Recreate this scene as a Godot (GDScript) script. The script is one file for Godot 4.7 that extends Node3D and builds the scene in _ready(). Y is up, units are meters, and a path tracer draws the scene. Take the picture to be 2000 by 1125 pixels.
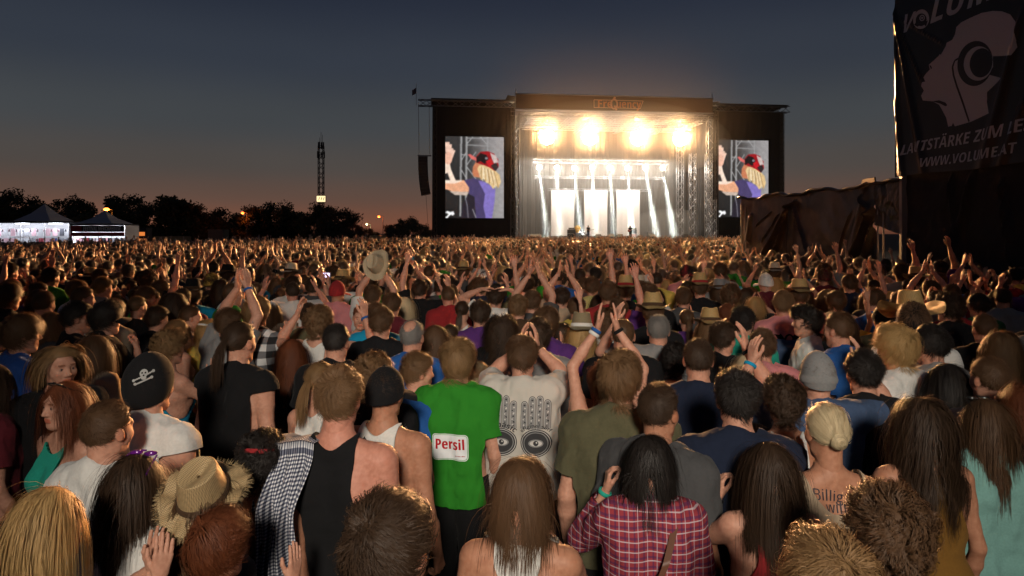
extends Node3D
# A festival crowd at dusk before a lit stage, built object by object.
const BLIND := 9500.0
const BEAM := 19000.0
const SMOKE := .028
const HAZE := .0007
const LAMP_HAZE := .022
const STALL := 3.5
const FLOOD := 98.0

func _ready() -> void:
	# camera: upright view with the lens shifted down, as the photograph's verticals stay vertical
	var cam := Camera3D.new()
	cam.name = "camera"
	add_child(cam)
	cam.position = Vector3(0, EYE, 0)
	cam.projection = Camera3D.PROJECTION_FRUSTUM
	cam.near = .05
	cam.far = 3000.0
	cam.size = .05 * 1125.0 / FOCAL
	cam.frustum_offset = Vector2(0, .05 * (HORIZON - 562.5) / FOCAL)
	cam.current = true
	# dusk sky
	var we := WorldEnvironment.new()
	we.name = "world"
	var env := Environment.new()
	env.background_mode = Environment.BG_SKY
	env.sky = Sky.new()
	env.sky.sky_material = dusk_sky()
	env.background_energy_multiplier = 1.0
	env.tonemap_mode = Environment.TONE_MAPPER_LINEAR
	env.tonemap_exposure = 1.0
	env.sdfgi_enabled = true
	env.ssao_enabled = true
	env.ssil_enabled = true
	env.volumetric_fog_enabled = true
	env.volumetric_fog_density = 0.0
	we.environment = env
	add_child(we)
	# the sun has set; a trace of its light is left low in the west, beyond the trees
	var sun := DirectionalLight3D.new()
	sun.name = "afterglow"
	sun.rotation = Vector3(deg_to_rad(-3.0), deg_to_rad(195.0), 0)
	sun.light_energy = .012
	sun.light_angular_distance = 12.0
	sun.light_color = Color(1.0, .62, .40)
	sun.sky_mode = DirectionalLight3D.SKY_MODE_LIGHT_ONLY
	sun.shadow_enabled = true
	add_child(sun)
	make_ground()
	make_stage()
	make_wall()
	make_trees()
	make_mast()
	make_stalls()
	make_flood()
	make_people()

func dusk_sky() -> Material:
	var W := 512
	var H := 256
	var im := Image.create(W, H, false, Image.FORMAT_RGBF)
	var haze := FastNoiseLite.new()
	haze.seed = 3
	haze.frequency = 1.0
	haze.fractal_octaves = 4
	# colours by elevation in degrees (linear)
	var stops := [[0.0, Vector3(.235, .078, .042)], [1.2, Vector3(.175, .074, .046)], [3.0, Vector3(.112, .068, .052)], [5.5, Vector3(.074, .064, .058)], [9.0, Vector3(.054, .060, .066)], [14.0, Vector3(.034, .042, .058)], [20.0, Vector3(.019, .025, .042)], [40.0, Vector3(.011, .016, .032)], [90.0, Vector3(.007, .011, .026)]]
	for y in H:
		var el := 90.0 - 180.0 * (y + .5) / H
		var c := Vector3(.01, .008, .007)
		if el >= 0.0:
			for k in stops.size() - 1:
				if el >= stops[k][0] and el <= stops[k + 1][0]:
					c = stops[k][1].lerp(stops[k + 1][1], smoothstep(0, 1, (el - stops[k][0]) / (stops[k + 1][0] - stops[k][0])))
		for x in W:
			# faint uneven haze, wrapped round the sky
			var a := TAU * x / W
			var k: float = 1.0 + .10 * haze.get_noise_3d(cos(a) * 2.0, sin(a) * 2.0, el * .10)
			im.set_pixel(x, y, Color(c.x * k, c.y * k, c.z * k))
	var m := PanoramaSkyMaterial.new()
	m.panorama = ImageTexture.create_from_image(im)
	return m

func make_flood() -> void:
	# a floodlight on the mixing tower behind the camera lights the backs of the crowd
	var at := Vector3(.15, 5.2, 5.6)
	var o := thing("floodlight", "square white floodlight on a tall steel pole behind the crowd", "floodlight", Vector3(at.x, 0, at.z))
	var s := Solid.new()
	s.tube(Vector3(0, 0, .4), Vector3(0, at.y + .3, .4), .07, 8, .05)
	s.box(Vector3(-.5, 0, -.1), Vector3(.5, .12, .9))
	part("pole", s.mesh(), mat("flood_pole", lin(.2, .2, .2), .5, .5), o)
	s = Solid.new()
	s.box(Vector3(-.35, at.y - .28, .06), Vector3(.35, at.y + .28, .3))
	part("housing", s.mesh(), mat("flood_housing", lin(.05, .05, .05), .5), o)
	s = Solid.new()
	s.box(Vector3(-.31, at.y - .24, .0), Vector3(.31, at.y + .24, .05))
	part("lamp_lens", s.mesh(), glow("flood_lens", Color(1.0, .93, .84), 5.0), o)
	var sp := SpotLight3D.new()
	sp.name = "flood_beam"
	o.add_child(sp)
	sp.position = Vector3(0, at.y, -.08)
	sp.transform = Transform3D(Basis.looking_at(Vector3(.25, 1.3, -5.0) - at, Vector3.UP), sp.position)
	sp.spot_angle = 22
	sp.spot_angle_attenuation = 1.0
	sp.spot_range = 80
	sp.spot_attenuation = 2
	sp.light_size = .55
	sp.light_color = Color(1.0, .95, .88)
	sp.light_energy = FLOOD
	sp.shadow_enabled = true
# ---------- smooth-union distance field, meshed as surface nets ----------
class Field:
	var org: Vector3
	var h: float
	var nx: int
	var ny: int
	var nz: int
	var d: PackedFloat32Array
	func _init(lo: Vector3, hi: Vector3, cell: float) -> void:
		h = cell
		org = lo - Vector3.ONE * cell * 2.0
		var s := (hi - lo) / cell
		nx = int(s.x) + 5
		ny = int(s.y) + 5
		nz = int(s.z) + 5
		d.resize(nx * ny * nz)
		d.fill(1.0)
	func bone(a: Vector3, b: Vector3, ra: float, rb: float, k: float, sz := 1.0) -> void:
		var m: float = maxf(ra, rb) + k + h * 2.0
		var lo := Vector3(minf(a.x, b.x), minf(a.y, b.y), minf(a.z, b.z)) - Vector3(m, m, m)
		var hi := Vector3(maxf(a.x, b.x), maxf(a.y, b.y), maxf(a.z, b.z)) + Vector3(m, m, m)
		var x0 := clampi(int((lo.x - org.x) / h), 0, nx - 1)
		var x1 := clampi(int((hi.x - org.x) / h) + 1, 0, nx - 1)
		var y0 := clampi(int((lo.y - org.y) / h), 0, ny - 1)
		var y1 := clampi(int((hi.y - org.y) / h) + 1, 0, ny - 1)
		var z0 := clampi(int((lo.z - org.z) / h), 0, nz - 1)
		var z1 := clampi(int((hi.z - org.z) / h) + 1, 0, nz - 1)
		var ba := b - a
		var inv: float = 1.0 / maxf(ba.length_squared(), 1e-9)
		var dr := rb - ra
		for z in range(z0, z1 + 1):
			for y in range(y0, y1 + 1):
				var i := (z * ny + y) * nx + x0
				var pa := Vector3(org.x + x0 * h, org.y + y * h, org.z + z * h) - a
				for x in range(x0, x1 + 1):
					var t: float = clampf(pa.dot(ba) * inv, 0.0, 1.0)
					var q := pa - ba * t
					q.z *= sz
					var e: float = q.length() - ra - dr * t
					var o := d[i]
					var g: float = k - absf(o - e)
					if g > 0.0:
						d[i] = minf(o, e) - g * g / (4.0 * k)
					elif e < o:
						d[i] = e
					i += 1
					pa.x += h
	func blob(c: Vector3, r: Vector3, k: float, turn := Basis.IDENTITY) -> void:
		var m: float = maxf(r.x, maxf(r.y, r.z)) + k + h * 2.0
		var x0 := clampi(int((c.x - m - org.x) / h), 0, nx - 1)
		var x1 := clampi(int((c.x + m - org.x) / h) + 1, 0, nx - 1)
		var y0 := clampi(int((c.y - m - org.y) / h), 0, ny - 1)
		var y1 := clampi(int((c.y + m - org.y) / h) + 1, 0, ny - 1)
		var z0 := clampi(int((c.z - m - org.z) / h), 0, nz - 1)
		var z1 := clampi(int((c.z + m - org.z) / h) + 1, 0, nz - 1)
		var inv := turn.inverse()
		for z in range(z0, z1 + 1):
			for y in range(y0, y1 + 1):
				var i := (z * ny + y) * nx + x0
				for x in range(x0, x1 + 1):
					var p := inv * (Vector3(org.x + x * h, org.y + y * h, org.z + z * h) - c)
					var k0 := (p / r).length()
					var k1 := (p / (r * r)).length()
					var e: float = k0 * (k0 - 1.0) / maxf(k1, 1e-6)
					var o := d[i]
					var g: float = k - absf(o - e)
					if g > 0.0:
						d[i] = minf(o, e) - g * g / (4.0 * k)
					elif e < o:
						d[i] = e
					i += 1
	func carve(c: Vector3, r: float, k: float) -> void:
		var m := r + k + h
		for z in range(clampi(int((c.z - m - org.z) / h), 0, nz - 1), clampi(int((c.z + m - org.z) / h) + 1, 0, nz - 1)):
			for y in range(clampi(int((c.y - m - org.y) / h), 0, ny - 1), clampi(int((c.y + m - org.y) / h) + 1, 0, ny - 1)):
				for x in range(clampi(int((c.x - m - org.x) / h), 0, nx - 1), clampi(int((c.x + m - org.x) / h) + 1, 0, nx - 1)):
					var i := (z * ny + y) * nx + x
					var e: float = r - (Vector3(org.x + x * h, org.y + y * h, org.z + z * h) - c).length()
					var o := d[i]
					var g: float = k - absf(o - e)
					d[i] = maxf(o, e) + (g * g / (4.0 * k) if g > 0.0 else 0.0)
	func ripple(noise: FastNoiseLite, amp: float, sc: Vector3) -> void:
		var near := h * 4.0
		for i in d.size():
			var o := d[i]
			if o < near and o > -near:
				var x := i % nx
				var y := (i / nx) % ny
				var z := i / (nx * ny)
				var p := Vector3(org.x + x * h, org.y + y * h, org.z + z * h) * sc
				d[i] = o + amp * (noise.get_noise_3d(p.x, p.y, p.z) - .45)
	func at(p: Vector3) -> float:
		var q := (p - org) / h
		var x := clampi(int(q.x), 0, nx - 2)
		var y := clampi(int(q.y), 0, ny - 2)
		var z := clampi(int(q.z), 0, nz - 2)
		var f := q - Vector3(x, y, z)
		var i := (z * ny + y) * nx + x
		var s := nx * ny
		return lerpf(lerpf(lerpf(d[i], d[i + 1], f.x), lerpf(d[i + nx], d[i + nx + 1], f.x), f.y), lerpf(lerpf(d[i + s], d[i + s + 1], f.x), lerpf(d[i + s + nx], d[i + s + nx + 1], f.x), f.y), f.z)
	func surface() -> Dictionary:
		var sy := nx
		var sz := nx * ny
		var near := h * 2.7
		var cell := {}
		var v := PackedVector3Array()
		var n := PackedVector3Array()
		var idx := PackedInt32Array()
		var total := d.size() - sz - sy - 1
		var e := PackedFloat32Array()
		e.resize(8)
		for i in total:
			var o := d[i]
			if o > near or o < -near:
				continue
			var x := i % nx
			var y := (i / nx) % ny
			if x == nx - 1 or y == ny - 1:
				continue
			var e1 := d[i + 1]
			var e2 := d[i + sy]
			var e3 := d[i + sy + 1]
			var e4 := d[i + sz]
			var e5 := d[i + sz + 1]
			var e6 := d[i + sz + sy]
			var e7 := d[i + sz + sy + 1]
			var inside := int(o < 0.0) + int(e1 < 0.0) + int(e2 < 0.0) + int(e3 < 0.0) + int(e4 < 0.0) + int(e5 < 0.0) + int(e6 < 0.0) + int(e7 < 0.0)
			if inside == 0 or inside == 8:
				continue
			var sum := Vector3.ZERO
			var c := 0
			# crossings of the twelve edges
			if (o < 0.0) != (e1 < 0.0):
				sum += Vector3(o / (o - e1), 0, 0); c += 1
			if (e2 < 0.0) != (e3 < 0.0):
				sum += Vector3(e2 / (e2 - e3), 1, 0); c += 1
			if (e4 < 0.0) != (e5 < 0.0):
				sum += Vector3(e4 / (e4 - e5), 0, 1); c += 1
			if (e6 < 0.0) != (e7 < 0.0):
				sum += Vector3(e6 / (e6 - e7), 1, 1); c += 1
			if (o < 0.0) != (e2 < 0.0):
				sum += Vector3(0, o / (o - e2), 0); c += 1
			if (e1 < 0.0) != (e3 < 0.0):
				sum += Vector3(1, e1 / (e1 - e3), 0); c += 1
			if (e4 < 0.0) != (e6 < 0.0):
				sum += Vector3(0, e4 / (e4 - e6), 1); c += 1
			if (e5 < 0.0) != (e7 < 0.0):
				sum += Vector3(1, e5 / (e5 - e7), 1); c += 1
			if (o < 0.0) != (e4 < 0.0):
				sum += Vector3(0, 0, o / (o - e4)); c += 1
			if (e1 < 0.0) != (e5 < 0.0):
				sum += Vector3(1, 0, e1 / (e1 - e5)); c += 1
			if (e2 < 0.0) != (e6 < 0.0):
				sum += Vector3(0, 1, e2 / (e2 - e6)); c += 1
			if (e3 < 0.0) != (e7 < 0.0):
				sum += Vector3(1, 1, e3 / (e3 - e7)); c += 1
			cell[i] = v.size()
			v.append(org + (Vector3(x, y, i / sz) + sum / c) * h)
			n.append(Vector3(e1 + e3 + e5 + e7 - o - e2 - e4 - e6, e2 + e3 + e6 + e7 - o - e1 - e4 - e5, e4 + e5 + e6 + e7 - o - e1 - e2 - e3).normalized())
		for i: int in cell:
			var o: bool = d[i] < 0.0
			if (d[i + 1] < 0.0) != o:
				quad(idx, cell, i, i - sy, i - sy - sz, i - sz, o)
			if (d[i + sy] < 0.0) != o:
				quad(idx, cell, i, i - sz, i - sz - 1, i - 1, o)
			if (d[i + sz] < 0.0) != o:
				quad(idx, cell, i, i - 1, i - 1 - sy, i - sy, o)
		return {"v": v, "n": n, "i": idx}
	func quad(idx: PackedInt32Array, cell: Dictionary, a: int, b: int, c: int, e: int, flip: bool) -> void:
		if not (cell.has(b) and cell.has(c) and cell.has(e)):
			return
		var p: int = cell[a]
		var q: int = cell[b]
		var r: int = cell[c]
		var s: int = cell[e]
		if not flip:
			idx.append_array(PackedInt32Array([p, q, r, p, r, s]))
		else:
			idx.append_array(PackedInt32Array([p, r, q, p, s, r]))
# ---------- people: skeleton, body, clothes ----------
const HEAD_Y := 1.66
var body_cache := {}
var cloth_cache := {}
var head_cache := {}
var hand_cache := {}
var arm_cache := {}

# wrist target, elbow hint, hand direction, palm direction, hand kind; x is outward
const ARM := {
	"down": [Vector3(.245, .90, -.07), Vector3(.30, 0, 1), Vector3(0, -1, -.25), Vector3(-1, 0, -.2), "relaxed"],
	"front": [Vector3(.09, 1.10, -.27), Vector3(.8, -.5, .4), Vector3(-.7, .15, -.6), Vector3(0, -.6, .6), "relaxed"],
	"face": [Vector3(.045, 1.40, -.32), Vector3(.8, -1, .1), Vector3(-.06, 1, -.15), Vector3(-1, 0, 0), "flat"],
	"head": [Vector3(.05, 1.67, -.33), Vector3(.9, -.7, 0), Vector3(-.1, 1, -.05), Vector3(-1, 0, 0), "open"],
	"up": [Vector3(.055, 1.95, -.15), Vector3(1, 0, -.4), Vector3(-.12, 1, -.05), Vector3(-1, 0, 0), "flat"],
	"reach": [Vector3(.20, 2.0, -.12), Vector3(1, 0, -.1), Vector3(-.05, 1, -.1), Vector3(-.2, 0, -1), "open"],
	"crown": [Vector3(.15, 1.77, .03), Vector3(1, 0, -.1), Vector3(-1, .12, -.05), Vector3(-.1, -1, 0), "open"],
	"chin": [Vector3(.075, 1.41, -.20), Vector3(.6, -1, .2), Vector3(-.55, .8, -.15), Vector3(-.6, 0, .8), "relaxed"],
	"ear": [Vector3(.17, 1.49, -.15), Vector3(.35, -1, .3), Vector3(-.15, 1, -.02), Vector3(-1, 0, -.1), "relaxed"],
	"wide": [Vector3(.40, 1.90, -.14), Vector3(1, -.4, 0), Vector3(-.1, 1, -.1), Vector3(-.6, 0, -.8), "open"],
	"bent": [Vector3(.30, 1.70, -.22), Vector3(1, -.8, 0), Vector3(-.15, 1, -.1), Vector3(-.8, 0, -.4), "open"],
}

func shoulder(sex: String, kind: String, side: float) -> Vector3:
	var s := Vector3(.178, 1.43, .012) if sex == "m" else Vector3(.158, 1.43, .012)
	var w: Vector3 = ARM[kind][0]
	if w.y > 1.6:
		s += Vector3(-.012, .04, 0)
	s.x *= side
	return s

func arm(sex: String, kind: String, side: float) -> Array:
	var key := "%s%s%s" % [sex, kind, side]
	if arm_cache.has(key):
		return arm_cache[key]
	var a: Array = ARM[kind]
	var s := shoulder(sex, kind, side)
	var w: Vector3 = a[0]
	var hint: Vector3 = a[1]
	w.x *= side
	hint.x *= side
	var l1 := .295
	var l2 := .265
	var to := w - s
	var dist: float = minf(to.length(), l1 + l2 - .004)
	var dir := to.normalized()
	w = s + dir * dist
	var along: float = (l1 * l1 - l2 * l2 + dist * dist) / (2.0 * dist)
	var off: float = sqrt(maxf(l1 * l1 - along * along, 0.0))
	var perp := (hint - dir * hint.dot(dir)).normalized()
	var e := s + dir * along + perp * off
	arm_cache[key] = [s, e, w]
	return arm_cache[key]

func torso_bones(sex: String, la: String, ra: String) -> Array:
	var m := sex == "m"
	var b := []
	if m:
		b.append([Vector3(-.085, .95, 0), Vector3(.085, .95, 0), .108, .108])
		b.append([Vector3(-.065, 1.08, 0), Vector3(.065, 1.08, 0), .10, .10])
		b.append([Vector3(-.078, 1.22, .005), Vector3(.078, 1.22, .005), .103, .103])
		b.append([Vector3(-.092, 1.34, 0), Vector3(.092, 1.34, 0), .10, .10])
	else:
		b.append([Vector3(-.088, .95, .005), Vector3(.088, .95, .005), .105, .105])
		b.append([Vector3(-.045, 1.09, 0), Vector3(.045, 1.09, 0), .088, .088])
		b.append([Vector3(-.066, 1.22, 0), Vector3(.066, 1.22, 0), .092, .092])
		b.append([Vector3(-.082, 1.34, 0), Vector3(.082, 1.34, 0), .088, .088])
		b.append([Vector3(-.07, 1.28, -.075), Vector3(-.07, 1.28, -.075), .058, .058])
		b.append([Vector3(.07, 1.28, -.075), Vector3(.07, 1.28, -.075), .058, .058])
	for s in [-1.0, 1.0]:
		var sh := shoulder(sex, la if s < 0 else ra, s)
		b.append([Vector3(s * .085, 1.31, .055), Vector3(s * .07, 1.12, .035), .06 if m else .05, .055 if m else .045])
		b.append([Vector3(s * .08, 1.385, .062), Vector3(s * .10, 1.33, .065), .048 if m else .04, .045 if m else .038])
		b.append([Vector3(s * .04, 1.455, .012), sh, .055 if m else .046, .06 if m else .048])
		b.append([Vector3(0, 1.505, .024), Vector3(s * .13, 1.447, .022), .044 if m else .036, .044 if m else .037])
	return b

func body_part(sex: String, la: String, ra: String, cell: float) -> Dictionary:
	var f := Field.new(Vector3(-.62, -.02, -.45), Vector3(.62, 2.08, .28), cell)
	var m := sex == "m"
	var t := 1.0 if m else .78
	for b in torso_bones(sex, la, ra):
		f.bone(b[0], b[1], b[2], b[3], .045)
	f.bone(Vector3(0, 1.44, .02), Vector3(0, 1.62, -.005), .064 if m else .05, .057 if m else .046, .035)
	for s: float in [-1.0, 1.0]:
		var a := arm(sex, la if s < 0 else ra, s)
		var mid: Vector3 = a[0].lerp(a[1], .35)
		f.bone(a[0], mid, .064 * t, .054 * t, .03)
		f.bone(a[0].lerp(a[1], .2), a[1], .05 * t, .04 * t, .02)
		f.bone(a[1], a[1].lerp(a[2], .35), .041 * t, .043 * t, .015)
		f.bone(a[1].lerp(a[2], .35), a[2], .043 * t, .027 * t, .015)
		f.bone(Vector3(s * .09, .93, 0), Vector3(s * .10, .50, .0), .088, .06, .04)
		f.bone(Vector3(s * .10, .50, 0), Vector3(s * .105, .09, .025), .058, .04, .02)
		f.bone(Vector3(s * .105, .06, .03), Vector3(s * .12, .035, -.14), .042, .034, .02)
	return f.surface()

func head_part(sex: String, cell: float) -> Dictionary:
	var key := "%s%s" % [sex, cell]
	if head_cache.has(key):
		return head_cache[key]
	var f := Field.new(Vector3(-.105, -.17, -.135), Vector3(.105, .145, .13), cell)
	f.blob(Vector3(0, .035, .012), Vector3(.076, .095, .096), .01)
	f.blob(Vector3(0, -.03, -.03), Vector3(.062, .085, .064), .04)
	f.blob(Vector3(0, -.10, -.062), Vector3(.024, .022, .024) if sex == "m" else Vector3(.019, .02, .02), .035)
	f.bone(Vector3(-.045, -.07, .0), Vector3(-.02, -.105, -.055), .022, .018, .03)
	f.bone(Vector3(.045, -.07, .0), Vector3(.02, -.105, -.055), .022, .018, .03)
	f.bone(Vector3(0, -.05, .03), Vector3(0, -.18, .035), .054, .056, .03)
	f.bone(Vector3(-.038, .026, -.076), Vector3(.038, .026, -.076), .013, .013, .02)
	for s in [-1.0, 1.0]:
		f.bone(Vector3(s * .045, -.022, -.062), Vector3(s * .05, -.03, -.05), .016, .016, .03)
		f.carve(Vector3(s * .032, .004, -.103), .017, .012)
	f.bone(Vector3(0, .008, -.09), Vector3(0, -.03, -.107), .008, .012, .012)
	f.bone(Vector3(-.012, -.035, -.094), Vector3(.012, -.035, -.094), .0085, .0085, .01)
	f.bone(Vector3(-.017, -.061, -.086), Vector3(.017, -.061, -.086), .008, .008, .008)
	f.bone(Vector3(-.014, -.073, -.085), Vector3(.014, -.073, -.085), .0085, .0085, .006)
	for s in [-1.0, 1.0]:
		f.bone(Vector3(s * .032, .003, -.077), Vector3(s * .032, .003, -.077), .0125, .0125, .002)
		f.blob(Vector3(s * .081, -.002, .012), Vector3(.008, .033, .02), .008, Basis(Vector3.RIGHT, .2) * Basis(Vector3.UP, -s * .35))
	var r := f.surface()
	var col := PackedColorArray()
	for p: Vector3 in r.v:
		var c := Color(1, 1, 1)
		if p.z < -.06:
			if absf(p.x) < .024 and p.y < -.056 and p.y > -.08 and p.z < -.083:
				c = Color(.95, .55, .5)
			for s in [-1.0, 1.0]:
				var q := p - Vector3(s * .032, .003, -.077)
				if q.length() < .0145 and q.z < -.006:
					c = Color(.75, .9, 1.05) if Vector2(q.x, q.y).length() > .006 else Color(.06, .08, .12)
				var b := Vector2(absf(p.x), p.y)
				if b.y > .021 and b.y < .031 and b.x > .014 and b.x < .05:
					c = Color(.42, .33, .27)
		elif absf(p.x) > .078:
			c = Color(1.08, .88, .82)
		col.append(c)
	r.c = col
	head_cache[key] = r
	return r

# wrist at the origin, fingers along +Y, palm towards -Z, thumb on -X (a right hand)
func hand_part(kind: String, cell: float) -> Dictionary:
	var key := "%s%s" % [kind, cell]
	if hand_cache.has(key):
		return hand_cache[key]
	var f := Field.new(Vector3(-.085, -.03, -.10), Vector3(.06, .205, .03), cell)
	var curl: float = {"flat": .06, "open": .2, "relaxed": .62}[kind]
	var splay: float = {"flat": .03, "open": .13, "relaxed": .05}[kind]
	f.bone(Vector3(0, -.03, 0), Vector3(0, .02, 0), .024, .024, .02, 1.25)
	var xs := [-.027, -.009, .009, .026]
	var ls := [.072, .080, .074, .058]
	for i in 4:
		var x: float = xs[i]
		var k := Vector3(x * 1.08, .088 - absf(x + .009) * .25, .002)
		f.bone(Vector3(x * .6, .012, 0), k, .014, .0125, .012, 1.15)
		var yaw := -splay * (i - 1.3)
		var p := k
		var ang := curl * (.7 + .15 * i)
		for j in 3:
			var l: float = ls[i] * [.45, .32, .25][j]
			var dir := Vector3(-sin(yaw), cos(ang), -sin(ang)).normalized()
			f.bone(p, p + dir * l, .0092 - j * .0008, .0086 - j * .0009, .004)
			p += dir * l
			ang += curl * (1.2 + .1 * i)
	f.bone(Vector3(-.016, .018, -.006), Vector3(-.040, .052, -.016), .016, .012, .012)
	f.bone(Vector3(-.040, .052, -.016), Vector3(-.054 + curl * .02, .082, -.022 - curl * .02), .011, .010, .004)
	f.bone(Vector3(-.054 + curl * .02, .082, -.022 - curl * .02), Vector3(-.056 + curl * .04, .106, -.024 - curl * .03), .010, .008, .004)
	hand_cache[key] = f.surface()
	return hand_cache[key]

func add_part(into: Dictionary, part: Dictionary, t: Transform3D, mirror := false) -> void:
	var base: int = into.v.size()
	var b := t.basis
	var nb := b.orthonormalized()
	var v: PackedVector3Array = into.v
	var n: PackedVector3Array = into.n
	var c: PackedColorArray = into.c
	var pc = part.get("c")
	var pv: PackedVector3Array = part.v
	var pn: PackedVector3Array = part.n
	for i in pv.size():
		var p := pv[i]
		var q := pn[i]
		if mirror:
			p.x = -p.x
			q.x = -q.x
		v.append(t * p)
		n.append(nb * q)
		c.append(pc[i] if pc != null else Color.WHITE)
	var pi: PackedInt32Array = part.i
	var ii: PackedInt32Array = into.i
	for k in range(0, pi.size(), 3):
		ii.append(base + pi[k])
		ii.append(base + pi[k + (2 if mirror else 1)])
		ii.append(base + pi[k + (1 if mirror else 2)])
	into.v = v
	into.n = n
	into.c = c
	into.i = ii

func head_place(sex: String, yaw: float, pitch: float) -> Transform3D:
	var s := .93 if sex == "m" else .90
	var turn := Basis(Vector3.UP, yaw) * Basis(Vector3.RIGHT, pitch)
	var pivot := Vector3(0, 1.56, .01)
	var up := Vector3(0, (HEAD_Y if sex == "m" else HEAD_Y - .005) - 1.56, -.02)
	return Transform3D(turn.scaled(Vector3.ONE * s), pivot + turn * up)

func hand_basis(dir: Vector3, palm: Vector3) -> Basis:
	var y := dir.normalized()
	var z := -(palm - y * palm.dot(y)).normalized()
	return Basis(y.cross(z), y, z)

# one continuous mesh: trunk, limbs, head and both hands
func body_mesh(sex: String, la: String, ra: String, yaw: float, pitch: float, lod := 0) -> ArrayMesh:
	var key := "%s %s %s %.2f %.2f %d" % [sex, la, ra, yaw, pitch, lod]
	if body_cache.has(key):
		return body_cache[key]
	var cell: float = [.016, .03, .045][lod]
	var core_key := "%s %s %s %d core" % [sex, la, ra, lod]
	if not body_cache.has(core_key):
		body_cache[core_key] = body_part(sex, la, ra, cell)
	var into := {"v": PackedVector3Array(), "n": PackedVector3Array(), "c": PackedColorArray(), "i": PackedInt32Array()}
	add_part(into, body_cache[core_key], Transform3D.IDENTITY)
	add_part(into, head_part(sex, [.0052, .011, .018][lod]), head_place(sex, yaw, pitch))
	for s: float in [-1.0, 1.0]:
		var kind := la if s < 0 else ra
		var spec: Array = ARM[kind]
		var a := arm(sex, kind, s)
		var dir: Vector3 = spec[2]
		var palm: Vector3 = spec[3]
		dir.x *= s
		palm.x *= s
		var hs := .98 if sex == "m" else .86
		add_part(into, hand_part(spec[4], [.0042, .008, .013][lod]), Transform3D(hand_basis(dir, palm).scaled(Vector3.ONE * hs), a[2]), s < 0)
	body_cache[key] = to_mesh(into)
	return body_cache[key]

func to_mesh(d: Dictionary) -> ArrayMesh:
	var a := []
	a.resize(Mesh.ARRAY_MAX)
	a[Mesh.ARRAY_VERTEX] = d.v
	a[Mesh.ARRAY_NORMAL] = d.n
	if d.has("c") and d.c != null and d.c.size():
		a[Mesh.ARRAY_COLOR] = d.c
	if d.has("uv"):
		a[Mesh.ARRAY_TEX_UV] = d.uv
	a[Mesh.ARRAY_INDEX] = d.i
	var m := ArrayMesh.new()
	m.add_surface_from_arrays(Mesh.PRIMITIVE_TRIANGLES, a)
	return m

# keeps the part of a surface where g > 0, cuts its triangles along g = 0 and turns the cut edge inwards
func clip(s: Dictionary, g: Callable, lip := .010) -> Dictionary:
	var v: PackedVector3Array = s.v
	var n: PackedVector3Array = s.n
	var idx: PackedInt32Array = s.i
	var val := PackedFloat32Array()
	for p in v:
		val.append(g.call(p))
	var ov := PackedVector3Array()
	var on := PackedVector3Array()
	var oi := PackedInt32Array()
	var map := {}
	var cuts := {}
	for k in range(0, idx.size(), 3):
		var poly := []
		var edge := []
		for j in 3:
			var a := idx[k + j]
			var b := idx[k + (j + 1) % 3]
			if val[a] > 0.0:
				if not map.has(a):
					map[a] = ov.size()
					ov.append(v[a])
					on.append(n[a])
				poly.append(map[a])
			if (val[a] > 0.0) != (val[b] > 0.0):
				var key := Vector2i(mini(a, b), maxi(a, b))
				if not cuts.has(key):
					var t := val[a] / (val[a] - val[b])
					cuts[key] = ov.size()
					ov.append(v[a].lerp(v[b], t))
					on.append(n[a].lerp(n[b], t).normalized())
				poly.append(cuts[key])
				edge.append(cuts[key])
		for j in range(1, poly.size() - 1):
			oi.append_array(PackedInt32Array([poly[0], poly[j], poly[j + 1]]))
		if edge.size() == 2 and lip > 0.0:
			var c0: int = edge[0]
			var c1: int = edge[1]
			var at := ov.size()
			for c in [c0, c1]:
				ov.append(ov[c])
				on.append(on[c])
			for c in [c0, c1]:
				ov.append(ov[c] - on[c] * lip)
				on.append(on[c])
			oi.append_array(PackedInt32Array([at, at + 2, at + 1, at + 1, at + 2, at + 3, at, at + 1, at + 2, at + 1, at + 3, at + 2]))
	return {"v": ov, "n": on, "i": oi}

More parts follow.
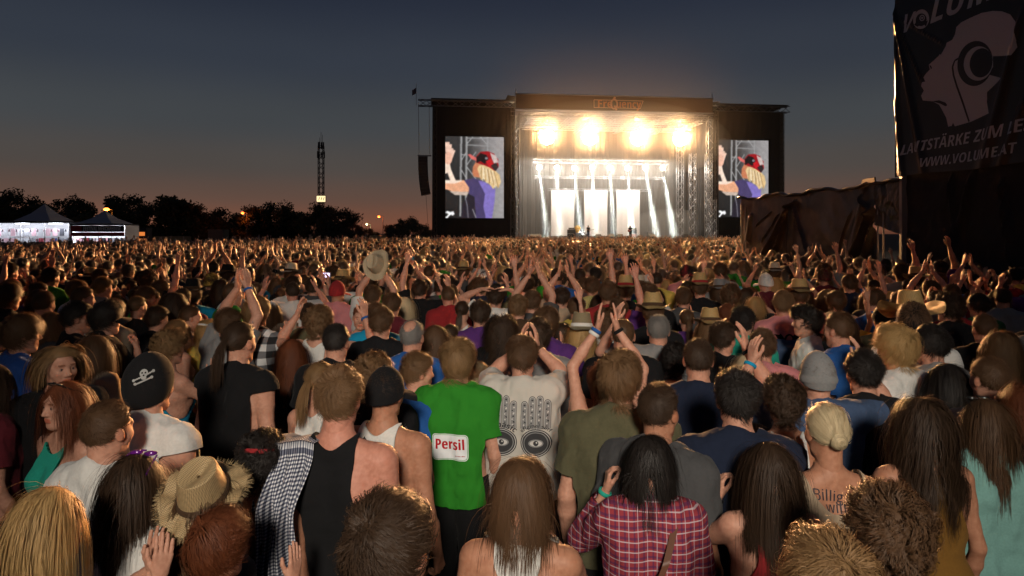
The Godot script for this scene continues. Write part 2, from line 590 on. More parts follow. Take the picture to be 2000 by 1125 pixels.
# tee, long, tank, racer, muscle, tube, trousers, shorts
func cloth(kind: String, sex: String, la: String, ra: String, lod := 0) -> ArrayMesh:
	if kind in ["trousers", "shorts"]:
		la = "down"
		ra = "down"
	var key := "%s %s %s %s %d" % [kind, sex, la, ra, lod]
	if cloth_cache.has(key):
		return cloth_cache[key]
	var m := sex == "m"
	var cell: float = [.0155, .03, .045][lod]
	var noise := FastNoiseLite.new()
	noise.seed = hash(key) % 1000
	noise.frequency = 1.0
	noise.fractal_octaves = 3
	var r: Dictionary
	if kind in ["trousers", "shorts"]:
		var f := Field.new(Vector3(-.3, .0, -.25), Vector3(.3, 1.15, .25), cell)
		var bottom := .08 if kind == "trousers" else .48
		f.bone(Vector3(-.088, .95, 0), Vector3(.088, .95, 0), .118, .118, .04)
		f.bone(Vector3(-.07, 1.06, 0), Vector3(.07, 1.06, 0), .106, .106, .04)
		for s in [-1.0, 1.0]:
			f.bone(Vector3(s * .09, .93, 0), Vector3(s * .10, .50, 0), .10, .082, .03)
			f.bone(Vector3(s * .10, .50, 0), Vector3(s * .105, .05, .02), .08, .07, .03)
		f.ripple(noise, .008, Vector3(14, 6, 14))
		r = clip(f.surface(), func(p: Vector3) -> float: return minf((1.02 if m else .965) - p.y, p.y - bottom))
	else:
		var f := Field.new(Vector3(-.6, .78, -.45), Vector3(.6, 2.02, .3), cell)
		var tight: float = {"tee": .017, "long": .018, "tank": .014, "scoop": .012, "racer": .014, "muscle": .012, "tube": .007}[kind]
		for b in torso_bones(sex, la, ra):
			if b[1].y < 1.5 or not kind in ["tank", "scoop", "racer", "tube"]:
				f.bone(b[0], b[1], b[2] + tight, b[3] + tight, .05)
		var loose: bool = kind in ["tee", "long", "muscle"]
		for s: float in [-1.0, 1.0]:
			if loose:
				if m:
					f.bone(Vector3(s * .082, 1.32, .02), Vector3(s * .08, .84, .012), .108, .116, .05)
				else:
					f.bone(Vector3(s * .075, 1.30, .012), Vector3(s * .088, .84, .01), .092, .115, .05)
			else:
				f.bone(Vector3(s * .085, 1.0, 0), Vector3(s * .09, .88, 0), .116, .12, .06)
			var a := arm(sex, la if s < 0 else ra, s)
			var t := 1.0 if m else .8
			if kind == "tee":
				f.bone(a[0], a[0].lerp(a[1], .75), .074 * t, .074 * t, .03)
			elif kind == "long":
				f.bone(a[0], a[1], .074 * t, .062 * t, .03)
				f.bone(a[1], a[1].lerp(a[2], .85), .06 * t, .046 * t, .02)
			elif kind == "muscle":
				f.bone(a[0], a[0].lerp(a[1], .2), .072 * t, .072 * t, .03)
		if loose:
			f.ripple(noise, .017, Vector3(6.5, 3.0, 6.5))
			f.ripple(noise, .009, Vector3(15, 9, 15))
		else:
			f.ripple(noise, .004, Vector3(12, 20, 12))
		var hem := {"tee": .86, "long": .84, "tank": .90, "scoop": .88, "racer": .92, "muscle": .86, "tube": .92}[kind] as float
		var L := arm(sex, la, -1.0)
		var R := arm(sex, ra, 1.0)
		var sleeve: float = {"tee": .62, "long": .80, "muscle": .10}.get(kind, 0.0)
		var wave := noise
		var g := func(p: Vector3) -> float:
			var keep: float = p.y - hem - .02 * wave.get_noise_2d(p.x * 6.0, p.z * 6.0)
			var q := (p - Vector3(0, 1.535, -.012)) / (Vector3(.092, .075, .092) if loose else Vector3(.095, .13 if kind != "tube" else .3, .12))
			if not loose and kind == "racer":
				q = (p - Vector3(0, 1.53, -.01)) / Vector3(.075, .075, .10)
			if kind == "scoop":
				q = (p - Vector3(0, 1.54, .0)) / Vector3(.118, .185, .25)
			keep = minf(keep, (q.length() - 1.0) * .05)
			if kind == "tee" or kind == "muscle":
				for a in [L, R]:
					var ax: Vector3 = a[1] - a[0]
					var w: Vector3 = p - a[0]
					var t2: float = w.dot(ax) / ax.length_squared()
					keep = minf(keep, maxf((sleeve - t2) * .3, (w - ax * t2).length() - (.094 if m else .080)))
			elif kind == "long":
				for a in [L, R]:
					var ax: Vector3 = a[2] - a[1]
					var w: Vector3 = p - a[1]
					var t2: float = w.dot(ax) / ax.length_squared()
					keep = minf(keep, maxf((sleeve - t2) * .25, (w - ax * t2).length() - .08))
			elif kind == "tube":
				keep = minf(keep, 1.30 - p.y)
			if kind in ["tank", "scoop", "racer"] and p.y > 1.12:
				var wy: float
				var k := 1.0 if m else .86
				if kind != "racer" or p.z < .0:
					wy = lerpf(.20, .098 if kind == "tank" else .15, smoothstep(1.14, 1.36, p.y)) * k
				else:
					wy = lerpf(.19, .05, smoothstep(1.12, 1.34, p.y)) * k + .035 * smoothstep(1.38, 1.46, p.y)
				keep = minf(keep, wy - absf(p.x))
			return keep
		r = clip(f.surface(), g)
	var uv := PackedVector2Array()
	for i in r.v.size():
		var p: Vector3 = r.v[i]
		uv.append(Vector2(.5 + p.x / .7, (1.6 - p.y) / .7 + (0.0 if r.n[i].z > -.2 else 3.0)))
	r.uv = uv
	r.c = PackedColorArray()
	cloth_cache[key] = to_mesh(r)
	return cloth_cache[key]
# ---------- hair: locks of ribbons growing from the scalp, in head space ----------
var hair_cache := {}
var hair_noise: FastNoiseLite
const SKULL := Vector3(0, .035, .012)
const SKULL_R := Vector3(.080, .099, .100)

func hairline(d: Vector3) -> float:
	# lowest unit-sphere y at which hair grows, by how far back the direction points
	var back := clampf(d.z, -1.0, 1.0)
	var low: float = lerpf(.40, -.72, smoothstep(-.75, .75, back))
	if absf(d.x) > .6 and back < .25 and back > -.5:
		low = lerpf(low, -.15, .5)
	return low

func out_of_head(p: Vector3, pad: float) -> Vector3:
	var q := (p - SKULL) / (SKULL_R + Vector3.ONE * pad)
	var l := q.length()
	if l < 1.0 and l > .01:
		p = SKULL + (p - SKULL) / l
	var j := (p - Vector3(0, -.04, -.02)) / (Vector3(.066, .10, .085) + Vector3.ONE * pad)
	l = j.length()
	if l < 1.0 and l > .01:
		p = Vector3(0, -.04, -.02) + (p - Vector3(0, -.04, -.02)) / l
	# neck and shoulders
	if p.y < -.10:
		var c := Vector2(p.x, p.z - .035)
		var r: float = .062 + pad
		if p.y < -.15:
			# back of the shoulders: an ellipse that widens downwards
			var w: float = lerpf(.08, .20, smoothstep(-.15, -.26, p.y))
			var dpt: float = lerpf(.075, .125, smoothstep(-.15, -.32, p.y))
			var e := Vector2(p.x / (w + pad), (p.z - .02) / (dpt + pad))
			if e.length() < 1.0:
				var zz: float = .02 + (dpt + pad) * sqrt(maxf(0.0, 1.0 - pow(p.x / (w + pad), 2.0)))
				if p.z > -.03:
					p.z = maxf(p.z, zz)
		elif c.length() < r:
			c = c.normalized() * r
			p.x = c.x
			p.z = c.y + .035
	return p

# style: {len, lift, grav, curl, freq, spread, comb, locks, per, w, seg, hole, low}
const HAIR := {
	"short": {"vol": 0.022, "len": 0.055, "lift": .34, "grav": .0, "locks": 1000, "per": 4, "w": 0.0019, "seg": 5, "comb": Vector3(.2, 0, -.4), "mess": 0.3, "lay": .30},
	"crop": {"vol": 0.008, "len": .026, "lift": .45, "grav": .0, "locks": 1150, "per": 4, "w": 0.0017, "seg": 3, "comb": Vector3(.1, 0, -.3), "mess": 0.18, "lay": .25},
	"buzz": {"vol": 0.003, "len": .010, "lift": .7, "grav": 0.0, "locks": 1300, "per": 2, "w": 0.0017, "seg": 2, "comb": Vector3(0, 0, -.2), "mess": .25, "lay": .1},
	"shag": {"vol": 0.03, "len": .125, "lift": .26, "grav": .20, "locks": 800, "per": 5, "w": 0.002, "seg": 7, "comb": Vector3(.1, 0, -.2), "mess": 0.22, "lay": .2},
	"curly": {"vol": .030, "len": .13, "lift": .12, "grav": .08, "locks": 270, "per": 12, "w": .0022, "seg": 14, "comb": Vector3(0, 0, 0), "mess": .4, "curl": .012, "freq": 105.0, "lay": .42, "lock": .005},
	"mop": {"vol": 0.05, "len": .30, "lift": .30, "grav": .6, "locks": 430, "per": 6, "w": 0.0028, "seg": 13, "comb": Vector3(0, 0, .1), "mess": .2, "curl": .010, "freq": 60.0},
	"long": {"vol": 0.012, "len": .40, "lift": .10, "grav": 1.1, "locks": 760, "per": 6, "w": 0.002, "seg": 9, "comb": Vector3(0, 0, .25), "mess": 0.05},
	"wavy": {"vol": 0.026, "len": .44, "lift": .2, "grav": .9, "locks": 560, "per": 6, "w": 0.0024, "seg": 13, "comb": Vector3(0, 0, .2), "mess": 0.12, "curl": .008, "freq": 32.0},
	"bob": {"vol": 0.016, "len": .235, "lift": .12, "grav": 1.0, "locks": 680, "per": 6, "w": 0.002, "seg": 7, "comb": Vector3(0, 0, .2), "mess": 0.06},
	"pony": {"len": .17, "lift": .1, "grav": 0.0, "locks": 170, "per": 16, "w": .0028, "seg": 6, "comb": Vector3.ZERO, "mess": .03, "tie": Vector3(0, .03, .115)},
	"bun": {"len": .16, "lift": .12, "grav": 0.0, "locks": 170, "per": 16, "w": .0028, "seg": 6, "comb": Vector3.ZERO, "mess": .05, "tie": Vector3(.0, .0, .118)},
	"dreads": {"vol": 0.02, "len": .24, "lift": .35, "grav": .7, "locks": 70, "per": 22, "w": .005, "seg": 9, "comb": Vector3(0, 0, .3), "mess": .15, "lock": .006},
	"balding": {"vol": 0.006, "len": .024, "lift": .5, "grav": .0, "locks": 900, "per": 4, "w": 0.0018, "seg": 3, "comb": Vector3(0, 0, -.2), "mess": .18, "hole": .78, "lay": .25},
}

func hair_mesh(style: String, seed_no: int, lod := 0) -> ArrayMesh:
	var key := "%s %d %d" % [style, seed_no, lod]
	if hair_cache.has(key):
		return hair_cache[key]
	var st: Dictionary = HAIR[style]
	var rng := RandomNumberGenerator.new()
	rng.seed = hash(style) + seed_no * 77
	var d := {"v": PackedVector3Array(), "n": PackedVector3Array(), "c": PackedColorArray(), "i": PackedInt32Array()}
	hair_cap(d, st, rng)
	var locks: int = int(st.locks * [1.0, .16, .075][lod])
	var per: int = maxi(2, int(st.per * [1.0, .75, .5][lod]))
	var width: float = st.w * [1.0, 3.2, 5.5][lod]
	hair_noise = FastNoiseLite.new()
	hair_noise.seed = seed_no * 13 + hash(style) % 97
	hair_noise.frequency = 16.0
	hair_noise.fractal_octaves = 2
	var whorl := Vector3(rng.randf_range(-.2, .2), .75, .62).normalized()
	var part_x := rng.randf_range(-.35, .35)
	var made := 0
	var tries := 0
	while made < locks and tries < locks * 12:
		tries += 1
		var dir := Vector3(rng.randfn(), rng.randfn(), rng.randfn()).normalized()
		if dir.y < hairline(dir) + rng.randf_range(-.04, .04):
			continue
		if st.has("hole") and dir.dot(Vector3(0, .82, .57).normalized()) > float(st.hole) + rng.randf_range(-.03, .06):
			continue
		made += 1
		one_lock(d, st, rng, dir, per, width, whorl, part_x, lod)
	if st.has("tie"):
		tail(d, st, style, rng, width, lod)
	hair_cache[key] = to_mesh(d)
	return hair_cache[key]

func hair_cap(d: Dictionary, st: Dictionary, rng: RandomNumberGenerator) -> void:
	var rows := 16
	var cols := 28
	var base: int = d.v.size()
	for r in rows + 1:
		for c in cols:
			var a := TAU * c / cols
			var z := cos(a)
			var x := sin(a)
			var low := hairline(Vector3(x, 0, z) * .8)
			var y: float = lerpf(1.0, low, float(r) / rows)
			var s: float = sqrt(maxf(0.0, 1.0 - y * y))
			var dir := Vector3(x * s, y, z * s)
			var bald: bool = st.has("hole") and dir.dot(Vector3(0, .82, .57).normalized()) > float(st.hole)
			d.v.append(SKULL + dir * (SKULL_R - Vector3.ONE * (.008 if bald else -.002)))
			d.n.append((dir / SKULL_R).normalized())
			d.c.append(Color(.9, .9, .9))
	for r in rows:
		for c in cols:
			var p := base + r * cols + c
			var q := base + r * cols + (c + 1) % cols
			d.i.append_array(PackedInt32Array([p, q, p + cols, q, q + cols, p + cols]))

func ribbon(d: Dictionary, pts: PackedVector3Array, nrm: PackedVector3Array, w: float, tone: float, twist: float) -> void:
	var base: int = d.v.size()
	var m := pts.size()
	for j in m:
		var t: Vector3 = (pts[mini(j + 1, m - 1)] - pts[maxi(j - 1, 0)]).normalized()
		var n: Vector3 = nrm[j]
		if t.length_squared() < .5:
			t = Vector3.DOWN
		var side := t.cross(n).normalized()
		if side.length_squared() < .5:
			side = Vector3.RIGHT
		side = side.rotated(t, twist)
		var f: float = 1.0 - .75 * pow(float(j) / (m - 1), 3.0)
		d.v.append(pts[j] - side * w * f * .5)
		d.v.append(pts[j] + side * w * f * .5)
		var nn := (n - t * n.dot(t)).normalized()
		d.n.append((nn - side * .35).normalized())
		d.n.append((nn + side * .35).normalized())
		var c := Color(tone, tone, tone)
		d.c.append(c)
		d.c.append(c)
	for j in m - 1:
		var p := base + j * 2
		d.i.append_array(PackedInt32Array([p, p + 2, p + 1, p + 1, p + 2, p + 3]))

func one_lock(d: Dictionary, st: Dictionary, rng: RandomNumberGenerator, dir: Vector3, per: int, width: float, whorl: Vector3, part_x: float, lod: int) -> void:
	var root := SKULL + dir * SKULL_R
	var n := (dir / SKULL_R).normalized()
	var mess: float = st.mess
	var grav: float = st.grav
	var seg: int = st.seg if lod == 0 else maxi(2, int(st.seg * .6))
	var length: float = st.len * rng.randf_range(.75, 1.15)
	var flow: Vector3
	if st.has("tie"):
		flow = (st.tie - root).normalized()
	elif grav > .5:
		flow = Vector3(signf(dir.x - part_x * .3) * .4, -.45, .45)
	else:
		flow = (dir - whorl * dir.dot(whorl)).normalized() + st.comb
	flow = (flow - n * flow.dot(n)).normalized()
	var swirl := Vector3(hair_noise.get_noise_3d(root.x, root.y, root.z), hair_noise.get_noise_3d(root.x + 3.0, root.y, root.z), hair_noise.get_noise_3d(root.x, root.y + 3.0, root.z))
	var lock_dir := (flow + n * float(st.lift) + swirl * mess * 3.4 + Vector3(rng.randfn(), rng.randfn(), rng.randfn()) * mess * .4).normalized()
	flow = (flow + swirl * mess * 3.0).normalized()
	var phase := rng.randf() * TAU
	var tone := rng.randf_range(.8, 1.22)
	var lock_vol := 1.0 + 1.1 * hair_noise.get_noise_3d(root.x, root.y, root.z + 5.0)
	var lock_r: float = st.get("lock", .011)
	var curl: float = st.get("curl", 0.0)
	var freq: float = st.get("freq", 0.0)
	var tip := Vector3(rng.randfn(), rng.randfn(), rng.randfn()) * .012
	for k in per:
		var off := Vector3(rng.randfn(), rng.randfn(), rng.randfn()) * lock_r
		off -= n * off.dot(n)
		var p := out_of_head(root + off, .0)
		var v := (lock_dir + Vector3(rng.randfn(), rng.randfn(), rng.randfn()) * (.06 + mess * .25)).normalized()
		var l: float = length * rng.randf_range(.82, 1.1)
		var step := l / seg
		var pts := PackedVector3Array()
		var nr := PackedVector3Array()
		var vol: float = st.get("vol", .008)
		var pad := .001 + vol * lock_vol * (.45 + .55 * rng.randf())
		var fly := vol > .005 and rng.randf() < .07
		if fly:
			pad += .012
			v = (v + n * .5 + Vector3(rng.randfn(), rng.randfn(), rng.randfn()) * .25).normalized()
		for j in seg + 1:
			var out := (p - Vector3(0, minf(p.y, .03), .012)).normalized()
			var q := p
			if curl > 0.0:
				var s: float = j * step * freq + phase + k * .09
				var side := v.cross(out).normalized()
				q += (out * cos(s) + side * sin(s)) * curl * minf(1.0, j * .5)
			pts.append(q)
			nr.append(out)
			if st.has("tie"):
				var to: Vector3 = st.tie - p
				v = (to.normalized() + n * .12).normalized()
				if to.length() < step:
					p = st.tie
				else:
					p += v * step
			else:
				var lay: float = st.get("lay", 0.0)
				if lay > 0.0:
					var e := ((p - SKULL) / (SKULL_R * SKULL_R)).normalized()
					v = (v - e * (v.dot(e) * .55 + lay * .4) + (flow - e * flow.dot(e)).normalized() * lay).normalized()
				v = (v + Vector3.DOWN * grav * (.35 + .5 * float(j) / seg)).normalized()
				p += v * step + tip * (step / l) * .5
			p = out_of_head(p, pad * minf(1.0, (j + 1) * .5))
		ribbon(d, pts, nr, width * (.6 if fly else 1.0), tone * rng.randf_range(.85, 1.15), rng.randfn() * .5)

func tail(d: Dictionary, st: Dictionary, style: String, rng: RandomNumberGenerator, width: float, lod: int) -> void:
	var tie: Vector3 = st.tie
	var count: int = [260, 60, 25][lod]
	for k in count:
		var pts := PackedVector3Array()
		var nr := PackedVector3Array()
		var tone := rng.randf_range(.6, 1.35)
		if style == "pony":
			var p := tie + Vector3(rng.randfn(), rng.randfn(), rng.randfn()) * .010
			var v := Vector3(rng.randfn() * .15, -.1 + rng.randfn() * .1, 1).normalized()
			var l := rng.randf_range(.2, .32)
			for j in 9:
				pts.append(p)
				nr.append((p - Vector3(0, p.y, .06)).normalized() + Vector3(0, 0, .4))
				v = (v + Vector3.DOWN * .55 + Vector3(rng.randfn(), 0, rng.randfn()) * .03).normalized()
				p = out_of_head(p + v * l / 8.0, .012 + k % 10 * .003)
		else:
			# a coil wound round the tie
			var a := rng.randf() * TAU
			var r := rng.randf_range(.008, .036)
			var z := rng.randf_range(0.0, .03)
			for j in 7:
				var p := tie + Vector3(cos(a) * r, sin(a) * r, .004 + z * (1.0 - r / .05))
				pts.append(p)
				nr.append((p - tie + Vector3(0, 0, .01)).normalized())
				a += .38
				r += rng.randf_range(-.002, .002)
		ribbon(d, pts, nr, width, tone, rng.randfn() * .4)
# ---------- materials ----------
var mats := {}

func lin(r: float, g: float, b: float) -> Color:
	return Color(r, g, b).linear_to_srgb()

func mat(key: String, c: Color, rough := .8, metal := 0.0) -> StandardMaterial3D:
	if not mats.has(key):
		var m := StandardMaterial3D.new()
		m.albedo_color = c
		m.roughness = rough
		m.metallic = metal
		m.resource_name = key
		mats[key] = m
	return mats[key]

const HAIR_COLOR := {
	"blond": [.40, .25, .10], "darkblond": [.20, .115, .05], "lightbrown": [.15, .082, .038], "brown": [.085, .044, .021],
	"darkbrown": [.040, .022, .012], "black": [.017, .013, .011], "auburn": [.13, .038, .014], "grey": [.16, .15, .14], "platinum": [.55, .44, .27],
}
const SKIN_COLOR := {"fair": [.54, .30, .215], "tan": [.42, .215, .135], "red": [.54, .26, .19], "deep": [.30, .16, .10]}
const CLOTH_COLOR := {
	"black": [.010, .010, .011], "white": [.62, .61, .58], "offwhite": [.44, .42, .38], "grey": [.20, .20, .20], "darkgrey": [.06, .06, .062], "navy": [.012, .017, .035], "blue": [.02, .09, .30],
	"cyan": [.01, .26, .46], "royal": [.015, .055, .22], "green": [.024, .185, .018], "darkgreen": [.015, .08, .03], "olive": [.085, .080, .045], "red": [.26, .022, .025], "maroon": [.10, .015, .022],
	"pink": [.50, .19, .20], "purple": [.085, .028, .15], "yellow": [.55, .42, .09], "paleyellow": [.48, .42, .16], "mustard": [.17, .085, .018], "mint": [.18, .36, .33], "teal": [.02, .30, .22], "beige": [.38, .29, .20],
	"orange": [.48, .14, .02], "denim": [.05, .08, .15], "khaki": [.22, .18, .11], "brown": [.06, .035, .02],
}

func hair_mat(name_: String) -> StandardMaterial3D:
	var key := "hair_" + name_
	if not mats.has(key):
		var c: Array = HAIR_COLOR[name_]
		var m := mat(key, lin(c[0], c[1], c[2]), .55)
		m.vertex_color_use_as_albedo = true
		m.metallic_specular = .36
		m.backlight_enabled = true
		m.backlight = Color(.5, .5, .5)
	return mats[key]

func skin_mat(name_: String) -> StandardMaterial3D:
	var key := "skin_" + name_
	if not mats.has(key):
		var c: Array = SKIN_COLOR[name_]
		var m := mat(key, lin(c[0], c[1], c[2]), .58)
		m.vertex_color_use_as_albedo = true
		m.metallic_specular = .4
		m.albedo_texture = blotch_tex()
		m.uv1_triplanar = true
		m.uv1_scale = Vector3.ONE * 3.0
	return mats[key]

var blotch: Texture2D
func blotch_tex() -> Texture2D:
	if blotch == null:
		blotch = noise_tex(256, .05, 5, [Color(.85, .78, .75), Color(1, .99, .98)], 5)
	return blotch

func noise_tex(size: int, freq: float, oct: int, cols: Array, seed_no: int, as_normal := false) -> Texture2D:
	var n := FastNoiseLite.new()
	n.seed = seed_no
	n.frequency = freq
	n.fractal_octaves = oct
	var im := n.get_seamless_image(size, size)
	var out := Image.create(size, size, false, Image.FORMAT_RGB8)
	for y in size:
		for x in size:
			var k := im.get_pixel(x, y).r
			out.set_pixel(x, y, cols[0].lerp(cols[1], k))
	return ImageTexture.create_from_image(out)

var weave: Texture2D
func cloth_mat(name_: String) -> StandardMaterial3D:
	var key := "cloth_" + name_
	if not mats.has(key):
		var c: Array = CLOTH_COLOR[name_]
		var m := mat(key, lin(c[0], c[1], c[2]), .95)
		m.metallic_specular = .25
		m.rim_enabled = true
		m.rim = .25
		m.rim_tint = .6
		if weave == null:
			weave = noise_tex(256, .12, 4, [Color(.90, .90, .90), Color(1, 1, 1)], 9)
		m.albedo_texture = weave
		m.uv1_triplanar = true
		m.uv1_scale = Vector3.ONE * 2.2
	return mats[key]
# ---------- plain solids ----------
class Solid:
	var v := PackedVector3Array()
	var n := PackedVector3Array()
	var uv := PackedVector2Array()
	var i := PackedInt32Array()
	func tri(a: Vector3, b: Vector3, c: Vector3) -> void:
		var m := (b - a).cross(c - a).normalized()
		var k := v.size()
		for p in [a, b, c]:
			v.append(p)
			n.append(m)
			uv.append(Vector2.ZERO)
		i.append_array(PackedInt32Array([k, k + 2, k + 1]))
	func quad(a: Vector3, b: Vector3, c: Vector3, d: Vector3) -> void:
		tri(a, b, c)
		tri(a, c, d)
	func box(lo: Vector3, hi: Vector3, t := Transform3D.IDENTITY) -> void:
		var p := []
		for k in 8:
			p.append(t * Vector3(hi.x if k & 1 else lo.x, hi.y if k & 2 else lo.y, hi.z if k & 4 else lo.z))
		quad(p[0], p[4], p[6], p[2])
		quad(p[1], p[3], p[7], p[5])
		quad(p[0], p[1], p[5], p[4])
		quad(p[2], p[6], p[7], p[3])
		quad(p[0], p[2], p[3], p[1])
		quad(p[4], p[5], p[7], p[6])
	func tube(a: Vector3, b: Vector3, r: float, sides := 6, r2 := -1.0) -> void:
		if r2 < 0.0:
			r2 = r
		var d := (b - a).normalized()
		var x := d.cross(Vector3.UP if absf(d.y) < .9 else Vector3.RIGHT).normalized()
		var y := d.cross(x)
		var k := v.size()
		for j in sides + 1:
			var q := x * cos(TAU * j / sides) + y * sin(TAU * j / sides)
			v.append(a + q * r)
			v.append(b + q * r2)
			n.append(q)
			n.append(q)
			uv.append(Vector2.ZERO)
			uv.append(Vector2.ZERO)
		for j in sides:
			var p := k + j * 2
			i.append_array(PackedInt32Array([p, p + 1, p + 2, p + 1, p + 3, p + 2]))
		for j in range(1, sides - 1):
			var q := []
			for m in [0, j, j + 1]:
				q.append(v[k + m * 2])
			tri(q[0], q[2], q[1])
			q.clear()
			for m in [0, j, j + 1]:
				q.append(v[k + m * 2 + 1])
			tri(q[0], q[1], q[2])
	func path(pts: Array, r: float, sides := 6) -> void:
		for j in pts.size() - 1:
			tube(pts[j], pts[j + 1], r, sides)
	# rings of [radius, height] turned about +Y
	func lathe(prof: Array, sides := 24, t := Transform3D.IDENTITY, wob := 0.0) -> void:
		var k := v.size()
		for r in prof.size():
			var q: Vector2 = prof[r]
			var e: Vector2 = prof[mini(r + 1, prof.size() - 1)] - prof[maxi(r - 1, 0)]
			for j in sides + 1:
				var a := TAU * j / sides
				var rad: float = q.x * (1.0 + wob * sin(a * 2.0))
				v.append(t * Vector3(cos(a) * rad, q.y, sin(a) * rad))
				n.append((t.basis * Vector3(cos(a) * e.y, -e.x, sin(a) * e.y)).normalized())
				uv.append(Vector2(float(j) / sides, float(r) / prof.size()))
		for r in prof.size() - 1:
			for j in sides:
				var p := k + r * (sides + 1) + j
				var q := p + sides + 1
				i.append_array(PackedInt32Array([p, p + 1, q, p + 1, q + 1, q]))
	# grid of points rows x cols (as f(u, v)), smooth normals
	func sheet(rows: int, cols: int, f: Callable) -> void:
		var k := v.size()
		for r in rows + 1:
			for c in cols + 1:
				var u := float(c) / cols
				var w := float(r) / rows
				var p: Vector3 = f.call(u, w)
				var du: Vector3 = f.call(u + .002, w) - f.call(u - .002, w)
				var dv: Vector3 = f.call(u, w + .002) - f.call(u, w - .002)
				v.append(p)
				n.append(dv.cross(du).normalized())
				uv.append(Vector2(u, w))
		for r in rows:
			for c in cols:
				var p := k + r * (cols + 1) + c
				var q := p + cols + 1
				i.append_array(PackedInt32Array([p, p + 1, q, p + 1, q + 1, q]))
	func truss(a: Vector3, b: Vector3, w: float, r: float, step: float, up := Vector3.UP) -> void:
		var d := (b - a).normalized()
		var x := d.cross(up).normalized() * w * .5
		var y := d.cross(x).normalized() * w * .5
		var cor := [x + y, x - y, -x - y, -x + y]
		for c: Vector3 in cor:
			tube(a + c, b + c, r, 5)
		var m := maxi(1, int((b - a).length() / step))
		for k in m:
			var p := a.lerp(b, float(k) / m)
			var q := a.lerp(b, float(k + 1) / m)
			for s in 4:
				var c0: Vector3 = cor[s]
				var c1: Vector3 = cor[(s + 1) % 4]
				tube(p + (c0 if k % 2 else c1), q + (c1 if k % 2 else c0), r * .6, 4)
	func mesh() -> ArrayMesh:
		var a := []
		a.resize(Mesh.ARRAY_MAX)
		a[Mesh.ARRAY_VERTEX] = v
		a[Mesh.ARRAY_NORMAL] = n
		a[Mesh.ARRAY_TEX_UV] = uv
		a[Mesh.ARRAY_INDEX] = i
		var m := ArrayMesh.new()
		m.add_surface_from_arrays(Mesh.PRIMITIVE_TRIANGLES, a)
		return m

# ---------- flat print, drawn into pictures ----------
class Canvas:
	var im: Image
	var w: int
	var hh: int
	func _init(wide: int, high: int, c: Color) -> void:
		w = wide
		hh = high
		im = Image.create(w, hh, false, Image.FORMAT_RGB8)
		im.fill(c)
	func poly(pts: Array, c: Color) -> void:
		var lo := 1e9
		var hi := -1e9
		for p: Vector2 in pts:
			lo = minf(lo, p.y)
			hi = maxf(hi, p.y)
		for y in range(maxi(0, floori(lo)), mini(hh - 1, ceili(hi)) + 1):
			var xs := []
			var yc := y + .5
			for k in pts.size():
				var a: Vector2 = pts[k]
				var b: Vector2 = pts[(k + 1) % pts.size()]
				if (a.y <= yc) != (b.y <= yc):
					xs.append(a.x + (yc - a.y) / (b.y - a.y) * (b.x - a.x))
			xs.sort()
			for k in range(0, xs.size() - 1, 2):
				var x0 := clampi(roundi(xs[k]), 0, w)
				var x1 := clampi(roundi(xs[k + 1]), 0, w)
				if x1 > x0:
					im.fill_rect(Rect2i(x0, y, x1 - x0, 1), c)
	func ellipse(c: Vector2, r: Vector2, col: Color, turn := 0.0) -> void:
		var p := []
		for k in 28:
			p.append(c + Vector2(cos(TAU * k / 28) * r.x, sin(TAU * k / 28) * r.y).rotated(turn))
		poly(p, col)
	func line(a: Vector2, b: Vector2, t: float, c: Color) -> void:
		var s := (b - a).orthogonal().normalized() * t * .5
		poly([a + s, b + s, b - s, a - s], c)
	func stroke(pts: Array, t: float, c: Color) -> void:
		for k in pts.size() - 1:
			line(pts[k], pts[k + 1], t, c)
	# each triangle of the lettering is filled; place turns letter units (size 1, baseline 0) into pixels
	func text(words: String, c: Color, place: Callable, bold := true, serif := false, width := 0.0) -> void:
		var tm := TextMesh.new()
		var f := SystemFont.new()
		f.font_names = PackedStringArray(["Droid Serif" if serif else "Droid Sans"])
		f.font_weight = 700 if bold else 400
		tm.font = f
		tm.text = words
		tm.font_size = 64
		tm.pixel_size = 1.0 / 64.0
		tm.depth = 0.0
		tm.horizontal_alignment = HORIZONTAL_ALIGNMENT_LEFT
		tm.vertical_alignment = VERTICAL_ALIGNMENT_BOTTOM
		var arr := tm.get_mesh_arrays()
		var v: PackedVector3Array = arr[Mesh.ARRAY_VERTEX]
		var idx: PackedInt32Array = arr[Mesh.ARRAY_INDEX] if arr[Mesh.ARRAY_INDEX] != null else PackedInt32Array(range(v.size()))
		var hi := -1e9
		var lo := 1e9
		var bot := 1e9
		for p in v:
			hi = maxf(hi, p.x)
			lo = minf(lo, p.x)
			bot = minf(bot, p.y)
		var k := width / (hi - lo) if width > 0.0 else 1.0
		for t in range(0, idx.size(), 3):
			var tri := []
			for j in 3:
				var p := v[idx[t + j]]
				tri.append(place.call(Vector2((p.x - lo) * k, (p.y - bot) * (k if width > 0.0 else 1.0))))
			poly(tri, c)
	func tex() -> ImageTexture:
		return ImageTexture.create_from_image(im)

# ---------- nodes ----------
var taken := {}
func numbered(called: String) -> String:
	taken[called] = taken.get(called, 0) + 1
	return called if taken[called] == 1 else "%s_%03d" % [called, taken[called] - 1]

func thing(called: String, label: String, category: String, at := Vector3.ZERO, turn := 0.0, group := "") -> Node3D:
	var o := Node3D.new()
	o.name = numbered(called)
	add_child(o)
	o.position = at
	o.rotation.y = turn
	o.set_meta("label", label)
	o.set_meta("category", category)
	if group:
		o.set_meta("group", group)
	return o

func part(called: String, m: Mesh, material: Material, parent: Node, at := Vector3.ZERO) -> MeshInstance3D:
	var o := MeshInstance3D.new()
	o.name = called
	o.mesh = m
	o.material_override = material
	o.position = at
	parent.add_child(o, true)
	return o

func structure(called: String, m: Mesh, material: Material) -> MeshInstance3D:
	var o := part(called, m, material, self)
	o.set_meta("kind", "structure")
	return o

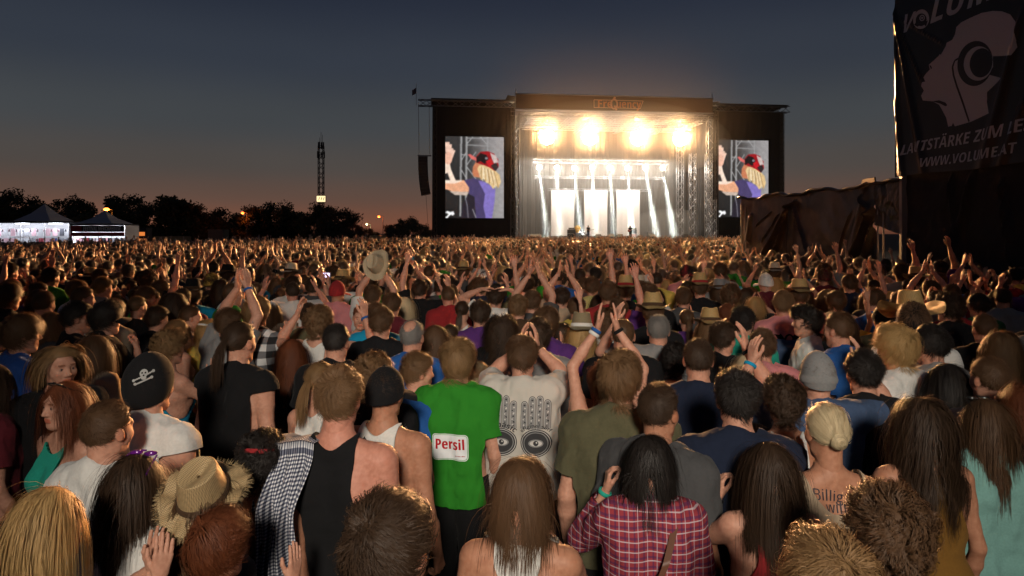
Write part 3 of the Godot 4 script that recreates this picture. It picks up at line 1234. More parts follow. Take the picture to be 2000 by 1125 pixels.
# a pixel of the photograph (2000 x 1125) gives a direction; the depth is that of what the thing touches
const EYE := 2.35
const FOCAL := 1300.0
const HORIZON := 455.0
func spot_at(px: float, py: float, depth: float) -> Vector3:
	return Vector3((px - 1000.0) / FOCAL * depth, EYE - (py - HORIZON) / FOCAL * depth, -depth)
# ---------- the stage ----------
var ST := Transform3D(Basis(Vector3.UP, .12), Vector3(13.94, 0, -92))

# the point of the stage plane z = back (stage space) that the photograph shows at this pixel
func sl(px: float, py: float, back := 0.0) -> Vector3:
	var inv := ST.affine_inverse()
	var o := inv * Vector3(0, EYE, 0)
	var d := inv.basis * Vector3((px - 1000.0) / FOCAL, -(py - HORIZON) / FOCAL, -1)
	return o + d * ((back - o.z) / d.z)

func on_stage(called: String, label: String, category: String, base: Vector3, group := "") -> Node3D:
	var o := thing(called, label, category, Vector3.ZERO, 0.0, group)
	o.transform = ST * Transform3D(Basis.IDENTITY, base)
	return o

func glow(key: String, c: Color, energy: float) -> StandardMaterial3D:
	var m := mat(key, Color(.9, .9, .9), .5)
	m.emission_enabled = true
	m.emission = c
	m.emission_energy_multiplier = energy
	return m

func pleated(s: Solid, a: Vector3, b: Vector3, top: float, bottom: float, pleats: float, depth: float, cols := 40, rows := 8) -> void:
	# a hanging cloth from a to b (x, z used), with soft vertical folds and real thickness
	var side := (b - a)
	side.y = 0
	var out := side.normalized().cross(Vector3.UP) * -1.0
	var ph := a.x * 3.1 + b.z
	s.sheet(rows, cols, func(u: float, w: float) -> Vector3:
		var p := a.lerp(b, u)
		p.y = lerpf(top, bottom, w)
		return p + out * depth * (sin(u * pleats * TAU + ph) + .5 * sin(u * pleats * 2.7 * TAU + w * 3.0 + ph)) * (.4 + .6 * w))

func make_stage() -> void:
	var steel := mat("truss_metal", lin(.32, .32, .33), .35, .9)
	var dark := mat("stage_cloth", lin(.014, .012, .011), .95)
	var deck_m := mat("stage_deck", lin(.05, .045, .042), .55)
	var L := sl(845, 400).x
	var A := sl(1004, 400).x
	var B := sl(1388, 400).x
	var R := sl(1524, 400).x
	var top := sl(1000, 212).y
	var deck := 1.62
	var back := -15.0
	var st := on_stage("concert_stage", "large dark concert stage with draped wings and long printed header", "stage", Vector3.ZERO)
	var s := Solid.new()
	s.box(Vector3(A - .5, deck - .25, back), Vector3(B + .5, deck, 1.2))
	part("deck", s.mesh(), deck_m, st)
	s = Solid.new()
	pleated(s, Vector3(A - .5, 0, 1.15), Vector3(B + .5, 0, 1.15), deck - .26, 0.02, 40, .05, 200, 3)
	part("deck_skirt", s.mesh(), dark, st)
	s = Solid.new()
	pleated(s, Vector3(A, 0, back + .5), Vector3(B, 0, back + .5), top, deck, 24, .12, 160, 10)
	part("back_drape", s.mesh(), mat("back_drape", lin(.07, .055, .045), .9), st)
	for sd in [[A, 0], [B, 1]]:
		s = Solid.new()
		pleated(s, Vector3(sd[0], 0, back + .5), Vector3(sd[0], 0, -3.5), top, deck, 9, .10, 70, 8)
		part("side_drape", s.mesh(), dark, st)
	s = Solid.new()
	s.sheet(6, 30, func(u: float, w: float) -> Vector3:
		return Vector3(lerpf(A - 1, B + 1, u), lerpf(top + 1.6, top + .9, w) - .25 * absf(sin(u * 15.0)), lerpf(1.0, back, w)))
	part("roof_skin", s.mesh(), mat("roof_skin", lin(.14, .12, .11), .7), st)
	# header board
	var h0 := sl(1008, 184, 1.6)
	var h1 := sl(1392, 190, 1.6)
	var hb := sl(1008, 211, 1.6).y
	s = Solid.new()
	s.box(Vector3(h0.x, hb, 1.35), Vector3(h1.x, h0.y, 1.6))
	part("header_board", s.mesh(), mat("header_board", lin(.14, .098, .07), .75), st)
	s = Solid.new()
	s.tube(Vector3(h0.x - .2, h0.y + .08, 1.5), Vector3(h1.x + .2, h0.y + .08, 1.5), .09, 6)
	s.tube(Vector3(h0.x - .2, hb - .08, 1.5), Vector3(h1.x + .2, hb - .08, 1.5), .09, 6)
	for k in 2:
		s.tube(Vector3([h0.x, h1.x][k], hb - .1, 1.4), Vector3([h0.x, h1.x][k], h0.y + .9, 1.4), .06, 5)
	part("header_rail", s.mesh(), steel, st)
	# roof beams, front to back and across
	for k in 7:
		s = Solid.new()
		var z := .6 - k * 1.7
		s.truss(Vector3(A - .6, hb - .5 + (.0 if k else -.1), z), Vector3(B + .6, hb - .5, z), .55, .05, 1.2)
		part("roof_beam", s.mesh(), steel, st)
	for k in 9:
		s = Solid.new()
		var x := lerpf(A + 1.5, B - 1.5, k / 8.0)
		s.truss(Vector3(x, hb - 1.05, .2), Vector3(x, hb - 1.05, -11), .45, .045, 1.0)
		part("roof_rafter", s.mesh(), steel, st)
	# legs of the roof
	for q in [[A + .2, .4], [B - .2, .4], [A + .6, -9.0], [B - 1.0, -9.0]]:
		s = Solid.new()
		s.truss(Vector3(q[0], deck, q[1]), Vector3(q[0], hb - .4, q[1]), .85, .065, .95, Vector3.FORWARD)
		part("roof_leg", s.mesh(), steel, st)
	# wings: a frame of draped panels that leaves a hole for each screen
	for w in [[L, A, sl(870, 266, .8), sl(984, 426, .8), sl(900, 198).y], [B, R, sl(1403, 273, .8), sl(1501, 424, .8), sl(1450, 208).y]]:
		var x0: float = w[0]
		var x1: float = w[1]
		var p: Vector3 = w[2]
		var q: Vector3 = w[3]
		var t: float = w[4]
		for r in [[x0, p.x - .25, t - .9, .0], [q.x + .25, x1, t - .9, .0], [p.x - .25, q.x + .25, t - .9, p.y + .25], [p.x - .25, q.x + .25, q.y - .25, .0]]:
			s = Solid.new()
			pleated(s, Vector3(r[0], 0, .9), Vector3(r[1], 0, .9), r[2], r[3], maxf(1.0, (r[1] - r[0]) * .35), .03, 36, 8)
			part("wing_drape", s.mesh(), dark, st)
		s = Solid.new()
		pleated(s, Vector3(x0, 0, -5), Vector3(x0, 0, .9), t - .9, 0.0, 5, .06, 30, 6)
		part("wing_side", s.mesh(), dark, st)
		s = Solid.new()
		pleated(s, Vector3(x1, 0, -5), Vector3(x1, 0, .9), t - .9, 0.0, 5, .06, 30, 6)
		part("wing_side", s.mesh(), dark, st)
		s = Solid.new()
		pleated(s, Vector3(x0, 0, -5), Vector3(x1, 0, -5), t - .9, 0.0, 8, .06, 40, 6)
		part("wing_back", s.mesh(), dark, st)
		s = Solid.new()
		s.truss(Vector3(x0 - (1.9 if x0 == L else -.2), t - .45, .6), Vector3(x1 + (.9 if x1 == R else 0.0), t - .45, .6), .8, .06, 1.0)
		part("wing_truss", s.mesh(), steel, st)
		s = Solid.new()
		s.sheet(3, 24, func(u: float, v: float) -> Vector3:
			return Vector3(lerpf(x0 - .2, x1 + .7, u), t + .12 + .22 * sin(u * 17.0 + x0) * v - .1 * v, lerpf(1.3, -4.5, v)))
		part("wing_roof", s.mesh(), dark, st)
		for q2 in [x0 + .35, x1 - .35]:
			s = Solid.new()
			s.truss(Vector3(q2, 0, 1.15), Vector3(q2, t - .8, 1.15), .4, .035, .9, Vector3.FORWARD)
			part("wing_leg", s.mesh(), mat("wing_leg_metal", lin(.10, .09, .08), .5, .7), st)
	# scaffold steps in front of the left wing leg and right of the stage
	for q in [[1002, 388, .5], [1353, 300, -3.0], [1384, 300, .8], [1392, 390, 2.0]]:
		var tp := sl(q[0], q[1], q[2])
		var o := on_stage("truss_tower", ["short dim truss tower beside the screen and the speaker column", "tall silver truss tower standing deep inside the stage", "brightly lit silver truss tower at the edge of the stage mouth", "short silver truss tower beside the screen behind the tarpaulin"][[1002, 1353, 1384, 1392].find(q[0])], "truss", Vector3(tp.x, 0, q[2]))
		s = Solid.new()
		var foot := 0.0 if q[2] > 1.2 else deck
		s.truss(Vector3(0, foot, 0), Vector3(0, tp.y, 0), .75, .05, .8, Vector3.FORWARD)
		part("frame", s.mesh(), steel, o)
		s = Solid.new()
		s.box(Vector3(-.5, foot, -.5), Vector3(.5, foot + .06, .5))
		part("base_plate", s.mesh(), steel, o)

	# video screens
	var pic := screen_picture()
	for k in 2:
		var p: Vector3 = [sl(870, 266, .8), sl(1403, 273, .8)][k]
		var q: Vector3 = [sl(984, 426, .8), sl(1501, 424, .8)][k]
		var o := on_stage("video_screen", ["tall video screen beside the speaker column showing a singer in a cap", "tall video screen partly behind the tarpaulin showing a singer in a cap"][k], "screen", Vector3((p.x + q.x) * .5, q.y, .8))
		s = Solid.new()
		var hw := (q.x - p.x) * .5
		s.box(Vector3(-hw - .12, -.12, -.5), Vector3(hw + .12, p.y - q.y + .12, -.06))
		part("casing", s.mesh(), mat("screen_casing", lin(.02, .02, .02), .5), o)
		s = Solid.new()
		s.sheet(1, 1, func(u: float, v: float) -> Vector3: return Vector3(lerpf(-hw, hw, u), lerpf(p.y - q.y, 0, v), -.05))
		var m := mat("screen_display", Color.BLACK, .4)
		m.emission_enabled = true
		m.emission = Color.WHITE
		m.emission_texture = pic
		m.emission_operator = BaseMaterial3D.EMISSION_OP_MULTIPLY
		m.emission_energy_multiplier = 1.0
		m.texture_repeat = false
		part("display_screen", s.mesh(), m, o)

	# sign on the header
	var sg := on_stage("festival_sign", "outlined festival name sign in the middle of the stage header", "sign", sl(1160, 210, 1.64))
	var pw := sl(1256, 210, 1.64).x - sl(1160, 210, 1.64).x
	var ph := sl(1160, 195, 1.64).y - sl(1160, 210, 1.64).y
	s = Solid.new()
	var rim := [Vector2(0, 0), Vector2(pw - .4, 0), Vector2(pw, ph), Vector2(0, ph)]
	for k in 4:
		var a: Vector2 = rim[k]
		var b: Vector2 = rim[(k + 1) % 4]
		s.tube(Vector3(a.x, a.y, .05), Vector3(b.x, b.y, .05), .05, 6)
	part("outline", s.mesh(), mat("sign_rim", lin(.62, .34, .22), .6), sg)
	for wd in [["Fre", .12, .34], ["uency", .445, .50]]:
		var tm := TextMesh.new()
		var f := SystemFont.new()
		f.font_names = PackedStringArray(["Droid Sans"])
		f.font_weight = 700
		tm.font = f
		tm.text = wd[0]
		tm.font_size = 64
		tm.pixel_size = 1.35 * ph / 64.0
		tm.depth = .06
		tm.horizontal_alignment = HORIZONTAL_ALIGNMENT_LEFT
		tm.vertical_alignment = VERTICAL_ALIGNMENT_CENTER
		var t := part("lettering", tm, mat("sign_letters", lin(.55, .20, .07), .6), sg, Vector3(wd[1] * pw - (.4 if wd[0] == "Fre" else .0), ph * .52, .05))
		var wide: float = tm.get_aabb().size.x
		t.scale.x = float(wd[2]) * pw / wide * (.85 if wd[0] == "Fre" else 1.0)
	s = Solid.new()
	# the big Q of the name, drawn as a running figure-like ring with a tail
	var qx := pw * .405
	var ring := []
	for k in 15:
		var a := TAU * k / 14.0
		ring.append(Vector3(qx + cos(a) * .42, ph * .5 + sin(a) * .62, .09))
	s.path(ring, .13, 6)
	s.tube(Vector3(qx + .05, ph * .3, .09), Vector3(qx + .35, -ph * .28, .09), .13, 6)
	s.tube(Vector3(qx - .1, ph * 1.05, .09), Vector3(qx + .12, ph * 1.4, .09), .15, 6)
	part("letter_q", s.mesh(), mat("sign_rim", Color.WHITE), sg)

	# four audience blinders on a front bar
	var warm := Color(1.0, .66, .36)
	var bar := on_stage("lighting_truss", "long silver lighting bar that carries the four bright audience lamps", "truss", Vector3(0, sl(1200, 262, -2.6).y, -2.6))
	s = Solid.new()
	s.truss(Vector3(A + 1.5, .75, -.45), Vector3(B - 1.5, .75, -.45), .5, .04, .9)
	part("frame", s.mesh(), steel, bar)
	var bl := glow("blinder_lamp", Color(1.0, .88, .66), 40.0)
	var cup := mat("lamp_can", lin(.03, .03, .03), .5)
	for k in 4:
		var at := sl([1068, 1151, 1246, 1328][k], [268, 269, 270, 271][k], -2.2)
		var o := on_stage("blinder_light", "%s large glaring lamp cluster counted from the speaker column" % ["first", "second", "third", "fourth"][k], "stage light", at, "row of four glaring stage lamps")
		s = Solid.new()
		s.lathe([Vector2(.0, -.45), Vector2(1.0, -.45), Vector2(1.16, .0), Vector2(1.16, .05), Vector2(1.1, .05)], 20, Transform3D(Basis(Vector3.RIGHT, PI * .5), Vector3.ZERO))
		s.tube(Vector3(0, .8, -.25), Vector3(0, 1.3, -.4), .05, 6)
		part("housing", s.mesh(), cup, o)
		for j in 9:
			var a := TAU * j / 8.0
			var rr := .0 if j == 8 else .74
			s = Solid.new()
			s.lathe([Vector2(.34, 0), Vector2(.30, .08), Vector2(.16, .13), Vector2(.0, .15)], 14, Transform3D(Basis(Vector3.RIGHT, PI * .5), Vector3(cos(a) * rr, sin(a) * rr, .02)))
			part("bulb", s.mesh(), bl, o)
		var sp := SpotLight3D.new()
		sp.name = "blinder_beam"
		o.add_child(sp)
		sp.position = Vector3(0, 0, .35)
		sp.basis = Basis.looking_at(ST.affine_inverse() * Vector3(0, 8.0, -3) - at, Vector3.UP)
		sp.spot_angle = 27
		sp.spot_angle_attenuation = 1.0
		sp.spot_range = 400
		sp.spot_attenuation = 2
		sp.light_size = .9
		sp.light_color = Color(1.0, .72, .46)
		sp.light_energy = BLIND
		sp.shadow_enabled = true
		spill(o, Vector3(0, 0, .9), Color(1.0, .78, .54), 55.0, .5)

	# eight beam lamps on the rear bar
	var rb := on_stage("lighting_truss", "rear silver lighting bar carrying eight beam lamps above the white cloths", "truss", Vector3(0, sl(1200, 318, -8).y, -8.3))
	s = Solid.new()
	s.truss(Vector3(sl(1040, 318, -8.3).x, .15, 0), Vector3(sl(1306, 318, -8.3).x, .15, 0), .5, .04, .9)
	part("frame", s.mesh(), steel, rb)
	s = Solid.new()
	s.truss(Vector3(sl(1045, 350, -8.3).x, -2.2, -.3), Vector3(sl(1300, 350, -8.3).x, -2.2, -.3), .3, .03, .9)
	part("lower_frame", s.mesh(), steel, rb)
	var wl := glow("beam_lamp", Color(1.0, .93, .78), 22.0)
	for k in 8:
		var at := sl(lerpf(1053, 1294, k / 7.0), 328 + (k % 3) * .8, -7.8)
		var to := sl([1070, 1094, 1136, 1166, 1200, 1236, 1284, 1318][k], 468, -6.0)
		var o := on_stage("beam_light", "%s white-hot beam lamp of the rear bar counted from the speaker column" % ["first", "second", "third", "fourth", "fifth", "sixth", "seventh", "eighth"][k], "stage light", at, "row of eight beam lamps above the white cloths")
		var dir := (to - at).normalized()
		s = Solid.new()
		s.tube(-dir * .55, -dir * .02, .2, 12, .30)
		s.tube(-dir * .3, Vector3(0, .9, -.3), .05, 5)
		part("housing", s.mesh(), cup, o)
		s = Solid.new()
		s.lathe([Vector2(.36, -.05), Vector2(.36, .04), Vector2(.24, .12), Vector2(.0, .15)], 16, Transform3D(Basis(Vector3.RIGHT, PI * .5), Vector3(0, .1, .1)))
		part("lens_lamp", s.mesh(), wl, o)
		var sp := SpotLight3D.new()
		sp.name = "lamp_beam"
		o.add_child(sp)
		sp.transform = Transform3D(Basis.looking_at(dir, Vector3.UP), dir * .1)
		sp.spot_angle = 4.6
		sp.spot_angle_attenuation = 1.0
		sp.spot_range = 60
		sp.spot_attenuation = 2
		sp.light_size = .15
		sp.light_color = Color(.96, 1.0, .97)
		sp.light_energy = BEAM
		sp.shadow_enabled = true
		spill(o, Vector3(0, -.1, .75), Color(1.0, .97, .92), 34.0, .3)

	# white cloths behind the band
	var cb := on_stage("cloth_bar", "thin silver bar from which the three white cloths hang", "truss", Vector3(0, sl(1160, 371, -9.5).y, -9.5))
	s = Solid.new()
	s.truss(Vector3(sl(1072, 371, -9.5).x, 0, 0), Vector3(sl(1272, 371, -9.5).x, 0, 0), .3, .035, .8)
	part("frame", s.mesh(), steel, cb)
	for k in 3:
		var p := sl([1077, 1141, 1204][k], 371, -9.4)
		var q := sl([1122, 1186, 1249][k], 371, -9.4)
		var o := on_stage("white_cloth", ["tall white backdrop cloth behind the low black amplifier", "tall white backdrop cloth between the drum kit and the guitarist", "tall white backdrop cloth behind the guitarist and red case"][k], "cloth", Vector3(p.x, 0, -9.3), "three white cloths behind the band")
		s = Solid.new()
		var wd := q.x - p.x
		s.sheet(8, 16, func(u: float, v: float) -> Vector3: return Vector3(u * wd - (.12 * v if k == 0 else 0.0), lerpf(p.y - .1, deck + .3, v), .03 * sin(u * 18.0) * (.3 + v)))
		s.sheet(8, 16, func(u: float, v: float) -> Vector3: return Vector3((1.0 - u) * wd - (.12 * v if k == 0 else 0.0), lerpf(p.y - .1, deck + .3, v), .03 * sin((1.0 - u) * 18.0) * (.3 + v) - .01))
		part("sheet", s.mesh(), mat("white_cloth", lin(.85, .85, .87), .9), o)
		s = Solid.new()
		s.tube(Vector3(0, p.y, 0), Vector3(wd, p.y, 0), .04, 6)
		part("top_bar", s.mesh(), steel, o)
	stage_band(deck)
	# speaker column, flag
	var la := on_stage("line_array", "curved black column of loudspeakers hanging outside the stage on chains", "speaker", sl(826, 306, 1.5))
	var pos := Vector3(0, 0, 0)
	var tilt := .0
	for k in 12:
		s = Solid.new()
		s.box(Vector3(-.62, -.40, -.45), Vector3(.62, 0, .45))
		var c := part("cabinet", s.mesh(), mat("speaker_black", lin(.035, .03, .028), .6), la, pos)
		c.rotation.z = tilt
		c.rotation.x = -tilt * .3
		pos += Vector3(sin(tilt) * .42, -cos(tilt) * .42, 0)
		tilt += .012 if k < 6 else .022
	s = Solid.new()
	s.box(Vector3(-.7, .05, -.1), Vector3(1.1, .22, .1))
	for x in [-.5, .9]:
		s.tube(Vector3(x, .2, 0), Vector3(x - .1, sl(826, 200, 1.5).y - sl(826, 306, 1.5).y, 0), .03, 4)
	part("hanger", s.mesh(), steel, la)
	s = Solid.new()
	s.tube(pos, pos + Vector3(.35, -5.2, 0), .02, 4)
	part("tie_rope", s.mesh(), mat("rope", lin(.05, .045, .04), .9), la)
	var fl := on_stage("flag_pole", "small flag on a thin pole at the top corner of the stage wing", "flag", sl(813, 206, .6))
	var fh := sl(813, 163, .6).y - sl(813, 206, .6).y
	s = Solid.new()
	s.tube(Vector3.ZERO, Vector3(0, fh, 0), .035, 6)
	part("pole", s.mesh(), steel, fl)
	s = Solid.new()
	for back_ in 2:
		s.sheet(6, 10, func(u: float, v: float) -> Vector3:
			var uu := u if back_ == 0 else 1.0 - u
			return Vector3(-uu * .55, fh - .55 - v * .75 - uu * .35, .09 * sin(uu * 7.0 + v * 2.0) - .006 * back_))
	part("flag_cloth", s.mesh(), mat("flag_cloth", lin(.12, .10, .14), .9), fl)
	# smoke of the stage and thin haze round it
	smoke("stage_smoke", "pale smoke lit by beam lamps at the back of the stage", Vector3((A + B) * .5, 7.5, -9.6), Vector3(B - A - 2.0, 12.0, 7.0), SMOKE, RenderingServer.FOG_VOLUME_SHAPE_BOX)
	smoke("low_stage_smoke", "white smoke low over the stage floor beside the amplifiers", Vector3(sl(1312, 455, -6).x, deck + 1.6, -6.0), Vector3(14, 5.5, 7), SMOKE * 1.2, RenderingServer.FOG_VOLUME_SHAPE_ELLIPSOID)
	smoke("lamp_haze", "thin smoke glowing round the row of glaring lamps", Vector3((A + B) * .5, sl(1200, 272, -2).y - .5, 1.2), Vector3(B - A + 5.0, 11, 9), LAMP_HAZE, RenderingServer.FOG_VOLUME_SHAPE_ELLIPSOID)
	smoke("stage_haze", "thin warm haze hanging in front of and above the stage", Vector3((A + B) * .5 - 1, 16, 4), Vector3(84, 76, 40), HAZE, RenderingServer.FOG_VOLUME_SHAPE_ELLIPSOID)

func smoke(called: String, label: String, at: Vector3, size: Vector3, density: float, shape: int) -> void:
	var f := FogVolume.new()
	f.name = called
	f.size = size
	f.shape = shape
	var m := FogMaterial.new()
	m.density = density
	m.albedo = Color(.97, .96, .94)
	f.material = m
	f.set_meta("kind", "stuff")
	f.set_meta("label", label)
	f.set_meta("category", "smoke")
	add_child(f)
	f.transform = ST * Transform3D(Basis.IDENTITY, at)

# the stray light of a bare lamp, all round
func spill(o: Node3D, at: Vector3, c: Color, energy: float, size: float) -> void:
	var l := OmniLight3D.new()
	l.name = "lamp_light"
	o.add_child(l)
	l.position = at
	l.light_color = c
	l.light_energy = energy
	l.light_size = size
	l.omni_range = 80
	l.omni_attenuation = 2
	l.shadow_enabled = true

func stage_band(deck: float) -> void:
	var black := mat("amp_black", lin(.03, .03, .03), .6)
	var s: Solid
	for k in 2:
		var at := sl([1116, 1238][k], 462, -6.5)
		var o := on_stage("amplifier_stack", ["low black amplifier stack beside the drummer", "tall amplifier stack behind the guitarist on a red case"][k], "amplifier", Vector3(at.x, deck, -6.6))
		for j in 2:
			s = Solid.new()
			s.box(Vector3(-.42 * (1.4 - .4 * k), j * .62, -.2), Vector3(.42 * (1.4 - .4 * k), j * .62 + .6, .2))
			part("cabinet", s.mesh(), black if not (k == 1 and j == 0) else mat("red_case", lin(.25, .05, .04), .6), o)
		s = Solid.new()
		s.box(Vector3(-.38, 1.24, -.15), Vector3(.38, 1.5, .15))
		part("head", s.mesh(), mat("amp_head", lin(.12, .11, .10), .5), o)
	var dr := on_stage("drum_kit", "drum kit with round drums and cymbals at the middle of the stage", "drums", Vector3(sl(1139, 462, -6).x, deck, -6.2))
	var shell := mat("drum_shell", lin(.12, .10, .10), .35)
	s = Solid.new()
	s.lathe([Vector2(0, -.2), Vector2(.32, -.2), Vector2(.32, .2), Vector2(0, .2)], 16, Transform3D(Basis(Vector3.RIGHT, PI * .5), Vector3(0, .34, .2)))
	part("bass_drum", s.mesh(), shell, dr)
	for q in [[-.35, .75, 0.0, .2], [.25, .8, 0.0, .18], [.6, .5, -.1, .22]]:
		s = Solid.new()
		s.lathe([Vector2(0, -.14), Vector2(q[3], -.14), Vector2(q[3], .12), Vector2(0, .12)], 14, Transform3D(Basis(Vector3.RIGHT, .2), Vector3(q[0], q[1], q[2])))
		s.tube(Vector3(q[0], 0, q[2]), Vector3(q[0], q[1] - .1, q[2]), .02, 5)
		part("drum", s.mesh(), shell, dr)
	for q in [[-.75, 1.25], [.85, 1.3]]:
		s = Solid.new()
		s.lathe([Vector2(.0, .03), Vector2(.25, .0), Vector2(.25, -.008), Vector2(.0, -.005)], 16, Transform3D(Basis(Vector3.FORWARD, .25), Vector3(q[0], q[1], 0)))
		s.tube(Vector3(q[0], 0, 0), Vector3(q[0], q[1], 0), .015, 5)
		part("cymbal", s.mesh(), mat("brass", lin(.6, .42, .15), .3, 1.0), dr)
	var fb := on_stage("yellow_figure", "yellow hand-shaped prop standing beside the drum kit", "prop", Vector3(sl(1128, 462, -7).x, deck, -7.0))
	s = Solid.new()
	s.tube(Vector3(0, 0, 0), Vector3(0, .9, 0), .05, 6)
	part("stand", s.mesh(), black, fb)
	s = Solid.new()
	for k in 4:
		s.tube(Vector3(0, .8, 0), Vector3(-.35 + k * .24, 1.95 - absf(k - 1.4) * .2, .02 * k), .22, 7, .12)
	part("hand_shape", s.mesh(), mat("prop_yellow", lin(.75, .42, .02), .7), fb)
	for k in 6:
		var at := sl([1044, 1168, 1192, 1210, 1272, 1338][k], 464, -1.5)
		var o := on_stage("stage_monitor", "low black wedge loudspeaker on the front of the stage floor", "speaker", Vector3(at.x, deck, -1.2), "wedge speakers along the stage front")
		s = Solid.new()
		var w := .45 if k else .9
		s.quad(Vector3(-w, 0, .3), Vector3(w, 0, .3), Vector3(w, .2, .3), Vector3(-w, .2, .3))
		s.quad(Vector3(-w, .2, .3), Vector3(w, .2, .3), Vector3(w, .5, -.2), Vector3(-w, .5, -.2))
		s.quad(Vector3(w, 0, -.25), Vector3(-w, 0, -.25), Vector3(-w, .5, -.2), Vector3(w, .5, -.2))
		for x in [-w, w]:
			s.quad(Vector3(x, 0, .3), Vector3(x, .2, .3), Vector3(x, .5, -.2), Vector3(x, 0, -.25))
		part("cabinet", s.mesh(), black, o)
		s = Solid.new()
		s.box(Vector3(-w * .85, .0, -.005), Vector3(w * .85, .5, .005), Transform3D(Basis(Vector3.RIGHT, -.78), Vector3(0, .215, .3)))
		part("grille", s.mesh(), mat("grille", lin(.06, .06, .06), .4, .6), o)
	for k in 2:
		var at := ST * Vector3(sl([1149, 1231][k], 462, -4.5).x, deck, -4.5)
		var o := make_person(at, 1.80, 0.0, "m", ["short", "shag"][k], "darkbrown", "tee", "black", "front", "front", "fair", {}, ["person in black playing in front of the drum kit on stage", "person in black playing a guitar beside the red case on stage"][k], k, 1)
		o.rotation.y = .12 + PI + [.3, -.5][k]
		var g := thing("electric_guitar", ["dark guitar held by the player before the drum kit", "red guitar held by the player beside the red case"][k], "guitar", o.transform * Vector3(0, 1.08, -.24))
		g.rotation = Vector3(0, o.rotation.y, 0)
		s = Solid.new()
		s.lathe([Vector2(0, -.022), Vector2(.15, -.022), Vector2(.17, 0), Vector2(.15, .022), Vector2(0, .022)], 18, Transform3D(Basis(Vector3.RIGHT, PI * .5).scaled(Vector3(1.25, 1, 1)), Vector3(.12, -.04, 0)), .12)
		part("body", s.mesh(), mat("guitar_%d" % k, [lin(.02, .02, .02), lin(.2, .02, .02)][k], .25), g)
		s = Solid.new()
		s.box(Vector3(-.72, -.022, -.02), Vector3(.0, .022, .0), Transform3D(Basis(Vector3.BACK, -.22), Vector3.ZERO))
		s.box(Vector3(-.88, -.04, -.02), Vector3(-.72, .04, .0), Transform3D(Basis(Vector3.BACK, -.22), Vector3.ZERO))
		part("neck", s.mesh(), mat("guitar_neck", lin(.18, .09, .04), .4), g)
	var kb := on_stage("keyboard_stand", "pale keyboard on a thin stand near the low smoke", "keyboard", Vector3(sl(1270, 462, -6).x, deck, -6))
	s = Solid.new()
	s.box(Vector3(-.6, .85, -.18), Vector3(.6, .97, .18))
	part("keyboard", s.mesh(), mat("keyboard", lin(.3, .3, .3), .5), kb)
	for x in [-.45, .45]:
		s = Solid.new()
		s.tube(Vector3(x, 0, .15), Vector3(x, .85, -.1), .025, 5)
		s.tube(Vector3(x, 0, -.15), Vector3(x, .85, .1), .025, 5)
		part("leg", s.mesh(), black, kb)

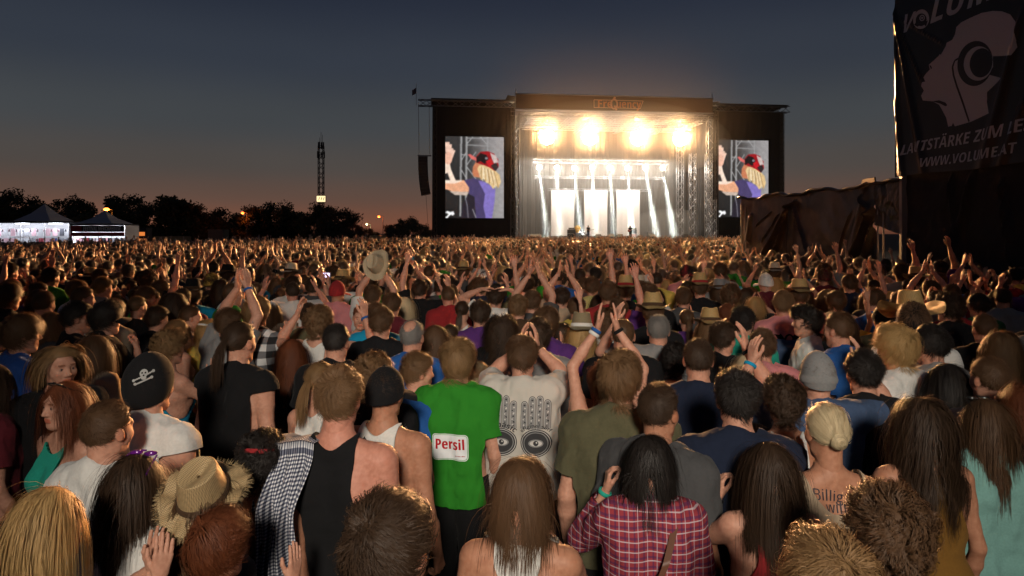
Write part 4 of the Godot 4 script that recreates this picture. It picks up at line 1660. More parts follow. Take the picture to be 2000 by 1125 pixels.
func screen_picture() -> Texture2D:
	var W := 224
	var H := 310
	var c := Canvas.new(W, H, Color(.3, .28, .28))
	# zoomed-photo coordinates to picture
	var P := func(x: float, y: float) -> Vector2: return Vector2((x - 237.0) / 390.0 * W, (y - 400.0) / 540.0 * H)
	var Q := func(a: Array) -> Array:
		var r := []
		for k in range(0, a.size(), 2):
			r.append(P.call(a[k], a[k + 1]))
		return r
	for x in W:
		for y in H:
			var u := float(x) / W
			var v := float(y) / H
			var k: float = lerpf(.23, .62, smoothstep(.25, .95, u)) - .10 * v * (1.0 - u)
			c.im.set_pixel(x, y, Color(k * 1.02, k, k * 1.0))
	var tr := Color(.62, .62, .62)
	for x in [342, 378, 520]:
		c.line(P.call(x, 400), P.call(x - 6, 930 if x < 400 else 640), 7 if x != 520 else 5, tr)
	for e in [[378, 410, 520, 410], [378, 455, 520, 460], [378, 450, 420, 400], [470, 400, 515, 452], [378, 590, 440, 500], [342, 560, 378, 500], [342, 620, 378, 680], [378, 600, 440, 680], [342, 520, 378, 520]]:
		c.line(P.call(e[0], e[1]), P.call(e[2], e[3]), 4, tr)
	var skin := Color(.93, .68, .53)
	var lit := Color(.99, .88, .80)
	# far arm, then near arm
	c.poly(Q.call([237, 545, 262, 560, 275, 620, 305, 690, 270, 695, 250, 640, 237, 650]), lit)
	c.poly(Q.call([237, 690, 300, 690, 365, 690, 395, 735, 392, 765, 300, 768, 237, 750]), skin)
	c.poly(Q.call([237, 690, 300, 690, 355, 692, 300, 712, 237, 712]), lit)
	c.poly(Q.call([262, 762, 392, 768, 380, 790, 300, 788]), Color(.80, .72, .66))
	# clapping hand
	for e in [[250, 560, 243, 438], [254, 560, 258, 436], [260, 560, 273, 452], [266, 560, 284, 478], [266, 575, 297, 490]]:
		c.line(P.call(e[0], e[1]), P.call(e[2], e[3]), 8, Color(.97, .80, .72))
	c.ellipse(P.call(256, 545), Vector2(15, 24), Color(.95, .74, .64))
	# shirt
	c.poly(Q.call([362, 690, 420, 675, 480, 690, 540, 730, 570, 745, 565, 830, 548, 940, 340, 940, 350, 850, 392, 780, 395, 740]), Color(.30, .26, .42))
	c.poly(Q.call([455, 690, 500, 700, 570, 745, 565, 830, 548, 940, 505, 940, 490, 860, 500, 780]), Color(.52, .46, .76))
	c.poly(Q.call([340, 940, 350, 850, 392, 780, 430, 800, 440, 940]), Color(.17, .15, .19))
	c.stroke([P.call(372, 815), P.call(382, 860), P.call(388, 938)], 2, Color(.75, .75, .78))
	c.stroke([P.call(418, 880), P.call(440, 938)], 3, Color(.7, .7, .72))
	# face and hair
	c.poly(Q.call([420, 600, 440, 565, 470, 575, 500, 620, 470, 672, 425, 665, 415, 640]), Color(.80, .50, .36))
	c.poly(Q.call([448, 612, 462, 588, 505, 585, 560, 612, 598, 650, 608, 700, 592, 742, 572, 722, 556, 748, 530, 712, 505, 700, 488, 676, 474, 690, 462, 650]), Color(.90, .77, .56))
	for k in 14:
		c.line(P.call(470 + k * 7, 596 + k * 2.5), P.call(466 + k * 9.5, 668 + k * 4.5 + (k % 3) * 9), 1.6 + (k % 4) * .6, [Color(1, .95, .84), Color(.60, .44, .27), Color(.97, .89, .74)][k % 3])
	# cap and visor
	c.poly(Q.call([440, 570, 442, 530, 470, 500, 520, 495, 560, 510, 590, 550, 592, 600, 570, 628, 535, 605, 500, 590]), Color(.62, .10, .13))
	c.poly(Q.call([470, 508, 510, 520, 525, 545, 500, 580, 470, 560, 445, 575, 445, 535]), Color(.12, .09, .10))
	c.poly(Q.call([535, 505, 575, 525, 592, 570, 560, 575, 545, 540]), Color(.82, .74, .72))
	c.poly(Q.call([505, 560, 545, 545, 555, 590, 525, 600]), Color(.78, .12, .16))
	c.poly(Q.call([540, 590, 575, 570, 590, 600, 570, 628]), Color(.20, .17, .18))
	c.ellipse(P.call(510, 542), Vector2(6, 5), Color(.55, .52, .54))
	c.poly(Q.call([384, 520, 400, 514, 442, 540, 445, 562, 410, 548]), Color(.85, .42, .40))
	# mark in the corner
	c.poly(Q.call([237, 905, 248, 893, 270, 900, 290, 895, 298, 915, 285, 925, 272, 918, 245, 944, 238, 934, 258, 915]), Color(1, 1, 1))
	# a filmed picture: soft edges, a wash of stage light across it, grain
	var soft: Image = c.im.duplicate()
	soft.resize(34, 46, Image.INTERPOLATE_LANCZOS)
	soft.resize(W, H, Image.INTERPOLATE_CUBIC)
	c.im.resize(74, 102, Image.INTERPOLATE_LANCZOS)
	c.im.resize(W, H, Image.INTERPOLATE_CUBIC)
	var grain := FastNoiseLite.new()
	grain.frequency = .045
	grain.fractal_octaves = 4
	for y in H:
		for x in W:
			var q := c.im.get_pixel(x, y).lerp(soft.get_pixel(x, y), .42)
			var k: float = 1.0 + 0.09 * grain.get_noise_2d(x, y) + .03 * grain.get_noise_2d(x * 14.0, y * 14.0)
			c.im.set_pixel(x, y, Color(q.r * k, q.g * k, q.b * k))
	return c.tex()
# ---------- the field round the stage ----------
func make_ground() -> void:
	var s := Solid.new()
	s.quad(Vector3(-900, 0, 60), Vector3(900, 0, 60), Vector3(900, 0, -1400), Vector3(-900, 0, -1400))
	var m := mat("trampled_grass", lin(.045, .042, .028), .95)
	m.albedo_texture = noise_tex(512, .03, 5, [Color(.45, .42, .38), Color(1, 1, .9)], 3)
	m.uv1_triplanar = true
	m.uv1_world_triplanar = true
	m.uv1_scale = Vector3.ONE * .25
	structure("ground", s.mesh(), m)

# the tarpaulin wall on the crowd's far side: t metres along it towards the camera from its gap
func wall_t(px: float) -> float:
	var r := (px - 1000.0) / FOCAL
	return (16.0 * r - 9.354) / (r + .13)
func wall_at(t: float, y: float, out := 0.0) -> Vector3:
	# out: metres towards the crowd
	return Vector3(9.354 + .13 * t - out * .9917, y, -(16.0 - t) + out * .129)
func wall_y(px: float, py: float) -> float:
	return EYE - (py - HORIZON) / FOCAL * (16.0 - wall_t(px))
func wall_uv(px: float, py: float) -> Vector2:
	return Vector2(wall_t(px), wall_y(px, py))

# crests (folds) as [pixel from, pixel to, height, width at from, width at to]
func fold_height(folds: Array, p: Vector2) -> float:
	var o := 0.0
	for f in folds:
		var a: Vector2 = f[0]
		var d: Vector2 = f[1] - a
		var k: float = (p - a).dot(d) / d.length_squared()
		if k < -.1 or k > 1.15:
			continue
		var side: float = (p - a - d * k).dot(d.orthogonal().normalized())
		var w: float = lerpf(f[3], f[4], clampf(k, 0, 1))
		var x := side / w
		if absf(x) < 3.0:
			o += 1.5 * f[2] * exp(-x * x) * smoothstep(-.1, .05, k) * smoothstep(1.15, .9, k)
	return o

func make_wall() -> void:
	var steel := mat("scaffold_tube", lin(.30, .30, .31), .4, .8)
	var tarp := mat("tarpaulin", lin(.085, .066, .042), .33)
	tarp.metallic_specular = .55
	tarp.albedo_texture = noise_tex(256, .02, 4, [Color(.7, .7, .7), Color(1, 1, 1)], 21)
	tarp.uv1_triplanar = true
	tarp.uv1_scale = Vector3.ONE * .6
	var ripple := FastNoiseLite.new()
	ripple.seed = 4
	ripple.frequency = .35
	ripple.fractal_octaves = 4
	var folds := []
	for f in [
		[1548, 402, 1478, 530, .16, .03, .12], [1549, 402, 1500, 530, .12, .03, .07], [1548, 402, 1547, 560, .12, .03, .06], [1551, 405, 1600, 545, .09, .03, .06],
		[1662, 420, 1620, 540, .05, .04, .05], [1710, 408, 1655, 545, .17, .04, .15], [1712, 440, 1680, 540, .13, .04, .09], [1690, 380, 1660, 520, .07, .1, .2],
		[1470, 420, 1462, 470, .09, .10, .18], [1520, 420, 1490, 470, .05, .03, .03], [1505, 415, 1480, 440, .05, .03, .03], [1680, 385, 1708, 420, .08, .05, .04],
	]:
		folds.append([wall_uv(f[0], f[1]), wall_uv(f[2], f[3]), f[4], f[5], f[6]])
	var t0 := wall_t(1447)
	var t1 := wall_t(1713)
	var topy := func(t: float) -> float:
		var u := (t - t0) / (t1 - t0)
		return 3.62 - .10 * sin(u * PI * 3.0) * sin(u * PI * 3.0)
	var o := thing("tarpaulin_fence", "long dark plastic tarpaulin fence with taut folds and scaffold posts", "fence", wall_at(t0, 0))
	var inv := o.transform.affine_inverse()
	var s := Solid.new()
	var face := func(u: float, w: float) -> Vector3:
		var t: float = lerpf(t0, t1, u)
		var y: float = lerpf(topy.call(t), 0.0, w)
		return inv * wall_at(t, y, fold_height(folds, Vector2(t, y)) + .10 * ripple.get_noise_2d(t * .9, y * .7))
	s.sheet(90, 200, face)
	part("tarpaulin", s.mesh(), tarp, o)
	s = Solid.new()
	s.sheet(6, 120, func(u: float, w: float) -> Vector3:
		var t: float = lerpf(t0, wall_t(1763), u)
		var a: float = TAU * w
		return inv * wall_at(t, topy.call(minf(t, t1)) + .05 * sin(a) + .02 * sin(u * 60.0), .06 + .09 * cos(a) + .02 * sin(u * 33.0)))
	part("rolled_top_hem", s.mesh(), tarp, o)
	s = Solid.new()
	s.sheet(30, 30, func(u: float, w: float) -> Vector3:
		var t: float = lerpf(t1, wall_t(1766), u)
		var y: float = lerpf(3.62, 2.55 - .25 * u, w)
		return inv * wall_at(t, y, .05 + .08 * ripple.get_noise_2d(t * 4.0, y * 3.0)))
	part("gap_valance", s.mesh(), tarp, o)
	for px in [1449, 1457, 1548, 1716, 1727]:
		s = Solid.new()
		var t := wall_t(px)
		var thick := .025
		s.tube(inv * wall_at(t, 0, .02 if px != 1548 else -.08), inv * wall_at(t, wall_y(px, 400 if px < 1500 else 378), .02 if px != 1548 else -.08), thick, 6)
		part("post", s.mesh(), steel, o)
	s = Solid.new()
	s.box(Vector3(-.02, -.06, -.4), Vector3(.02, .06, .4), Transform3D(Basis(Vector3.UP, -.13), inv * wall_at(wall_t(1705), 3.68, .12)))
	part("name_board", s.mesh(), mat("plain_board", lin(.12, .09, .06), .8), o)
	# banner tower
	var bt := thing("banner_tower", "tall scaffold tower hung with a black magazine banner above black cloth", "banner", wall_at(0, 0))
	inv = bt.transform.affine_inverse()
	s = Solid.new()
	s.box(Vector3(-.07, 0, -.07), Vector3(.07, 3.72, .07), Transform3D(Basis(Vector3.UP, -.13), inv * wall_at(.12, 0, .03)))
	part("corner_post", s.mesh(), mat("grey_post", lin(.20, .21, .22), .45, .5), bt)
	for q in [[.2, -1.6], [5.4, -1.6], [5.4, -.12], [.2, -.2]]:
		s = Solid.new()
		s.tube(inv * wall_at(q[0], 0, q[1]), inv * wall_at(q[0], 9.4, q[1]), .03, 6)
		part("scaffold_post", s.mesh(), steel, bt)
	for y in [3.7, 6.5, 9.2]:
		s = Solid.new()
		s.tube(inv * wall_at(.2, y, -.2), inv * wall_at(5.4, y, -.12), .03, 6)
		s.tube(inv * wall_at(.2, y, -1.6), inv * wall_at(5.4, y, -1.6), .03, 6)
		s.tube(inv * wall_at(.2, y, -.2), inv * wall_at(.2, y, -1.6), .03, 6)
		part("scaffold_rail", s.mesh(), steel, bt)
	s = Solid.new()
	var lower := []
	for f in [[1860, 350, 1880, 540, .10, .05, .12], [1960, 360, 1985, 520, .12, .04, .10], [1900, 345, 1850, 560, .08, .06, .10]]:
		lower.append([wall_uv(f[0], f[1]), wall_uv(f[2], f[3]), f[4], f[5], f[6]])
	s.sheet(50, 70, func(u: float, w: float) -> Vector3:
		var t: float = lerpf(.16, 5.4, u)
		var y: float = lerpf(3.72, 0.0, w)
		return inv * wall_at(t, y, fold_height(lower, Vector2(t, y)) + .06 * ripple.get_noise_2d(t * 2.0, y * 2.0)))
	part("black_cloth", s.mesh(), mat("black_drop", lin(.008, .007, .006), .75), bt)
	s = Solid.new()
	s.sheet(20, 20, func(u: float, w: float) -> Vector3: return inv * wall_at(.05, lerpf(9.4, 0.0, w), lerpf(-1.6, -.1, u)))
	part("end_cloth", s.mesh(), mat("black_drop", Color.BLACK), bt)
	var bf := []
	for f in [[1758, 30, 1815, 335, .12, .03, .10], [1760, 34, 1812, 165, .05, .025, .03], [1759, 60, 1768, 340, .08, .03, .07], [1759, 200, 1775, 350, .07, .05, .06], [2004, 40, 1925, 335, .13, .06, .14], [2015, 190, 1965, 320, .10, .06, .10], [1760, 32, 1850, 85, .03, .02, .02]]:
		bf.append([wall_uv(f[0], f[1]), wall_uv(f[2], f[3]), f[4] * .42, f[5], f[6]])
	var low := wall_y(1765, 346)
	s = Solid.new()
	s.sheet(110, 110, func(u: float, w: float) -> Vector3:
		var t: float = lerpf(-.05, 5.4, u)
		var y: float = lerpf(9.4, low + .02 * sin(u * 11.0), w)
		return inv * wall_at(t, y, .12 + fold_height(bf, Vector2(t, y)) + .04 * ripple.get_noise_2d(t * .6, y * .6)))
	var bm := mat("printed_banner", Color.WHITE, .42)
	bm.albedo_texture = banner_picture(low)
	bm.texture_repeat = false
	bm.metallic_specular = .5
	part("printed_banner", s.mesh(), bm, bt)

func banner_picture(low: float) -> Texture2D:
	var W := 1024
	var H := 1024
	var ink := Color(.055, .045, .045)
	var pale := Color(.72, .72, .74)
	var c := Canvas.new(W, H, ink)
	var U := func(q: Vector2) -> Vector2: return Vector2((q.x + .05) / 5.45 * W, (9.4 - q.y) / (9.4 - low) * H)
	# points are read off a zoom of the photograph (x 1750 + u / 3.215, y v / 3.215)
	var P := func(x: float, y: float) -> Vector2: return U.call(wall_uv(1750.0 + x / 3.215, y / 3.215))
	var Q := func(a: Array) -> Array:
		var r := []
		for k in range(0, a.size(), 2):
			r.append(P.call(a[k], a[k + 1]))
		return r
	# head in profile
	c.poly(Q.call([410, 170, 440, 140, 500, 110, 570, 80, 640, 68, 700, 72, 750, 92, 785, 140, 800, 220, 798, 300, 770, 350, 640, 352, 640, 440, 612, 466, 692, 490, 600, 575, 598, 640, 610, 708, 500, 760, 400, 792, 388, 770, 380, 790, 358, 796, 345, 740, 318, 690, 300, 660, 260, 640, 200, 636, 190, 605, 208, 572, 192, 545, 200, 520, 215, 516, 204, 490, 220, 465, 243, 440, 236, 410, 265, 385, 300, 352, 318, 320, 335, 290, 352, 268, 385, 250, 402, 215]), pale)
	c.poly(Q.call([640, 352, 772, 360, 790, 430, 770, 470, 690, 480, 612, 466, 640, 420]), ink)
	c.poly(Q.call([330, 270, 352, 262, 345, 290, 325, 325, 312, 348, 306, 340, 322, 310]), ink)
	c.poly(Q.call([240, 412, 250, 416, 256, 430, 250, 440, 246, 428]), ink)
	c.poly(Q.call([258, 640, 300, 632, 340, 645, 352, 662, 340, 668, 305, 652]), ink)
	# headphone
	var ring := func(cx: float, cy: float, rx: float, ry: float, col: Color) -> void:
		var r := []
		for k in 40:
			var a := TAU * k / 40.0
			var q := Vector2(cos(a) * rx, sin(a) * ry).rotated(.18)
			r.append(P.call(cx + q.x, cy + q.y))
		c.poly(r, col)
	ring.call(528, 396, 110, 142, ink)
	ring.call(548, 396, 90, 108, pale)
	ring.call(566, 392, 70, 92, ink)
	for k in 3:
		c.stroke(Q.call([430, 362, 400, 380, 385 + k, 420, 390 + k, 470, 410 + k, 540, 450 + k, 650, 488, 760]), 7, ink)
	# lettering: anchor, size and slope as the banner carries them, on its own plane
	var lay := func(words: String, x0: float, y0: float, x1: float, y1: float, slant: float) -> void:
		var a: Vector2 = wall_uv(1750.0 + x0 / 3.215, y0 / 3.215)
		var b: Vector2 = wall_uv(1750.0 + x1 / 3.215, y1 / 3.215)
		var dir := (b - a)
		var up := dir.orthogonal().normalized()
		if up.y < 0:
			up = -up
		c.text(words, pale, func(q: Vector2) -> Vector2: return U.call(a + dir.normalized() * (q.x + q.y * slant) + up * q.y), true, false, dir.length())
	lay.call("LAUTSTÄRKE ZUM LESEN", 66, 980, 1010, 792, .25)
	lay.call("WWW.VOLUME.AT", 190, 1058, 780, 962, .25)
	lay.call("V", 60, 216, 128, 196, .30)
	lay.call("LUME", 248, 152, 760, -60, .30)
	# the O holds a small winged emblem
	ring.call(192, 124, 50, 62, pale)
	ring.call(192, 128, 34, 40, ink)
	ring.call(198, 116, 17, 20, pale)
	ring.call(198, 116, 11, 13, ink)
	ring.call(198, 116, 6, 7, pale)
	c.poly(Q.call([150, 160, 172, 120, 190, 150, 172, 172]), ink)
	c.poly(Q.call([205, 150, 235, 130, 222, 170]), ink)
	return c.tex()

# ---------- trees ----------
func crown_mesh(seed_no: int, height: float, wide: float, leaves: int) -> ArrayMesh:
	var rng := RandomNumberGenerator.new()
	rng.seed = seed_no
	var v := PackedVector3Array()
	var n := PackedVector3Array()
	var idx := PackedInt32Array()
	var clumps := []
	for k in 40:
		var y := rng.randf_range(.08, .95)
		var r: float = wide * .5 * sqrt(maxf(.05, 1.0 - pow((y - .42) / .62, 2.0)))
		var a := rng.randf() * TAU
		var d := r * sqrt(rng.randf())
		clumps.append([Vector3(cos(a) * d, y * height, sin(a) * d), rng.randf_range(.10, .2) * wide])
	for k in leaves:
		var cl: Array = clumps[rng.randi() % clumps.size()]
		var d := Vector3(rng.randfn(), rng.randfn(), rng.randfn()) * .6
		if d.length() > 1.05:
			d = d.normalized() * 1.05 * rng.randf()
		var p: Vector3 = cl[0] + d * float(cl[1])
		var x := Vector3(rng.randfn(), rng.randfn(), rng.randfn()).normalized()
		var y := x.cross(Vector3(rng.randfn(), rng.randfn(), rng.randfn())).normalized()
		var s := rng.randf_range(.16, .42)
		var b := v.size()
		v.append_array(PackedVector3Array([p - x * s, p + y * s * .5, p + x * s, p - y * s * .5]))
		var nn := x.cross(y)
		for j in 4:
			n.append(nn)
		idx.append_array(PackedInt32Array([b, b + 1, b + 2, b, b + 2, b + 3]))
	return to_mesh({"v": v, "n": n, "i": idx})

const TREES := [[-30, 384, 120], [30, 372, 115], [62, 398, 125], [135, 384, 118], [160, 420, 110], [240, 384, 125], [285, 395, 120], [338, 380, 118], [385, 398, 122], [440, 410, 130], [500, 405, 125], [538, 395, 128], [580, 412, 135], [626, 398, 125], [660, 410, 120], [680, 430, 130], [722, 446, 135], [770, 436, 128], [797, 424, 120], [828, 440, 130], [210, 425, 130], [420, 425, 125]]

func make_trees() -> void:
	var crowns := []
	for k in 5:
		crowns.append(crown_mesh(50 + k, 1.0 * [9, 10, 8, 11, 9][k], [9, 11, 8, 10, 12][k], 9000))
	var bark := mat("bark", lin(.05, .04, .03), .9)
	var leaf := mat("dark_foliage", lin(.030, .038, .018), .8)
	leaf.backlight_enabled = true
	leaf.backlight = Color(.3, .3, .2)
	var i := 0
	for q in TREES:
		var base := spot_at(q[0], 455, q[2])
		base.y = 0
		var h: float = EYE + (455.0 - q[1]) / FOCAL * q[2]
		var nth := ["first", "second", "third", "fourth", "fifth", "sixth", "seventh", "eighth", "ninth", "tenth", "eleventh", "twelfth", "thirteenth", "fourteenth", "fifteenth", "sixteenth", "seventeenth"]
		var side: bool = q[0] < 627
		var rank := 0
		for other in TREES:
			if (other[0] < 627) == side and absf(other[0] - 627.0) < absf(q[0] - 627.0):
				rank += 1
		var where: String = "counted from the radio mast towards the %s" % ("stalls" if side else "stage")
		var o := thing("dark_tree", "%s dark leafy tree %s" % [nth[rank], where], "tree", base, i * 1.7, "row of dark trees beyond the crowd")
		var s := Solid.new()
		s.tube(Vector3.ZERO, Vector3(.1, h * .45, 0), .22, 7, .13)
		for k in 4:
			var a := TAU * k / 4.0
			s.tube(Vector3(.05, h * .3, 0), Vector3(cos(a) * h * .2, h * .62, sin(a) * h * .2), .11, 5, .04)
		part("trunk", s.mesh(), bark, o)
		var cr := part("crown", crowns[i % 5], leaf, o, Vector3(0, h * .05, 0))
		var k: float = h * .97 / ([9, 10, 8, 11, 9][i % 5] * 1.06)
		cr.scale = Vector3(k * 1.15, k, k * 1.15)
		i += 1

func make_mast() -> void:
	var d := 240.0
	var base := spot_at(627, 455, d)
	base.y = 0
	var o := thing("radio_mast", "tall thin lattice radio mast with antennas standing behind the trees", "mast", base)
	var metal := mat("mast_steel", lin(.06, .055, .05), .7, .2)
	var s := Solid.new()
	var h := EYE + (455.0 - 285.0) / FOCAL * d
	s.truss(Vector3.ZERO, Vector3(0, h, 0), 1.7, .16, 1.7, Vector3.FORWARD)
	part("lattice", s.mesh(), metal, o)
	for k in 14:
		s = Solid.new()
		var a := TAU * k / 7.0
		var y := h - 3.2 + (k / 7) * 3.4
		var r := 1.3 - .3 * (k / 7)
		s.box(Vector3(-.16, -1.2, -.1), Vector3(.16, 1.2, .1), Transform3D(Basis(Vector3.UP, -a + PI * .5), Vector3(cos(a) * r, y, sin(a) * r)))
		s.tube(Vector3(cos(a) * r, y, sin(a) * r), Vector3(0, y, 0), .05, 4)
		part("antenna", s.mesh(), metal, o)
	for k in 3:
		s = Solid.new()
		s.tube(Vector3(k * .5 - .5, h, 0), Vector3(k * .5 - .5, h + 3.0 + [0.0, 2.0, 1.0][k], 0), .07, 5)
		part("rod_antenna", s.mesh(), metal, o)
	var sg := thing("lit_sign", "small bright white illuminated sign box at the foot of the radio mast", "sign", spot_at(627, 395, d - 2.5))
	var w := 18.0 / FOCAL * d * .5
	var hh := 13.0 / FOCAL * d
	s = Solid.new()
	s.box(Vector3(-w, 0, -.6), Vector3(w, hh, 0))
	part("box", s.mesh(), metal, sg)
	s = Solid.new()
	s.box(Vector3(-w * .93, hh * .06, .0), Vector3(w * .93, hh * .94, .06))
	part("sign_light", s.mesh(), glow("white_sign", Color(1.0, .88, .66), 1.4), sg)
	for k in 3:
		s = Solid.new()
		s.tube(Vector3(-w * .5 + k * w * .5, hh * .3, .1), Vector3(-w * .3 + k * w * .5, hh * .75, .1), .12, 5)
		part("marking", s.mesh(), mat("sign_mark", lin(.5, .35, .15), .7), sg)

func street_lamp(px: float, py: float, depth: float, label: String, c: Color, energy: float, size: float) -> void:
	var top := spot_at(px, py, depth)
	var o := thing("street_lamp", label, "street lamp", Vector3(top.x, 0, top.z))
	var s := Solid.new()
	s.tube(Vector3(.6, 0, 0), Vector3(.6, top.y, 0), .08, 6, .05)
	s.tube(Vector3(.6, top.y, 0), Vector3(-.2, top.y + .15, 0), .05, 6)
	part("pole", s.mesh(), mat("lamp_pole", lin(.08, .08, .08), .6), o)
	s = Solid.new()
	s.lathe([Vector2(0, .22), Vector2(size * .6, .18), Vector2(size, .0), Vector2(size * .7, -.12), Vector2(0, -.2)], 14, Transform3D(Basis.IDENTITY, Vector3(-.2, top.y, 0)))
	part("lamp_globe", s.mesh(), glow("street_glow_%s" % c.to_html(), c, energy), o)
	var l := OmniLight3D.new()
	l.name = "lamp_light"
	o.add_child(l)
	l.position = Vector3(-.2, top.y - .5, .2)
	l.light_color = c
	l.light_energy = 6.0
	l.light_size = .2
	l.omni_range = 60
	l.omni_attenuation = 2
	l.shadow_enabled = true

func make_stalls() -> void:
	var canvas := mat("stall_canvas", lin(.34, .34, .36), .85)
	var red := mat("stall_red", lin(.30, .02, .03), .7)
	var white := mat("stall_white", lin(.75, .75, .76), .8)
	var dark := mat("stall_dark", lin(.03, .03, .035), .8)
	var rng := RandomNumberGenerator.new()
	rng.seed = 8
	var D := 58.0
	for k in 2:
		var x0: float = (([-60, 138][k]) - 1000.0) / FOCAL * D
		var x1: float = (([136, 244][k]) - 1000.0) / FOCAL * D
		var eave: float = EYE + (455.0 - [434, 439][k]) / FOCAL * D
		var peak: float = EYE + (455.0 - [397, 410][k]) / FOCAL * D
		var px: float = ([70, 190][k] - 1000.0) / FOCAL * D
		var w := x1 - x0
		var o := thing("market_stall", ["brightly lit white stall hung with rows of printed shirts", "brightly lit stall with a red band and lettered fascia"][k], "stall", Vector3(x0, 0, -D))
		var s := Solid.new()
		# peaked tent roof and flat wings
		var pw := 1.75
		var cx := px - x0
		for q in 4:
			var a := TAU * q / 4.0 + PI * .25
			var b := a + PI * .5
			var pa := Vector3(cx + cos(a) * pw * 1.3, eave + .1, -1.1 + sin(a) * pw * 1.3)
			var pb := Vector3(cx + cos(b) * pw * 1.3, eave + .1, -1.1 + sin(b) * pw * 1.3)
			var apex := Vector3(cx, peak, -1.1)
			s.tri(pb, pa, pa.lerp(apex, .55) - Vector3(0, .18, 0))
			s.tri(pb, pa.lerp(apex, .55) - Vector3(0, .18, 0), pb.lerp(apex, .55) - Vector3(0, .18, 0))
			s.tri(pb.lerp(apex, .55) - Vector3(0, .18, 0), pa.lerp(apex, .55) - Vector3(0, .18, 0), apex)
		part("peaked_roof", s.mesh(), canvas, o)
		s = Solid.new()
		s.box(Vector3(0, eave - .05, -2.2), Vector3(w, eave + .08, .1))
		part("roof", s.mesh(), dark, o)
		s = Solid.new()
		s.box(Vector3(0, 0, -2.2), Vector3(w, eave - .06, -2.1))
		part("back_wall", s.mesh(), white, o)
		for x in [0.0, w - .08]:
			s = Solid.new()
			s.box(Vector3(x, 0, -2.08), Vector3(x + .08, eave - .06, -.1))
			part("side_wall", s.mesh(), white, o)
		s = Solid.new()
		s.box(Vector3(.1, 0, -1.0), Vector3(w - .1, 1.0, -.4))
		part("counter", s.mesh(), white if k == 0 else red, o)
		for j in 5:
			s = Solid.new()
			s.tube(Vector3(w * (j + .02) / 4.08 + .03, 0, -.1), Vector3(w * (j + .02) / 4.08 + .03, eave - .06, -.1), .035, 6)
			part("pole", s.mesh(), mat("stall_pole", lin(.5, .5, .5), .4, .6), o)
		if k == 1:
			s = Solid.new()
			s.box(Vector3(.05, eave - .62, .02), Vector3(w - .05, eave - .07, .07))
			part("fascia", s.mesh(), dark, o)
			s = Solid.new()
			s.box(Vector3(.06, eave - .60, .075), Vector3(1.0, eave - .09, .085))
			part("fascia_panel", s.mesh(), red, o)
			var tm := TextMesh.new()
			var f := SystemFont.new()
			f.font_names = PackedStringArray(["Droid Sans"])
			f.font_weight = 700
			tm.font = f
			tm.text = "FESTIVAL MERCHANDISE"
			tm.font_size = 48
			tm.pixel_size = .009
			tm.depth = .02
			tm.horizontal_alignment = HORIZONTAL_ALIGNMENT_LEFT
			var t := part("lettering", tm, white, o, Vector3(1.15, eave - .34, .09))
			t.scale.x = (w - 1.5) / tm.get_aabb().size.x
			s = Solid.new()
			s.box(Vector3(.05, eave - 1.0, .0), Vector3(w - .05, eave - .66, .05))
			part("red_band", s.mesh(), red, o)
		# shirts pinned up inside
		var n := [26, 14][k] as int
		for j in n:
			var cols := n / 2 if k == 0 else n
			var row := j / cols
			var c: Array = [[.7, .7, .72], [.05, .05, .06], [.45, .05, .08], [.06, .06, .2], [.7, .45, .5], [.6, .6, .62], [.3, .3, .32]][rng.randi() % 7]
			var at := Vector3(.35 + (w - .7) * (j % cols + .5) / cols, eave - .85 - row * .85 - (.6 if k == 1 else 0.0), -.9 if k == 0 else -.6)
			var sh := Solid.new()
			sh.box(Vector3(-.2, -.35, -.015), Vector3(.2, .3, .015))
			sh.box(Vector3(-.36, .06, -.014), Vector3(-.2, .28, .014), Transform3D(Basis(Vector3.BACK, .35), Vector3(-.02, .06, 0)))
			sh.box(Vector3(.2, .06, -.014), Vector3(.36, .28, .014), Transform3D(Basis(Vector3.BACK, -.35), Vector3(.02, .06, 0)))
			var g := thing("hanging_shirt", "%s shirt hanging %s of the %s stall" % [["white", "black", "red", "dark blue", "pink", "pale", "grey"][[[.7, .7, .72], [.05, .05, .06], [.45, .05, .08], [.06, .06, .2], [.7, .45, .5], [.6, .6, .62], [.3, .3, .32]].find(c)], ["in the top row", "in the lower row"][row] if k == 0 else "over the counter", ["white", "red banded"][k]], "shirt", Vector3(x0, 0, -D) + at, 0.0, "shirts for sale in the stalls")
			part("fabric", sh.mesh(), mat("shirt_for_sale_%s" % str(c), lin(c[0], c[1], c[2]), .9), g)
		for j in 3:
			var lamp := thing("tube_lamp", "white fluorescent tube lamp under the roof of the %s stall" % ["shirt", "red banded"][k], "lamp", Vector3(x0 + w * (j + .5) / 3.0, eave - .12, -D - .35), 0.0, "tube lamps in the stalls")
			s = Solid.new()
			s.tube(Vector3(-.6, 0, 0), Vector3(.6, 0, 0), .03, 8)
			part("tube_light", s.mesh(), glow("stall_tube", Color(.95, .97, 1.0), 6.0), lamp)
			s = Solid.new()
			s.box(Vector3(-.65, .035, -.05), Vector3(.65, .06, .05))
			part("fitting", s.mesh(), white, lamp)
			var l := OmniLight3D.new()
			l.name = "lamp_light"
			lamp.add_child(l)
			l.position = Vector3(0, -.1, 0)
			l.light_color = Color(.93, .95, 1.0)
			l.light_energy = STALL
			l.light_size = .25
			l.omni_range = 40
			l.omni_attenuation = 2
			l.shadow_enabled = true
	# small lit kiosk, trailer and vans beyond the crowd
	var kd := 70.0
	var kp := spot_at(274, 455, kd)
	var ko := thing("kiosk", "tiny orange lit kiosk at the end of the red banded stall", "kiosk", Vector3(kp.x, 0, -kd))
	var s := Solid.new()
	s.box(Vector3(-.6, 0, -1.2), Vector3(.6, 2.9, -.05))
	part("body", s.mesh(), dark, ko)
